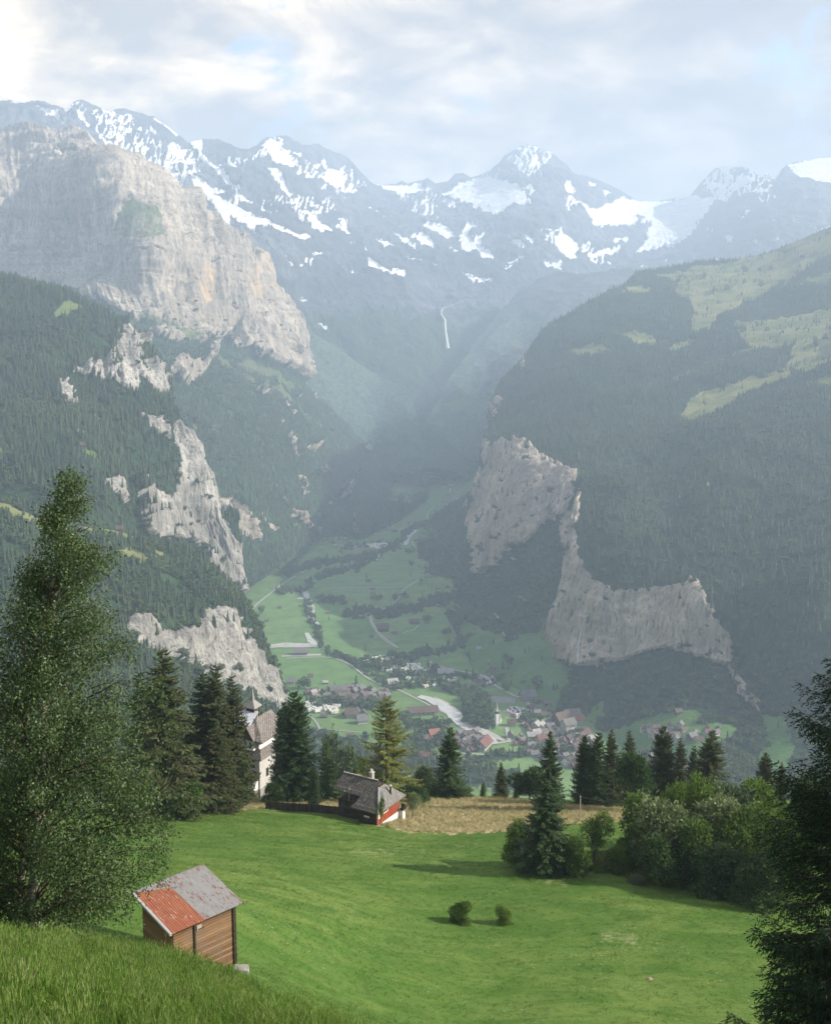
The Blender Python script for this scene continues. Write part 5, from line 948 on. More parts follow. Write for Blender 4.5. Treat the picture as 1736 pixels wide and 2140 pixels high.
# bare shrub with pale twigs
n = 26000; X = rng.uniform(8, 52, n); Y = rng.uniform(104, 132, n); Z = gz(X, Y); qx, qy = to_px(X, Y, Z); k = polys(qx, qy, [[(1060, 1800), (1120, 1815), (1200, 1822), (1300, 1828), (1350, 1848), (1450, 1862), (1560, 1872), (1650, 1880), (1650, 1800), (1300, 1740), (1060, 1770)]], 8, .06, 4); X, Y, Z = X[k], Y[k], Z[k]
scatter('rough_grass', np.stack([X, Y, Z], 1), rng.uniform(.5, 1.3, len(X)), rng.uniform(0, 6.28, len(X)), tuft_coll('rough_tufts', [Mg5, Mg1, Mg5, Mg2], n=18, h=.55, w=.035, spread=.35, lean=.5), 'rough uncut grass and weeds along the foot of the thicket')
p0 = hit(1258, 1815); T = Acc()
for k in range(16):
    a = rng.uniform(0, 6.28); l_ = rng.uniform(1.8, 3.4); h_ = np.array([math.cos(a), math.sin(a), 0]); pts = np.array([h_ * .05 * j * l_ * (j / 3 + .3) + np.array([0, 0, l_ * j / 4]) for j in range(5)]) + rng.normal(size=(5, 3)) * .04; T.add(*tube(pts, np.linspace(.04, .01, 5), 4))
o = link('bare_shrub', T.mesh('bare_shrub'), mat_plain('pale_dead_wood', (.36, .30, .24), .9, .2, 5), label='leafless pale twiggy shrub beside the airy tree', cat='shrub', loc=p0)

# ------------------------------------------------------------------ the big birch on the left
def birch():
    Yb = 38.0; base = hit(66, 1936, 33, 60); Yb = base[1] if 36 < base[1] < 45 else 38.5
    T1 = Acc(); T2 = Acc(); LM = Acc(); A = Acc()
    main = [(66, 1950), (64, 1880), (76, 1760), (84, 1640), (96, 1450), (112, 1260), (126, 1120), (140, 1010)]; sec = [(36, 1950), (44, 1860), (52, 1760), (48, 1600), (60, 1420), (40, 1260)]
    Pm = np.array([P(a, b_, Yb) for a, b_ in main]); Ps = np.array([P(a, b_, Yb + .9) for a, b_ in sec]); Pm[0, 2] = gz(Pm[0, 0], Yb) - .3; Ps[0, 2] = gz(Ps[0, 0], Yb + .9) - .3
    rs = lambda q, n: np.stack([np.interp(np.linspace(0, len(q) - 1, n), np.arange(len(q)), q[:, k]) for k in range(3)], 1)
    Pm2 = rs(Pm, 40) + .05 * rng.normal(size=(40, 3)); Ps2 = rs(Ps, 26) + .05 * rng.normal(size=(26, 3))
    T1.add(*tube(Pm2, np.linspace(.24, .025, 40), 9)); T2.add(*tube(Ps2, np.linspace(.19, .03, 26), 8))
    ey = [970, 1010, 1050, 1100, 1130, 1200, 1260, 1320, 1400, 1500, 1620, 1700, 1780, 1850, 1900, 1935]; el = [130, 112, 88, 74, 72, 40, 5, -10, -30, -60, -90, -90, -90, -90, -60, 20]; er = [150, 178, 200, 205, 232, 236, 246, 252, 300, 326, 346, 352, 340, 376, 345, 250]
    zm = .0205; SQ = []; SH = []
    nb = 235
    for b_ in range(nb):
        ye = 978 + 930 * ((b_ + rng.random()) / nb)**.86; th = rng.uniform(0, 6.28); l, r_ = np.interp(ye, ey, el), np.interp(ye, ey, er); cxm = np.interp(ye, [q[1] for q in main[::-1]], [q[0] for q in main[::-1]])
        reach = (r_ - cxm) if math.cos(th) > 0 else (cxm - l); fr = rng.uniform(.5, 1.16); L = max(.35, reach * zm * fr); L = min(L, 6.0); dp = L * .8 * math.sin(th) if L > 1 else L * math.sin(th)
        end = P(cxm + (L / zm) * math.cos(th), ye, Yb + dp); st_z = end[2] - L * rng.uniform(.35, .8); a = Pm2 if (rng.random() < .75 or ye < 1300) else Ps2; st = a[int(np.argmin(np.abs(a[:, 2] - max(st_z, a[0, 2] + 1.2))))]
        mid = st * .45 + end * .55 + np.array([0, 0, .28 * L]); t = np.linspace(0, 1, 9)[:, None]; path = st * (1 - t)**2 + mid * 2 * t * (1 - t) + end * t**2 + rng.normal(size=(9, 3)) * .05
        if L > 1.0: LM.add(*tube(path, np.linspace(.05, .008, 9), 4))
        ns_ = int(9 + 15 * L); f = rng.uniform(.22, 1.05, ns_)**.8; q = st * ((1 - f)**2)[:, None] + mid * (2 * f * (1 - f))[:, None] + end * (f**2)[:, None]
        q = q + rng.normal(size=(ns_, 3)) * np.array([.32, .32, .16]) * min(1, .35 + L / 3); SQ.append(q); SH.append(rng.uniform(.25, 1.1, ns_) * min(1, .35 + L / 2.5))
    p = np.concatenate(SQ); hang = np.concatenate(SH); kk = fbm(p[:, 0] / 1.25, p[:, 1] / 1.25, p[:, 2] / .9, 3) > -.13; p, hang = p[kk], hang[kk]; n = len(p); m_ = 13; print('birch strands', n)
    for j in range(m_):
        f = j / (m_ - 1); q = p + np.array([0, 0, -1]) * (hang * f)[:, None] + rng.normal(size=(n, 3)) * (.12 + .05 * (1 - f)); d = unit(rng.normal(size=(n, 3)) + np.array([0, 0, -1.0])); A.diamonds(q, d, rng.uniform(.08, .135, n), rng.uniform(.055, .09, n))
    org = np.array([Pm[0, 0], Yb, Pm[0, 2] + .3])
    o = bpy.data.objects.new('birch_tree', None); COL.objects.link(o); o.location = org; tag(o, 'tall birch with a pale trunk and hanging leafy boughs, filling the left side', 'tree')
    M_bb, b, out = newmat('birch_bark'); tc = b('ShaderNodeTexCoord').outputs['Object']
    principled(b, out, b.mix(b.ramp(b.noise(b.scale(tc, (2, 2, 7)), 1.2, 5, .7), [(.42, 0.0), (.55, 1.0)]), (.05, .04, .035), (.36, .32, .28)), .85, .2)
    M_bl = mat_leaf('birch_leaves', (.030, .068, .020), (.135, .190, .070), trans=.35, rnd=.0, rough=.5, spec=.35)
    for nm, ac, mt in (('trunk', T1, M_bb), ('trunk', T2, M_bb), ('limbs', LM, M_bark), ('crown', A, M_bl)):
        me_ = ac.mesh(nm); me_.transform(mathutils.Matrix.Translation(tuple(-org))); link(nm, me_, mt, parent=o)
birch()

# ------------------------------------------------------------------ the big dark spruce on the right
def near_spruce():
    r = np.random.default_rng(77); Y0 = 32.0; X0 = float(ray(1812, 1500)[0] * Y0); z0 = float(gz(X0, Y0)); ztop = float(ray(1745, 1268)[1] * Y0); H = ztop - z0
    T = Acc(); A = Acc(); BR = Acc(); zs = np.linspace(0, 1, 20); T.add(*tube(np.stack([0 * zs, 0 * zs, zs * H], 1), .26 * (1 - zs)**.9 + .012, 10))
    nwh = 38
    for i in range(nwh):
        s = i / nwh; z = H * (.10 + .89 * s)
        for k in range(8):
            a = r.uniform(0, 6.28); L = (3.75 * (1 - s)**.42 * min(1, (1 - s) * 5) * r.uniform(.6, 1.08) + .15)
            h = np.array([math.cos(a), math.sin(a), 0]); m_ = max(4, int(L * 9)); tt = np.linspace(.08, 1, m_)
            el = -.05 + .55 * s + r.normal() * .07; dz = L * (math.tan(el) * tt - .30 * tt**1.5 + .26 * tt**3.2); pts = h * (L * tt)[:, None]; pts[:, 2] = z + dz; pts[:, :2] += .05 * r.normal(size=(m_, 2))
            BR.add(*tube(pts[::2] if m_ > 6 else pts, .012, 3))
            sd = np.array([-h[1], h[0], 0])
            for sg in (-1, 1):
                tl = .9 * np.minimum(1.0, .30 + (1.08 - tt) * 1.3) * min(1, L / 3) * r.uniform(.55, 1.1, m_) + .07
                d = unit(h * 1.0 + sg * sd * r.uniform(.5, 1.0, m_)[:, None] + np.array([0, 0, -1]) * r.uniform(.15, .75, m_)[:, None])
                for t0 in range(m_):        # needle-covered side twigs
                    nn = max(3, int(tl[t0] / .075)); f = np.linspace(0, 1, nn); q = pts[t0] + d[t0] * (tl[t0] * f)[:, None] + np.array([0, 0, -1]) * (.20 * tl[t0] * f**2)[:, None]
                    A.diamonds(q, unit(d[t0] + .18 * r.normal(size=(nn, 3))), .17, .045)
                    A.diamonds(q, unit(1.0 * d[t0] + .6 * r.normal(size=(nn, 3)) + np.array([0, 0, -.2])), .09, .03)
                    if tl[t0] > .35 and r.random() < .7:
                        c_ = q[nn // 2]; n2 = 5; f2 = np.linspace(.1, 1, n2)[:, None]; A.diamonds(c_ + (unit(d[t0] * .5 + np.array([0, 0, -1]))) * .38 * f2, unit(.3 * d[t0] + .5 * r.normal(size=(n2, 3)) + np.array([0, 0, -.8])), .14, .036)
            A.diamonds(pts, unit(h + .5 * r.normal(size=(m_, 3))), .13, .04); A.diamonds(pts[-1:] , unit(h + np.array([0, 0, .35]))[None], .22, .04)
    o = bpy.data.objects.new('spruce_tree', None); COL.objects.link(o); o.location = (X0, Y0, z0); tag(o, 'large dark near spruce with upturned bough tips, cut by the right border', 'tree')
    for nm, ac, mt in (('trunk', T, M_bark), ('branches', BR, M_bark), ('crown', A, M_spr[4])): link(nm, ac.mesh(nm), mt, parent=o)
near_spruce()
# ------------------------------------------------------------------ buildings near by
def B3(name, verts, faces, mat, parent=None, **kw):
    me = bpy.data.meshes.new(name); me.from_pydata([tuple(map(float, v_)) for v_ in verts], [], faces); me.update(); return link(name, me, mat, parent, **kw)
def box(x0, x1, y0, y1, z0, z1):
    return [(x, y, z) for x in (x0, x1) for y in (y0, y1) for z in (z0, z1)], [(0, 1, 3, 2), (4, 6, 7, 5), (0, 4, 5, 1), (2, 3, 7, 6), (0, 2, 6, 4), (1, 5, 7, 3)]
def boxes(L):
    v_, f = [], []
    for bb in L:
        a, c_ = box(*bb); f += [tuple(i + len(v_) for i in q) for q in c_]; v_ += a
    return v_, f
def slab(pts, th=.14):
    """thick plate from a flat outline (top side), thickness downwards"""
    n = len(pts); p = [np.array(q, float) for q in pts]; v_ = p + [q - np.array([0, 0, th]) for q in p]
    return v_, [tuple(range(n)), tuple(range(2 * n - 1, n - 1, -1))] + [(i, n + i, n + (i + 1) % n, (i + 1) % n) for i in range(n)]
def merge(L):
    v_, f = [], []
    for a, c_ in L: f += [tuple(i + len(v_) for i in q) for q in c_]; v_ += list(a)
    return v_, f
def mat_boards(name, c1, c2, sc=(0, 0, 6.0), axis=2, rough=.8, gap=.35):
    m, b, out = newmat(name); tc = b('ShaderNodeTexCoord').outputs['Object']; sx = b('ShaderNodeSeparateXYZ'); b.set(sx, 0, tc)
    h = b.math('ADD', b.math('MULTIPLY', sx.outputs[axis], sc[2]), b.math('MULTIPLY', b.noise(b.scale(tc, (.6, .6, 1.5)), 1.0, 2, .5), .22)) if axis == 2 else b.math('MULTIPLY', b.math('ADD', sx.outputs[0], sx.outputs[1]), sc[2])
    fr = b.math('FRACT', h); fl_ = b.math('FLOOR', h); wn = b('ShaderNodeTexWhiteNoise', noise_dimensions='1D'); b.set(wn, 'W', fl_)
    st = (1.2, 1.2, 14.0) if axis == 2 else (14.0, 14.0, 1.2)
    gr = b.noise(b.scale(tc, st), 1.0, 6, .7, .4); k = b.math('ADD', b.math('MULTIPLY', gr, .6), b.math('MULTIPLY', wn.outputs[0], .4)); c = b.mix(b.ramp(k, [(.25, 0.0), (.7, 1.0)]), c1, c2)
    c = b.mix(b.ramp(b.noise(b.scale(tc, (.9, .9, .5) if axis == 2 else (.5, .5, .9)), 1.0, 5, .7, .8), [(.50, 0.0), (.68, .55)]), c, tuple(.5 * (x + .22) for x in c1)); edge = b.ramp(fr, [(0.0, 1.0), (.06, 1.0), (.10, 0.0), (.92, 0.0), (1.0, gap)]); c = b.mix(edge, c, tuple(x * .25 for x in c1))
    bp = b('ShaderNodeBump'); b.set(bp, 'Strength', .6); b.set(bp, 'Distance', .03); b.set(bp, 'Height', b.math('SUBTRACT', gr, edge)); principled(b, out, c, rough, .2, bp.outputs[0]); return m
def mat_tiles(name, c1, c2, su=3.2, sv=3.2, fleck=(.45, .43, .40), diag=True):
    m, b, out = newmat(name); uvn = b('ShaderNodeTexCoord').outputs['UV']; mp = b('ShaderNodeMapping'); b.set(mp, 0, uvn); mp.inputs['Rotation'].default_value = (0, 0, R(45 if diag else 0)); mp.inputs['Scale'].default_value = (su, sv, 1)
    br = b('ShaderNodeTexBrick'); b.set(br, 'Vector', mp.outputs[0]); br.offset = 0.0 if diag else .5; b.set(br, 'Scale', 1.0); b.set(br, 'Mortar Size', .09); b.set(br, 'Brick Width', 1.0); b.set(br, 'Row Height', 1.0); b.set(br, 'Bias', 0.0)
    b.set(br, 'Color1', (*c1, 1)); b.set(br, 'Color2', (*c2, 1)); b.set(br, 'Mortar', (*[x * .4 for x in c1], 1)); n = b.noise(uvn, 2.5, 6, .7); c = b.mix(b.ramp(n, [(.52, 0.0), (.7, .45)]), br.outputs[0], fleck)
    bp = b('ShaderNodeBump'); b.set(bp, 'Strength', .7); b.set(bp, 'Distance', .05); b.set(bp, 'Height', b.math('SUBTRACT', 1.0, br.outputs[1])); principled(b, out, c, .8, .25, bp.outputs[0]); return m
def plan_uv(o, s=1.0):
    """uv in metres on every face: along the horizontal and up the slope"""
    me = o.data; uv = me.uv_layers.new(name='uv')
    for p in me.polygons:
        n_ = p.normal; h = mathutils.Vector((-n_.y, n_.x, 0)); h = h.normalized() if h.length > 1e-4 else mathutils.Vector((1, 0, 0)); u2 = n_.cross(h)
        for li in p.loop_indices: v_ = me.vertices[me.loops[li].vertex_index].co; uv.data[li].uv = (v_.dot(h) * s, v_.dot(u2) * s)
M_pane = mat_plain('dark_window_glass', (.02, .025, .03), .15, .2, 1, spec=.6)
M_white = mat_plain('white_plaster', (.72, .71, .68), .9, .06, 1.5); M_grey = mat_plain('grey_plaster', (.30, .29, .27), .9, .15, 1.2); M_dkw = mat_boards('dark_old_boards', (.035, .027, .020), (.075, .055, .040)); M_frame = mat_plain('white_paint', (.75, .74, .70), .6, .05)

# --- weathered hay hut
E1, E2 = P(357, 1951, 57.0), None
zE = float(E1[2]); aE2, bE2 = ray(508, 1885); Y2 = zE / bE2; E2 = np.array([aE2 * Y2, Y2, zE]); ex = (E2 - E1); Lh = float(np.linalg.norm(ex)); ex /= Lh; ey_ = np.array([-ex[1], ex[0], 0.0])
aR, bR = ray(425, 1806); w_ = None
for w_ in np.arange(2.0, 8.0, .01):      # run of the roof until its top corner lines up
    q = E2 + ey_ * w_
    if q[0] / q[1] <= aR: break
rise = float(bR * q[1] - zE); print('hut len', Lh, 'run', w_, 'rise', rise)
hut = bpy.data.objects.new('hay_hut', None); COL.objects.link(hut); hut.location = tuple(E1); hut.rotation_euler = (0, 0, math.atan2(ex[1], ex[0])); tag(hut, 'old timber hay hut with half grey, half rusty red tin roof beside the birch', 'hut')
ov = .42; zf = -4.2
M_logs = mat_boards('brown_log_wall', (.15, .075, .038), (.32, .20, .12), (0, 0, 5.2)); M_logs2 = M_dkw
h1 = rise * ov / w_
v_, f = merge([box(ov, Lh - ov, ov, w_ - ov, zf, -.06)]); B3('wall', v_, f, M_logs, hut)
v_, f = merge([([(ov, ov + .02, -.05), (ov, w_ - ov, -.05), (ov, w_ - ov, rise * .92 - .1), (ov + .05, ov + .02, -.05), (ov + .05, w_ - ov, -.05), (ov + .05, w_ - ov, rise * .92 - .1)], [(0, 1, 2), (3, 5, 4), (0, 3, 4, 1), (1, 4, 5, 2), (0, 2, 5, 3)])]); B3('gable_board', v_, f, M_logs2, hut)
for x_, w2 in ((Lh - ov - .02, .20), (ov + 1.45, .10)):
    v_, f = box(x_ - w2 / 2, x_ + w2 / 2, ov - .10, ov + .02, zf, -.10); B3('post', v_, f, M_dkw, hut)
v_, f = boxes([(Lh - ov - .04, Lh - ov + .12, ov + .03, w_ - ov, zf, -.16)]); B3('corner_boards', v_, f, M_dkw, hut)
v_, f = boxes([(ov + 1.62, ov + 1.95, ov - .05, ov + .04, -.85, -.52)]); hb = B3('hatch', v_, f, mat_plain('weathered_hatch', (.40, .37, .33), .9, .2, 4), hut)
v_, f = boxes([(ov + 1.70, ov + 2.10, ov - .09, ov - .055, -.80, -.74)]); B3('bolt', v_, f, M_dkw, hb)
for k in range(9):
    x_ = .25 + k * (Lh - .5) / 8; v_, f = boxes([(x_ - .045, x_ + .045, .03, .6, -.15, -.045)]); B3('rafter', v_, f, M_dkw, hut)
def mat_tin(name, c1, c2, rust, amt, pitch=.10):
    m, b, out = newmat(name); tc = b('ShaderNodeTexCoord').outputs['Object']; sx = b('ShaderNodeSeparateXYZ'); b.set(sx, 0, tc); wv = b.math('SINE', b.math('MULTIPLY', sx.outputs[0], 2 * math.pi / pitch))
    c = b.mix(b.ramp(b.noise(b.scale(tc, (6, .8, 1)), 1.0, 6, .7), [(.35, 0.0), (.65, 1.0)]), c1, c2); spn = b.ramp(b.math('ADD', b.noise(b.scale(tc, (7, 2.2, 1)), 1.0, 5, .75), b.math('MULTIPLY', b.noise(tc, .7, 3), .35)), [(amt, 0.0), (amt + .04, 1.0)]); c = b.mix(spn, c, rust)
    bp = b('ShaderNodeBump'); b.set(bp, 'Strength', .55); b.set(bp, 'Distance', .02); b.set(bp, 'Height', wv); principled(b, out, c, .55, .4, bp.outputs[0], .15); return m
M_tin = mat_tin('grey_corrugated_tin', (.22, .225, .23), (.31, .31, .305), (.20, .09, .06), .72); M_rust = mat_tin('rusty_red_tin', (.23, .065, .033), (.33, .115, .06), (.44, .32, .25), .76, .16)
zt = lambda y: rise * y / w_
xs_ = 2.35
v_, f = slab([(xs_, -.05, zt(-.05)), (Lh, -.05, zt(-.05)), (Lh, w_, rise), (0.0, w_, rise), (0.0, w_ * .97, zt(w_ * .97)), (1.5, w_ * .86, zt(w_ * .86)), (xs_ - .12, w_ * .8, zt(w_ * .8))], .05); B3('roof_sheet', v_, f, M_tin, hut)
v_, f = slab([(0, -.06, zt(-.06) - .004), (xs_ + .02, -.06, zt(-.06) - .004), (xs_ - .08, w_ * .82, zt(w_ * .82) - .004), (1.5, w_ * .88, zt(w_ * .88) - .004), (0, w_ * .99, zt(w_ * .99) - .004)], .05); o = B3('roof_sheet', v_, f, M_rust, hut, label='rusty red corrugated roof sheets')
v_, f = slab([(0, w_, rise - .006), (Lh, w_, rise - .006), (Lh, w_ + 1.6, rise - .9), (0, w_ + 1.6, rise - .9)], .05); B3('roof_sheet', v_, f, M_tin, hut)
v_, f = slab([(-.10, -.06, zt(-.06) + .03), (.06, -.06, zt(-.06) + .03), (.06, w_ + .02, rise + .03), (-.10, w_ + .02, rise + .03)], .14); B3('verge_trim', v_, f, mat_plain('pale_metal_trim', (.34, .35, .36), .5, .1, 2), hut)
v_, f = boxes([(Lh - .02, Lh + .02, -.05, .03, -.16, .03)]); B3('eave_board', v_, f, M_dkw, hut)
p0 = E2 + ex * .05 + ey_ * .5; p0[2] = gz(p0[0], p0[1]) + .05
vv = [(x * (1 + .2 * rng.normal()), y * (1 + .2 * rng.normal()), z) for x, y, z in [(-.6, -.4, -.3), (.6, -.4, -.3), (.6, .4, -.3), (-.6, .4, -.3), (-.5, -.35, .22), (.45, -.3, .16), (.5, .35, .2), (-.45, .3, .25)]]
o = B3('boulder', vv, [(0, 3, 2, 1), (4, 5, 6, 7), (0, 1, 5, 4), (1, 2, 6, 5), (2, 3, 7, 6), (3, 0, 4, 7)], mat_plain('grey_stone', (.30, .29, .27), .9, .2, 3), label='flat grey stone at the right corner of the hay hut', cat='stone', loc=tuple(p0))

# --- chalet with the hipped shingle roof
E = P(790, 1702, 152.0); ang = math.atan2(-.51, .86)
ch = bpy.data.objects.new('chalet', None); COL.objects.link(ch); ch.location = tuple(E); ch.rotation_euler = (0, 0, ang); tag(ch, 'small chalet with a diamond shingled half hipped roof, red boards and white plinth', 'house')
M_sh = mat_tiles('grey_diamond_shingles', (.085, .080, .075), (.135, .125, .115), 3.0, 3.0)
Hr, yr, W8, xl = 3.5, 4.2, 8.4, -9.7; xg = -2.7; zs = lambda y: Hr * min(y, W8 - y) / yr
hipz = Hr - .75; xh = -2.0; yh = yr * hipz / Hr
front = [(xl, 1.7, zs(1.7)), (-4.4, 1.7, zs(1.7)), (-4.4, .75, zs(.75)), (-5.0, 0, 0), (0, 0, 0), (xh, yh, hipz), (xg, yr, Hr), (xl + .3, yr, Hr)]
rf = merge([slab([front[0], front[1], (-4.4, yr, Hr), (xl + .3, yr, Hr)], .16), slab([(-4.4, .0, 0), (0, 0, 0), (xh, yh, hipz), (xg, yr, Hr), (-4.4, yr, Hr)], .16), slab([(-5.2, 0, 0), (-4.4, 0, 0), (-4.4, 1.7, zs(1.7)), (-4.6, 1.3, zs(1.3))], .16)])
o = B3('roof', *rf, M_sh, ch); plan_uv(o)
hp = merge([slab([(0.003, 0, .01), (0.003, W8, .01), (xh, W8 - yh, hipz + .01), (xh, yh, hipz + .01)], .16)]); M_sh2 = mat_tiles('sunlit_tone_shingles', (.17, .165, .155), (.26, .25, .235), 3.0, 3.0, (.42, .41, .39)); o2 = B3('roof_hip', *hp, M_sh2, ch, label='hip end of the roof, painted paler as sunlit'); plan_uv(o2)  # paler copy of the shingles: sunlight on the hip is put into the colour
bk = slab([(0, W8, 0), (xl, W8, 0), (xl + .3, yr, Hr - .01), (xg, yr, Hr - .01), (xh, W8 - yh, hipz)], .16); o3 = B3('roof', *bk, M_sh, ch); plan_uv(o3)
g_ = [(xh - .25, yh + .05, hipz - .02), (xh - .25, W8 - yh - .05, hipz - .02), (xg + .12, yr, Hr - .10)]; B3('gable_board', g_ + [(x - .05, y, z) for x, y, z in g_], [(0, 1, 2), (3, 5, 4), (0, 3, 4, 1), (1, 4, 5, 2), (2, 5, 3, 0)], M_dkw, ch)
rc = [(xl + .3, yr, Hr + .02), (xg, yr, Hr + .02)]; 
for q0, q1 in (((xl + .3, yr), (xg, yr)),): B3('ridge_cap', *boxes([(q0[0], q1[0], yr - .10, yr + .10, Hr - .03, Hr + .06)]), mat_plain('lead_capping', (.38, .37, .35), .7, .1), ch)
def bar(p, q, r0=.05, s=5):
    return tube(np.array([p, q]), [r0, r0], s)
co_, q_ = bar((0, 0, .03), (xh, yh, hipz + .04), .07); B3('hip_cap', co_, [tuple(map(int, t)) for t in q_], mat_plain('lead_capping_light', (.42, .41, .39), .7, .1), ch)
B3('wall', *boxes([(-8.9, -.85, 1.9, W8 - 1.0, -4.5, -.1), (-4.2, -.85, .85, 1.9, -4.5, -.1)]), M_dkw, ch)
M_red = mat_boards('red_brown_boards', (.22, .040, .018), (.36, .085, .035), (0, 0, 5.0), axis=0)
B3('side_wall', *boxes([(-.85, -.75, .85, W8 - 1.0, -2.5, -.12)]), M_red, ch, label='red boarded side wall')
B3('plinth', *boxes([(-.85, -.70, .83, W8 - .2, -5.2, -2.5), (-.85, 0, W8 - 1.0, W8 - .2, -5.2, -2.52)]), M_white, ch)
wn = B3('window', *boxes([(-.76, -.72, 2.7, 3.9, -1.0, -.45)]), M_pane, ch); B3('window_frame', *boxes([(-.755, -.70, 2.62, 2.72, -1.1, -.40), (-.755, -.70, 3.88, 3.98, -1.1, -.40), (-.755, -.70, 2.72, 3.88, -.45, -.38), (-.755, -.66, 2.62, 3.98, -1.12, -1.0)]), M_frame, wn)
B3('shutter', *boxes([(-.76, -.70, 1.2, 1.75, -1.5, -.5)]), M_frame, ch)
B3('window', *boxes([(-7.6, -6.8, 1.86, 1.91, -2.3, -1.5)]), M_pane, ch); B3('window', *boxes([(-3.2, -2.2, .80, .86, -1.5, -1.2)]), M_frame, ch)
B3('balcony_rail', *boxes([(-.70, .05, W8 - .95, W8 - .25, -2.3, -2.2), (-.02, .05, W8 - .95, W8 - .25, -2.2, -1.5), (-.7, .05, W8 - .3, W8 - .2, -2.2, -1.5)]), M_dkw, ch)
cc = B3('chimney', *boxes([(-4.6, -4.0, yr + .3, yr + .9, Hr - .8, Hr + .9), (-4.7, -3.9, yr + .2, yr + 1.0, Hr + .75, Hr + .87)]), mat_plain('chimney_render', (.42, .38, .34), .9, .15, 3), ch)
co_, q_ = tube([(-4.3, yr + .6, Hr + .8), (-4.3, yr + .6, Hr + 1.35)], [.2, .2], 9); B3('chimney_pot', co_, [tuple(map(int, t)) for t in q_], M_frame, cc)
zc = lambda x: hipz * x / xh
co_, q_ = tube([(-.95, 5.2, zc(-.95) - .2), (-.95, 5.2, zc(-.95) + 1.25)], [.16, .16], 9); B3('stove_pipe', co_, [tuple(map(int, t)) for t in q_], mat_plain('black_pipe', (.03, .03, .032), .5, .1), ch)
co_, q_ = tube([(-.95, 5.2, zc(-.95) + 1.25), (-.95, 5.2, zc(-.95) + 1.5)], [.21, .17], 9); B3('pipe_cap', co_, [tuple(map(int, t)) for t in q_], M_frame, ch)
B3('skylight', *slab([(-1.5, 3.0, zc(-1.5) + .12), (-1.5, 3.5, zc(-1.5) + .12), (-1.15, 3.5, zc(-1.15) + .12), (-1.15, 3.0, zc(-1.15) + .12)], .1), mat_plain('skylight_glass', (.10, .12, .15), .2, .1, 1, spec=.6), ch)
for k in range(12):
    x_ = xl + .5 + k * .42; B3('snow_guard', *boxes([(x_, x_ + .05, 2.1, 2.2, zs(2.1) + .03, zs(2.2) + .10)]), M_grey, ch)
for k in range(8):
    x_ = -4.3 + k * .5; B3('snow_guard', *boxes([(x_, x_ + .05, .5, .6, zs(.5) + .03, zs(.6) + .10)]), M_grey, ch)

# --- wooden fence left of the chalet
A0, A1 = hit(556, 1690), hit(712, 1704); A0[2] = gz(A0[0], A0[1]); A1[2] = gz(A1[0], A1[1]); nseg = 13
fe = bpy.data.objects.new('board_fence', None); COL.objects.link(fe); fe.location = tuple(A0); tag(fe, 'dark weathered board fence running from the villa garden to the chalet', 'fence')
M_fence = mat_boards('grey_brown_fence_boards', (.060, .048, .038), (.115, .095, .075), (0, 0, 4.0), axis=0)
for k in range(nseg):
    q0 = A0 + (A1 - A0) * k / nseg; q1 = A0 + (A1 - A0) * (k + 1) / nseg; q0[2] = gz(q0[0], q0[1]); q1[2] = gz(q1[0], q1[1]); q0 = q0 - A0; q1 = q1 - A0; t_ = np.array([.0, .06, 0]); up = np.array([0, 0, 1.35]); dn = np.array([0, 0, -.3]); lean = q0 + (q1 - q0) * .03
    P8 = [lean + dn, q1 + dn, q1 + up, lean + up]; P8 = P8 + [x + t_ for x in P8]; B3('fence_panel', P8, [(0, 1, 2, 3), (7, 6, 5, 4), (0, 4, 5, 1), (1, 5, 6, 2), (2, 6, 7, 3), (3, 7, 4, 0)], M_fence, fe)
    B3('fence_post', *boxes([(q0[0] - .06, q0[0] + .06, q0[1] - .09, q0[1] - .0, q0[2] - .4, q0[2] + 1.5)]), M_dkw, fe)

# --- villa among the spruces
Vb = P(544, 1660, 186.0); Vb[2] = gz(Vb[0], Vb[1]) - .4
vi = bpy.data.objects.new('villa', None); COL.objects.link(vi); vi.location = tuple(Vb); vi.rotation_euler = (0, 0, R(-24)); tag(vi, 'tall white villa with steep tiled roofs and a little spire, half hidden by spruces', 'house')
m_ = .098; zb = float(P(544, 1660, 186.0)[2] - Vb[2]); hz = lambda py: zb + (1660 - py) * m_ * 1.06
M_vt = mat_tiles('brown_grey_roof_tiles', (.17, .15, .138), (.26, .24, .225), 2.0, 2.0, (.40, .37, .34)); M_vm = mat_plain('light_metal_roof', (.52, .55, .60), .45, .08, 1)
M_vw = mat_plain('shaded_white_plaster', (.47, .46, .44), .9, .12, 1.2)  # white plaster greyed: the shade on the wall is put into its colour
B3('wall', *boxes([(-7.0, 0, 0, 8, -1.5, hz(1588))]), M_vw, vi); B3('plinth', *boxes([(-7.3, .12, -.12, 8.1, -1.5, hz(1650))]), M_grey, vi)
z1, z2, z3 = hz(1590), hz(1574), hz(1530)
sk = [slab([(-7.8, -.9, z1), (.9, -.9, z1), (.1, .3, z2), (-7.0, .3, z2)], .2), slab([(.9, -.9, z1), (.9, 8.9, z1), (.1, 7.8, z2), (.1, .3, z2)], .2)]; o = B3('lower_roof', *merge(sk), M_vt, vi); plan_uv(o)
B3('upper_wall', *boxes([(-7.0, -.2, .3, 7.6, z1 - .3, hz(1553))]), M_white, vi)
zr = hz(1524); ze_ = hz(1556)
top = [slab([(-.6, -.7, ze_), (1.0, -.5, ze_ - .2), (1.0, 8.4, ze_ - .2), (-2.2, 8.0, zr), (-2.2, 2.4, zr)], .22), slab([(-2.2, 2.4, zr), (-2.2, 8.0, zr), (-7.2, 8, ze_), (-7.2, .0, ze_)], .22), slab([(-7.2, 0, ze_), (-.6, -.7, ze_), (-2.2, 2.4, zr)], .22)]; o = B3('upper_roof', *merge(top), M_vt, vi); plan_uv(o)
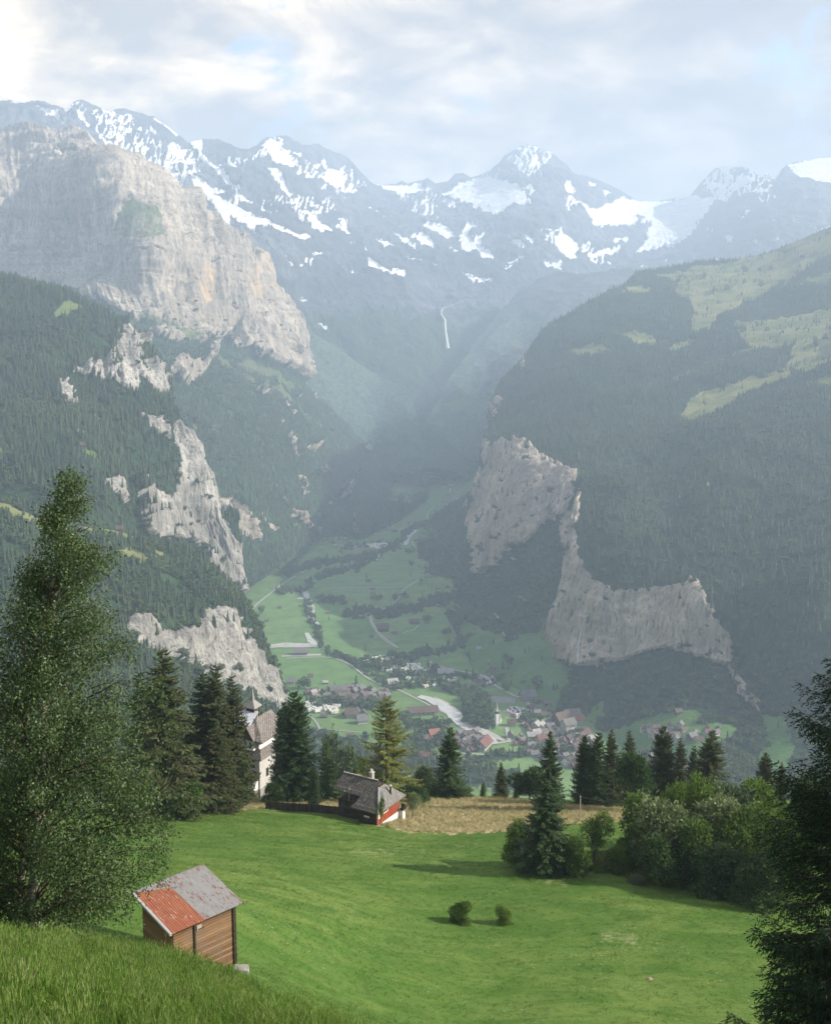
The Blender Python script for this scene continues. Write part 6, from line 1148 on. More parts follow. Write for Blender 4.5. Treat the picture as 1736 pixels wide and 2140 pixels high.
# dormer with its own little gable facing the meadow
B3('dormer', *merge([boxes([(-3.2, -.9, -.55, 2.0, hz(1576), hz(1556))])]), M_white, vi)
dz0, dz1 = hz(1555), hz(1531); dg = merge([slab([(-3.7, -1.1, dz0), (-2.05, -1.1, dz1), (-2.05, 2.5, dz1), (-3.7, 2.5, dz0)], .14), slab([(-2.05, -1.1, dz1 + .003), (-.5, -1.1, dz0), (-.5, 2.5, dz0), (-2.05, 2.5, dz1 + .003)], .14)]); o = B3('dormer_roof', *dg, M_vt, vi); plan_uv(o)
B3('gable_board', [(-3.4, -.8, dz0 - .1), (-.8, -.8, dz0 - .1), (-2.05, -.8, dz1 - .25), (-3.4, -.7, dz0 - .1), (-.8, -.7, dz0 - .1), (-2.05, -.7, dz1 - .25)], [(0, 1, 2), (5, 4, 3), (0, 3, 4, 1), (1, 4, 5, 2), (2, 5, 3, 0)], M_vt, vi)
def win(x0, x1, z0_, z1_, y=-.03, sh=False, par=vi):
    w1 = B3('window', *boxes([(x0, x1, y, y + .02, z0_, z1_)]), M_pane, par); B3('window_frame', *boxes([(x0 - .08, x0, y - .03, y + .02, z0_, z1_), (x1, x1 + .08, y - .03, y + .02, z0_, z1_), (x0 - .08, x1 + .08, y - .03, y + .02, z1_, z1_ + .08), ((x0 + x1) / 2 - .03, (x0 + x1) / 2 + .03, y - .03, y, z0_, z1_)]), M_frame, w1)
    if sh: B3('shutter', *boxes([(x0 - .62, x0 - .1, y - .05, y + .01, z0_, z1_)]), M_dksh, par); B3('shutter', *boxes([(x1 + .1, x1 + .62, y - .05, y + .01, z0_, z1_)]), M_dksh, par)
M_dksh = mat_plain('dark_green_shutter', (.03, .045, .045), .7, .1)
win(-2.9, -2.3, hz(1572), hz(1559), -.60); win(-1.9, -1.3, hz(1572), hz(1559), -.60)
win(-2.6, -1.0, hz(1611), hz(1592), -.03); win(-5.4, -4.0, hz(1611), hz(1592), -.03)
# lower wing to the left with lean roof
B3('wing', *boxes([(-6.6, -.35, -2.6, 0, -1.5, hz(1628))]), M_white, vi); B3('wing_plinth', *boxes([(-6.7, -.28, -2.68, 0, -1.5, hz(1652))]), M_grey, vi)
o = B3('wing_roof', *slab([(-7.2, -3.3, hz(1626)), (.2, -3.3, hz(1631)), (.2, .2, hz(1618)), (-7.2, .2, hz(1606))], .18), M_dkw, vi)
win(-3.0, -2.2, hz(1648), hz(1630), -2.63, True)
for yy in (2.2, 5.2): B3('window', *boxes([(.0, .03, yy, yy + .9, hz(1634), hz(1618))]), M_pane, vi)
B3('metal_roof', *slab([(-7.0, .6, hz(1532)), (-2.4, .6, hz(1534)), (-2.8, 4.2, hz(1518)), (-7.0, 4.2, hz(1512))], .2), M_vm, vi)
tz0, tz1, tz2 = hz(1528), hz(1511), hz(1470); tx, ty = -4.3, 4.6
tw_ = B3('turret', *boxes([(tx - .9, tx + .9, ty - .9, ty + .9, tz0 - 1, tz1)]), M_dkw, vi)
B3('turret_roof', [(tx - 1.4, ty - 1.4, tz1), (tx + 1.4, ty - 1.4, tz1), (tx + 1.4, ty + 1.4, tz1), (tx - 1.4, ty + 1.4, tz1), (tx - .35, ty - .35, tz1 + 1.3), (tx + .35, ty - .35, tz1 + 1.3), (tx + .35, ty + .35, tz1 + 1.3), (tx - .35, ty + .35, tz1 + 1.3), (tx, ty, tz2)], [(3, 2, 1, 0), (0, 1, 5, 4), (1, 2, 6, 5), (2, 3, 7, 6), (3, 0, 4, 7), (4, 5, 8), (5, 6, 8), (6, 7, 8), (7, 4, 8)], mat_plain('grey_spire_tiles', (.26, .25, .235), .8, .2, 3), tw_)
fz = zr; co_, q_ = tube([(-1.9, 2.6, fz - .2), (-1.9, 2.6, fz + .9), (-1.9, 2.6, fz + 1.0), (-1.9, 2.6, fz + 1.15), (-1.9, 2.6, fz + 1.3), (-1.9, 2.6, fz + 2.3)], [.05, .04, .16, .18, .04, .015], 8); B3('finial', co_, [tuple(map(int, t)) for t in q_], M_frame, vi)

# --- little hut behind the birch
p0 = P(308, 1672, 157.0); p0[2] = gz(p0[0], p0[1]) - .4; hh = bpy.data.objects.new('garden_hut', None); COL.objects.link(hh); hh.location = tuple(p0); hh.rotation_euler = (0, 0, R(-28)); tag(hh, 'small brown hut with a grey shingle roof peeping out behind the birch', 'hut')
topz = float(ray(318, 1650)[1] * 157) - p0[2]; B3('wall', *boxes([(-2, 1.6, -1.6, 1.6, -.5, topz - 1.1)]), M_logs, hh); o = B3('roof', *merge([slab([(-2.5, -2.2, topz - 1.4), (2.1, -2.2, topz - 1.4), (2.1, 0, topz), (-2.5, 0, topz)], .12), slab([(-2.5, 0, topz + .003), (2.1, 0, topz + .003), (2.1, 2.2, topz - 1.4), (-2.5, 2.2, topz - 1.4)], .12)]), M_sh2, hh); plan_uv(o)

# --- power poles and the line between them
M_pole = mat_plain('grey_wooden_pole', (.34, .31, .27), .9, .2, 4); M_wire = mat_plain('thin_cable', (.10, .10, .10), .6, .05)
def pole(px, base, top, label, cross=True):
    p = hit(px, base); z1_ = float(ray(px, top)[1] * p[1]); Hh = z1_ - p[2]; o = bpy.data.objects.new('power_pole', None); COL.objects.link(o); o.location = tuple(p); tag(o, label, 'pole', 'wooden power poles'); co_, q_ = tube([(0, 0, -.4), (0, 0, Hh)], [.13, .09], 8); B3('shaft', co_, [tuple(map(int, t)) for t in q_], M_pole, o)
    if cross: B3('crossarm', *boxes([(-.85, .85, -.05, .05, Hh * .86, Hh * .89)]), M_pole, o)
    for s in ((-.7, .7) if cross else (0,)): co_, q_ = tube([(s, 0, Hh * (.89 if cross else 1)), (s, 0, Hh * (.89 if cross else 1) + .18)], [.05, .05], 6); B3('insulator', co_, [tuple(map(int, t)) for t in q_], M_frame, o)
    return np.array([p[0], p[1], z1_])
t1 = pole(730, 1709, 1646, 'wooden power pole with a crossarm in front of the chalet'); t2 = pole(1211, 1712, 1665, 'plain wooden power pole right of the meadow spruces', False)
t3 = pole(1420, 1722, 1672, 'power pole hidden in the thicket', False) if False else P(1560, 1690, 150)
def wire(p, q, sag, label, r0=.018):
    t = np.linspace(0, 1, 14)[:, None]; pts = p + (q - p) * t; pts[:, 2] -= sag * 4 * (t * (1 - t))[:, 0]; co_, q_ = tube(pts, r0, 4); B3('power_line', co_, [tuple(map(int, t_)) for t_ in q_], M_wire, label=label, cat='cable')
wire(t2, t3, 1.0, 'thin cable running right from the plain power pole')
for px_, by, lb in ((812, 1672, 'small timber trestle on the hay field edge'), (1072, 1674, 'short post at the far edge of the hay field')): pass
p0 = hit(1357, 2048); mo = Acc(); th = np.linspace(0, 6.28, 13)[:-1]; rr = np.array([.34, .24, .1]); co_ = [(r1 * math.cos(t) * rng.uniform(.8, 1.2), r1 * math.sin(t) * rng.uniform(.8, 1.2), z) for r1, z in zip(rr, (-.03, .07, .13)) for t in th] + [(0, 0, .15)]
B3('molehill', co_, [(k * 12 + i, k * 12 + (i + 1) % 12, (k + 1) * 12 + (i + 1) % 12, (k + 1) * 12 + i) for k in range(2) for i in range(12)] + [(24 + i, 24 + (i + 1) % 12, 36) for i in range(12)], mat_plain('dry_earth', (.30, .22, .16), .95, .2, 6), label='bare earth molehill in the lower meadow', cat='molehill', loc=tuple(p0))

# ------------------------------------------------------------------ the town and farms on the valley floor
def house_mesh(L=1.0, W_=.72, hw=.42, hr=.36, ov=.09):
    x, y = L / 2, W_ / 2; wv = [(-x, -y, -.3), (x, -y, -.3), (x, y, -.3), (-x, y, -.3), (-x, -y, hw), (x, -y, hw), (x, y, hw), (-x, y, hw), (-x, 0, hw + hr), (x, 0, hw + hr)]
    wf = [(0, 1, 5, 4), (1, 2, 6, 9, 5), (2, 3, 7, 6), (3, 0, 4, 8, 7), (0, 3, 2, 1)]; s = hr / y
    r1 = slab([(-x - ov, -y - ov, hw - ov * s + .03), (x + ov, -y - ov, hw - ov * s + .03), (x + ov, 0, hw + hr + .03), (-x - ov, 0, hw + hr + .03)], .045); r2 = slab([(-x - ov, 0, hw + hr + .031), (x + ov, 0, hw + hr + .031), (x + ov, y + ov, hw - ov * s + .03), (-x - ov, y + ov, hw - ov * s + .03)], .045)
    return (wv, wf), merge([r1, r2])
def raw(name, vf):
    me = bpy.data.meshes.new(name); me.from_pydata([tuple(map(float, q)) for q in vf[0]], [], vf[1]); me.update(); return me
def mat_facade(name, c):
    m, b, out = newmat(name); tc = b('ShaderNodeTexCoord').outputs['Object']; sx = b('ShaderNodeSeparateXYZ'); b.set(sx, 0, tc)
    fx = b.math('FRACT', b.math('MULTIPLY', b.math('ADD', sx.outputs[0], sx.outputs[1]), 5.5)); fz_ = b.math('FRACT', b.math('MULTIPLY', sx.outputs[2], 4.6)); k = b.math('MULTIPLY', b.ramp(fx, [(.35, 0.0), (.36, 1.0), (.7, 1.0), (.71, 0.0)], 'CONSTANT'), b.ramp(fz_, [(.35, 0.0), (.36, 1.0), (.8, 1.0), (.81, 0.0)], 'CONSTANT'))
    principled(b, out, b.mix(k, c, (.03, .035, .04)), .85, .2); return m
Wm = {'white': mat_facade('white_house_wall', (.50, .48, .45)), 'cream': mat_facade('cream_house_wall', (.52, .45, .34)), 'timber': mat_facade('timber_house_wall', (.12, .075, .045)), 'grey': mat_facade('grey_house_wall', (.30, .29, .28))}
Rm = {'grey': mat_plain('grey_house_roof', (.17, .165, .16), .8, .2, 2), 'brown': mat_plain('brown_house_roof', (.13, .095, .08), .8, .2, 2), 'red': mat_plain('red_house_roof', (.19, .09, .075), .8, .2, 2), 'orange': mat_plain('orange_house_roof', (.28, .125, .08), .8, .2, 2), 'pale': mat_plain('pale_house_roof', (.36, .35, .34), .7, .15, 2), 'rust': mat_plain('dull_red_roof', (.115, .080, .072), .8, .2, 2)}
HPm = [house_mesh(1, .72, .42, .34), house_mesh(1, .5, .30, .22), house_mesh(1, .8, .62, .34)]; HM = [(raw('house', w1), raw('roof', r1)) for w1, r1 in HPm]
for w1, r1 in HM: w1.materials.append(Wm['white']); r1.materials.append(Rm['grey'])
occupied = []
def house(p, L, kind, wall, roof, rz, label, group, name='house', cat='house', hs=1.0):
    w1, r1 = HM[kind]; o = bpy.data.objects.new(name, w1); COL.objects.link(o); o.location = tuple(p); o.scale = (L, L, L * hs); o.rotation_euler = (0, 0, rz); tag(o, label, cat, group)
    o.material_slots[0].link = 'OBJECT'; o.material_slots[0].material = Wm[wall]
    r_ = bpy.data.objects.new('roof', r1); COL.objects.link(r_); r_.parent = o; r_.material_slots[0].link = 'OBJECT'; r_.material_slots[0].material = Rm[roof]; occupied.append((p[0], p[1], L * .75)); return o
def loc_at(px, py, src=None):
    if src is None:
        p = fp(px, py)
        for s in ('shoulder', 'mountainside'):
            S0 = SHEETS[s]
            if S0['px'][0, 0] <= px <= S0['px'][0, -1]:
                q = at(s, px, py); j = int(np.argmin(np.abs(S0['px'][0] - px)))
                if S0['py'][0, j] <= py <= S0['py'][-1, j] and q[1] < p[1] - 2: p = q.copy()
        return p
    return at(src, px, py).copy()
def cluster(poly, n, Lr, walls, roofs, where, group, conv=C6, kinds=(0, 0, 0, 1, 2), sep=.78, tries=40):
    pl_ = np.array(conv(poly)); lo, hi = pl_.min(0), pl_.max(0); k = 0
    wd = {'white': 'white walled', 'cream': 'cream walled', 'timber': 'timber walled', 'grey': 'grey walled'}; rd = {'grey': 'grey roofed', 'brown': 'brown roofed', 'red': 'red roofed', 'orange': 'orange roofed', 'pale': 'pale roofed', 'rust': 'dull red roofed'}
    for _ in range(n * tries):
        if k >= n: break
        a, c_ = rng.uniform(lo, hi)
        if not pip(np.array([a]), np.array([c_]), pl_)[0]: continue
        p = loc_at(a, c_); L = rng.uniform(*Lr) * .78
        if any((p[0] - x)**2 + (p[1] - y)**2 < (sep * (L * .55 + r_ * .75))**2 for x, y, r_ in occupied): continue
        w1 = walls[rng.integers(len(walls))]; r1 = roofs[rng.integers(len(roofs))]; house(p, L, kinds[rng.integers(len(kinds))], w1, r1, rng.choice([.2, .5, 1.7, 1.1]) + rng.normal() * .15, f'{wd[w1]}, {rd[r1]} house {where}', group); k += 1
# named landmarks first
def lone(cx, cy, L, kind, wall, roof, rz, label, conv=C6, group=None, hs=1.0, name='house', cat='house'):
    a, c_ = conv([(cx, cy)])[0]; house(loc_at(a, c_), L, kind, wall, roof, rz, label, group, name, cat, hs)
lone(780, 648, 17, 0, 'timber', 'orange', .4, 'house with a bright orange roof, left of the river bend'); lone(1042, 705, 30, 1, 'white', 'red', 1.15, 'long white building with a red roof beside the river'); lone(732, 760, 14, 0, 'white', 'orange', -.3, 'orange roofed cottage lowest on the slope, above the hay field trees')
lone(720, 520, 44, 1, 'cream', 'rust', .2, 'large low building with a broad dull red roof by the river', hs=.5); lone(400, 575, 17, 0, 'white', 'grey', .3, 'white house on the left fields, right of the campsite'); lone(345, 545, 20, 0, 'cream', 'brown', .1, 'cream house next to the left campsite')
lone(275, 412, 26, 1, 'timber', 'grey', .1, 'long grey roofed barn at the left end of the village', cat='barn', name='barn'); lone(333, 655, 10, 0, 'timber', 'brown', .1, 'small barn on the lower left field', name='barn', cat='barn'); lone(197, 548, 11, 1, 'timber', 'brown', 0, 'dark shed below the left campsite', name='barn', cat='barn')
lone(127, 333, 10, 0, 'white', 'brown', .1, 'white cottage alone on the left meadow'); lone(205, 366, 9, 0, 'timber', 'pale', .3, 'pale roofed hay barn on the left meadow', name='barn', cat='barn'); lone(20, 368, 16, 0, 'white', 'grey', .1, 'farmhouse at the far left edge of the valley fields')
lone(1275, 455, 24, 0, 'grey', 'grey', .3, 'grey block at the head of the town street'); lone(1565, 628, 20, 1, 'cream', 'red', 0., 'house with a flat pinkish red roof high in the town'); lone(1490, 608, 20, 2, 'white', 'grey', .5, 'tall white hotel with many windows in the town'); lone(1455, 575, 26, 0, 'timber', 'brown', .6, 'wide dark gabled chalet above the white hotel')
lone(1540, 570, 18, 0, 'cream', 'cream' if False else 'orange', .1, 'orange toned house at the upper right of the town'); lone(1510, 535, 24, 1, 'white', 'grey', .1, 'long white building uppermost in the town'); lone(1308, 655, 20, 1, 'white', 'pale', 0, 'pale flat roofed building in front of the town car park'); lone(1350, 672, 16, 0, 'cream', 'red', .4, 'red roofed house just right of the pale flat one')
lone(570, 112, 12, 0, 'white', 'brown', .3, 'white farmhouse beside the valley lane'); lone(510, 88, 22, 0, 'timber', 'brown', .2, 'big dark farm on the valley lane'); lone(675, 50, 20, 1, 'timber', 'brown', .1, 'low farm building on the upper fields'); lone(1015, 188, 9, 0, 'white', 'pale', .4, 'tiny white barn on the sloping field right of the campsite', name='barn', cat='barn'); lone(447, 120, 7, 0, 'timber', 'brown', .1, 'tiny hay shed left of the valley lane', name='barn', cat='barn'); lone(395, 18, 8, 0, 'timber', 'pale', .1, 'tiny hay shed near the top of the middle field', name='barn', cat='barn')
lone(75, 212, 26, 1, 'grey', 'grey', .1, 'grey sawmill shed on the far left yard', name='shed', cat='shed'); lone(840, 325, 26, 1, 'white', 'pale', .1, 'long white campsite hall', name='hall', cat='building'); lone(560, 378, 18, 0, 'white', 'pale', .4, 'pale house at the left corner of the big campsite')
for cx, cy, l in ((650, 915, 'dark farm on the middle field of the upper valley'), (670, 960, 'low farm beside the middle field lane'), (110, 1125, 'hay shed on the far left field'), (105, 1245, 'shed beside the left gravel yard'), (435, 1080, 'hay shed near the river trees'), (180, 1052, 'hay shed on the upper left field'), (935, 735, 'farmhouse on the narrow upper lane'), (950, 830, 'farm at the edge of the upper woods'), (915, 700, 'small farmhouse beside the upper road'), (1000, 780, 'shed above the upper woods'), (665, 1205, 'shed in the middle of the river fields'), (620, 1105, 'barn before the row of dark trees')):
    lone(cx, cy, 12 if 'farm' in l else 8, 0, 'timber' if 'farm' not in l else 'white', 'brown', .2 + .3 * rng.random(), l, conv=C4, name='farmhouse' if 'farm' in l else 'hay_shed', cat='house' if 'farm' in l else 'shed')
# church
cp = loc_at(*C6([(1112, 582)])[0]); chh = bpy.data.objects.new('church', None); COL.objects.link(chh); chh.location = tuple(cp); chh.rotation_euler = (0, 0, R(20)); tag(chh, 'white church with a slender pointed steeple by the river bend', 'church')
B3('tower', *boxes([(-2.6, 2.6, -2.6, 2.6, -1, 19)]), mat_plain('church_white', (.78, .77, .74), .9, .04), chh); B3('belfry', *boxes([(-2.75, 2.75, -2.75, 2.75, 19, 23.5)]), M_dkw, chh)
B3('steeple', [(-3.3, -3.3, 23.5), (3.3, -3.3, 23.5), (3.3, 3.3, 23.5), (-3.3, 3.3, 23.5), (-1.3, -1.3, 28), (1.3, -1.3, 28), (1.3, 1.3, 28), (-1.3, 1.3, 28), (0, 0, 40)], [(3, 2, 1, 0), (0, 1, 5, 4), (1, 2, 6, 5), (2, 3, 7, 6), (3, 0, 4, 7), (4, 5, 8), (5, 6, 8), (6, 7, 8), (7, 4, 8)], Rm['pale'], chh)
w1, r1 = house_mesh(22, 13, 8, 7, .6); o = B3('nave', [(x + 11, y + 1, z) for x, y, z in w1[0]], w1[1], mat_plain('church_nave_white', (.76, .75, .72), .9, .04), chh); o.rotation_euler = (0, 0, R(60)); o = B3('nave_roof', [(q[0] + 11, q[1] + 1, q[2] + .1) for q in r1[0]], r1[1], Rm['grey'], chh); o.rotation_euler = (0, 0, R(60)); occupied.append((cp[0] + 6, cp[1] + 6, 22))
T_ = ('timber', 'timber', 'white', 'cream', 'grey'); G_ = ('grey', 'brown', 'brown', 'grey', 'rust', 'pale')
cluster([(190, 440), (240, 400), (330, 385), (460, 395), (530, 420), (540, 460), (440, 470), (330, 480), (300, 450), (230, 440)], 52, (10, 17), T_, ('grey', 'brown', 'grey', 'brown'), 'in the dense village at the left of the valley floor', 'houses of the left village')
cluster([(95, 400), (160, 395), (200, 420), (200, 450), (120, 440)], 9, (10, 15), T_, G_, 'at the western tip of the left village', 'houses at the tip of the left village')
cluster([(300, 530), (420, 520), (430, 560), (340, 560)], 6, (10, 15), T_, G_, 'between the left campsite and the larch top', 'houses below the left campsite')
cluster([(640, 590), (760, 580), (830, 640), (800, 700), (700, 680)], 14, (10, 15), T_, ('grey', 'brown', 'rust'), 'on the wooded slope left of the river', 'houses left of the river')
cluster([(880, 640), (1000, 625), (1050, 655), (1060, 720), (960, 730), (880, 700)], 26, (10, 16), T_, ('grey', 'brown', 'grey', 'rust'), 'in the riverside quarter below the church', 'houses of the riverside quarter')
cluster([(1260, 560), (1400, 560), (1440, 620), (1420, 660), (1280, 640), (1190, 620), (1180, 590)], 20, (11, 18), T_, G_, 'in the town centre right of the church', 'houses of the town centre')
cluster([(1280, 430), (1330, 440), (1400, 500), (1400, 540), (1290, 540)], 18, (10, 16), T_, ('grey', 'brown', 'grey'), 'along the upper town street', 'houses on the upper town street')
cluster([(1410, 640), (1600, 620), (1640, 700), (1600, 820), (1500, 830), (1420, 780)], 46, (11, 18), T_, ('rust', 'brown', 'grey', 'rust', 'brown', 'pale'), 'along the main street at the right of the town', 'houses on the main street')
cluster([(1270, 690), (1420, 680), (1420, 780), (1260, 760)], 16, (11, 17), T_, G_, 'at the near end of the town', 'houses at the near end of the town')
cluster([(1170, 650), (1250, 640), (1260, 690), (1190, 700)], 6, (11, 16), T_, ('red', 'brown', 'grey'), 'at the bridge end', 'houses at the bridge')
cluster([(960, 320), (1100, 305), (1110, 390), (1000, 380)], 12, (9, 15), T_, G_, 'at the farm hamlet beside the wooded field edge', 'houses of the roadside hamlet')
cluster([(500, 690), (700, 660), (740, 720), (560, 745)], 18, (10, 14), T_, G_, 'in the far hamlet in the middle of the valley', 'houses of the middle hamlet', conv=C4, sep=.7)
cluster([(470, 720), (620, 720), (640, 770), (470, 780)], 12, (10, 14), T_, G_, 'among the trees of the middle hamlet', 'houses of the wooded middle hamlet', conv=C4, sep=.7)
cluster([(700, 640), (860, 600), (930, 590), (940, 615), (780, 655)], 12, (10, 14), T_, G_, 'strung along the road past the middle hamlet', 'houses along the hamlet road', conv=C4, sep=.7)
cluster([(850, 310), (980, 330), (1180, 400), (1100, 420), (1000, 410), (880, 350)], 34, (11, 18), T_, ('pale', 'grey', 'brown', 'pale'), 'in the farthest village at the valley head', 'houses of the farthest village', conv=C4, sep=.6)
cluster([(960, 450), (1200, 440), (1220, 500), (1060, 525)], 26, (12, 20), ('white', 'white', 'grey'), ('pale', 'grey', 'pale'), 'in the works yard below the farthest village', 'buildings of the works yard', conv=C4, sep=.6)
D5 = lambda L: L
cluster([(1345, 1525), (1400, 1515), (1500, 1520), (1520, 1530), (1440, 1555), (1370, 1560)], 24, (11, 17), ('white', 'timber', 'cream', 'white'), ('brown', 'grey', 'rust', 'red'), 'in the sunny quarter under the waterfall cliff woods', 'houses under the cliff woods', conv=D5)
cluster([(1330, 1575), (1460, 1570), (1440, 1620), (1340, 1630)], 8, (11, 16), T_, G_, 'behind the spruces at the lower right of the town', 'houses behind the right spruces', conv=D5)
for a, c_, l in ((158, 1127, 'red brown barn on the pale pasture terrace left of the birch top'), (250, 1108, 'small hut on the terrace right of the birch top'), (155, 960, 'tiny hut on the clearing of the left forest'), (1415, 1490, 'cabin at the wood edge above the cliff quarter')):
    src = {158: 'knoll', 250: 'knoll', 155: 'cliffhill'}.get(a, 'shoulder'); p = at(src, a, c_).copy(); house(p, 11, 0, 'timber', 'rust', .3, l, None, 'mountain_hut', 'hut')
# campsite caravans and parked cars
def caravan_mesh():
    pr = [(-.5, .12), (-.47, .55), (-.38, .62), (.34, .62), (.46, .50), (.5, .15), (.42, .10), (-.42, .10)]; n = len(pr); v_ = [(x, s * .19, z) for s in (-1, 1) for x, z in pr]
    return raw('caravan', (v_, [tuple(range(n - 1, -1, -1)), tuple(range(n, 2 * n))] + [(i, (i + 1) % n, n + (i + 1) % n, n + i) for i in range(n)]))
def car_mesh():
    pr = [(-.5, .08), (-.5, .24), (-.36, .28), (-.24, .44), (.18, .44), (.32, .28), (.5, .22), (.5, .08)]; n = len(pr); v_ = [(x, s * (.2 if z < .3 else .17), z) for s in (-1, 1) for x, z in pr]
    return raw('car', (v_, [tuple(range(n - 1, -1, -1)), tuple(range(n, 2 * n))] + [(i, (i + 1) % n, n + (i + 1) % n, n + i) for i in range(n)]))
cvm, cam_ = caravan_mesh(), car_mesh(); Mc = {k: mat_plain(k + '_vehicle_paint', c_, .35, .04, 1, spec=.5) for k, c_ in {'white': (.82, .82, .80), 'silver': (.50, .51, .53), 'dark': (.05, .06, .08), 'red': (.35, .04, .03), 'cream': (.74, .68, .55)}.items()}; cvm.materials.append(Mc['white']); cam_.materials.append(Mc['white'])
def vehicles(poly, n, me_, L, cols, name, cat, where, group, conv=C6, rz0=.4, sep=4.5):
    pl_ = np.array(conv(poly)); lo, hi = pl_.min(0), pl_.max(0); k = 0; put = []
    for _ in range(n * 40):
        if k >= n: break
        a, c_ = rng.uniform(lo, hi)
        if not pip(np.array([a]), np.array([c_]), pl_)[0]: continue
        p = loc_at(a, c_) + np.array([0, 0, .9])
        if any((p[0] - x)**2 + (p[1] - y)**2 < sep * sep for x, y in put) or any((p[0] - x)**2 + (p[1] - y)**2 < (r_ * .8)**2 for x, y, r_ in occupied): continue
        put.append((p[0], p[1])); cl_ = cols[rng.integers(len(cols))]; o = bpy.data.objects.new(name, me_); COL.objects.link(o); o.location = tuple(p); o.scale = (L,) * 3; o.rotation_euler = (0, 0, rz0 + rng.choice([0, 1.57]) + rng.normal() * .15); tag(o, f'{cl_} {cat} {where}', cat, group)
        o.material_slots[0].link = 'OBJECT'; o.material_slots[0].material = Mc[cl_]; k += 1
CW = ('white', 'white', 'white', 'cream')
vehicles([(410, 235), (560, 228), (600, 250), (480, 270), (400, 260)], 34, cvm, 8.5, CW, 'caravan', 'caravan', 'in the upper corner of the big campsite', 'caravans in the upper campsite corner')
vehicles([(480, 285), (700, 270), (760, 320), (720, 350), (640, 350), (520, 310)], 80, cvm, 8.5, CW, 'caravan', 'caravan', 'packed among the trees of the big campsite', 'caravans of the big campsite')
vehicles([(640, 350), (740, 350), (900, 350), (900, 385), (700, 400)], 26, cvm, 8.5, CW, 'caravan', 'caravan', 'on the near rows of the big campsite', 'caravans on the near campsite rows')
vehicles([(95, 470), (285, 480), (280, 530), (110, 525)], 46, cvm, 8.5, CW, 'caravan', 'caravan', 'on the left campsite under the village', 'caravans of the left campsite')
vehicles([(640, 720), (750, 715), (740, 745), (640, 740)], 40, cvm, 10, CW, 'caravan', 'caravan', 'on the far campsite of the middle hamlet', 'caravans of the middle hamlet', conv=C4)
CCc = ('white', 'silver', 'dark', 'silver', 'white', 'red')
vehicles([(1170, 490), (1250, 500), (1290, 540), (1220, 560), (1170, 520)], 60, cam_, 5.2, CCc, 'parked_car', 'car', 'in the town car park beside the church', 'cars in the town car park', sep=3.6)
vehicles([(1040, 350), (1090, 360), (1110, 390), (1050, 385)], 16, cam_, 5.2, CCc, 'parked_car', 'car', 'parked at the roadside hamlet', 'cars at the roadside hamlet', sep=4)
vehicles([(1450, 600), (1500, 620), (1560, 740), (1510, 760)], 30, cam_, 5.2, CCc, 'parked_car', 'car', 'along the main street', 'cars along the main street', sep=4)
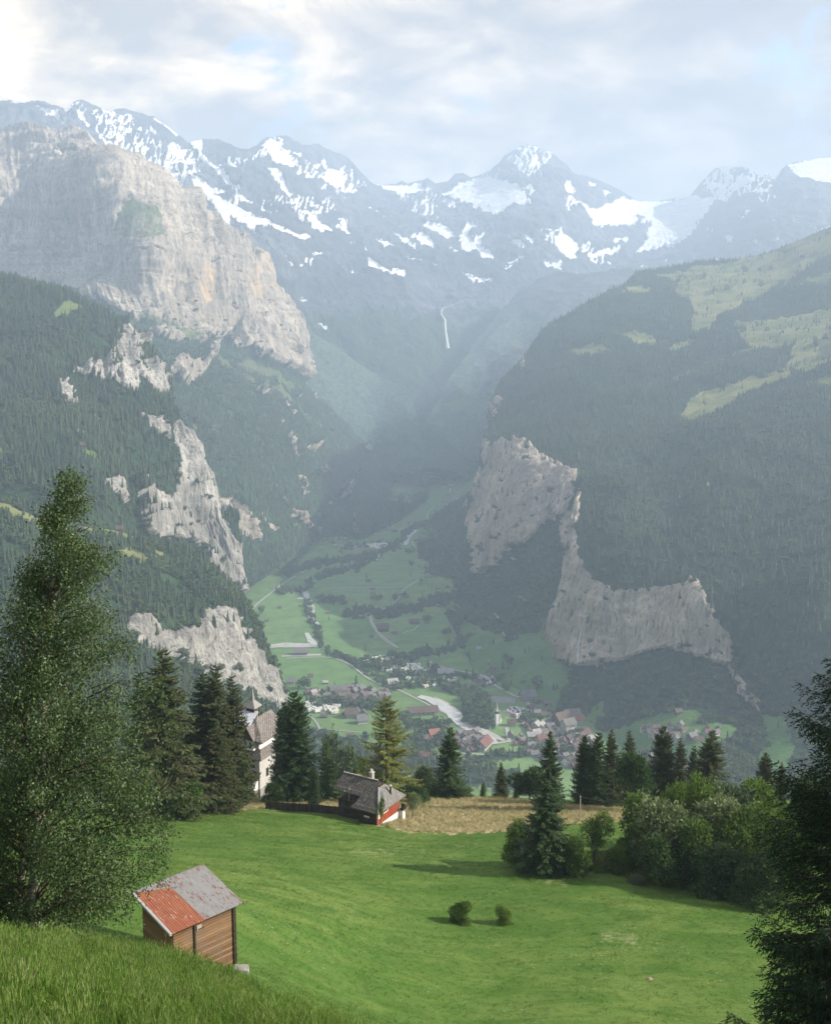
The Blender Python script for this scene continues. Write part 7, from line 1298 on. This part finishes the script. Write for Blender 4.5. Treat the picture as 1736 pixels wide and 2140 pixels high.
# standing trees of the valley floor
tk = raw('trunk', (tube([(0, 0, -.05), (0, 0, .45)], [.025, .018], 5)[0].tolist(), [tuple(map(int, t)) for t in tube([(0, 0, -.05), (0, 0, .45)], [.025, .018], 5)[1]])); tk.materials.append(M_bark2)
def vtree(a, c_, h, con, label, group=None):
    p = loc_at(a, c_); o = bpy.data.objects.new('conifer_tree' if con else 'leafy_tree', None); COL.objects.link(o); o.location = (p[0], p[1], p[2] - .5); o.scale = (h, h, h) if con else (h * 1.15, h * 1.15, h); o.rotation_euler = (0, 0, rng.uniform(0, 6)); tag(o, label, 'tree', group)
    for nm, me_ in (('trunk', tk), ('crown', con_protos[rng.integers(4)] if con else leaf_protos[rng.integers(3)])): q = bpy.data.objects.new(nm, me_); COL.objects.link(q); q.parent = o
for cx, cy, h, con, l in ((632, 1278, 20, 1, 'lone pointed conifer on the field above the campsite'), (962, 1138, 24, 0, 'big round tree alone on the middle slope'), (870, 768, 24, 0, 'round tree on the upper meadow'), (877, 830, 18, 0, 'oval tree below the round upper one'), (788, 1010, 22, 0, 'tree where the lane bends'), (690, 1015, 24, 0, 'tall tree beside the lane farm'), (447, 1018, 22, 0, 'left tree of the pair on the river meadow'), (500, 1018, 20, 0, 'right tree of the pair on the river meadow'), (405, 1018, 22, 0, 'tree between the river and the pair'),
        (838, 1000, 20, 0, 'tree right of the lane bend'), (85, 1080, 20, 0, 'rounded tree on the far left field'), (50, 1110, 16, 0, 'smaller tree at the far left field edge'), (1390, 1235, 20, 0, 'tree on the slope under the shaded cliff'), (1437, 1220, 26, 1, 'dark conifer on the slope under the shaded cliff'), (1048, 1195, 18, 0, 'left tree of two on the sloping field'), (1070, 1190, 18, 0, 'right tree of two on the sloping field'), (310, 1478, 26, 0, 'tall tree by the left village farms'), (585, 1470, 26, 1, 'slim conifer above the left village'), (470, 1478, 16, 1, 'small conifer above the long barn'), (640, 890, 16, 1, 'conifer at the middle farm'), (872, 880, 14, 1, 'small conifer on the open upper field'), (460, 715, 12, 0, 'small round tree on the far field'), (1398, 1355, 22, 0, 'rounded tree right of the hamlet'), (1095, 1135, 10, 0, 'small bush-like tree on the middle slope'), (440, 1115, 14, 1, 'small conifer near the river shed')):
    a, q = C4([(cx, cy)])[0]; vtree(a, q, h, con, l)
vtree(683, 1545, 17, 0, 'round solitary tree on the bright lower left field'); vtree(1055, 1445, 18, 0, 'round tree right of the riverside field'); vtree(1120, 1440, 26, 0, 'large dark round tree above the town')
for poly, n, con, l, gname in (([(90, 455), (300, 470), (440, 480), (540, 500), (430, 512), (280, 500), (120, 490)], 46, .5, 'between the caravans of the left campsite and the village', 'trees around the left campsite'), ([(420, 250), (600, 250), (760, 330), (900, 390), (840, 420), (640, 370), (480, 300)], 60, .45, 'among the caravans of the big campsite', 'trees of the big campsite'), ([(930, 420), (1060, 430), (1090, 600), (980, 600), (930, 520)], 36, .1, 'in the grove between the river and the church', 'trees of the church grove'),
    ([(1180, 560), (1440, 560), (1600, 700), (1400, 800), (1240, 700)], 40, .25, 'between the town houses', 'trees in the town'), ([(600, 560), (860, 600), (900, 720), (700, 720)], 34, .3, 'between the houses left of the river', 'trees left of the river')):
    pl_ = np.array(C6(poly)); lo, hi = pl_.min(0), pl_.max(0); k = 0
    while k < n:
        a, c_ = rng.uniform(lo, hi)
        if pip(np.array([a]), np.array([c_]), pl_)[0]:
            p = loc_at(a, c_)
            k += 1
            if any((p[0] - x)**2 + (p[1] - y)**2 < (r_ * .7)**2 for x, y, r_ in occupied): continue
            cn = rng.random() < con; vtree(a, c_, rng.uniform(13, 21), cn, ('pointed conifer ' if cn else 'rounded leafy tree ') + l, gname)
print('objects', len(bpy.data.objects))
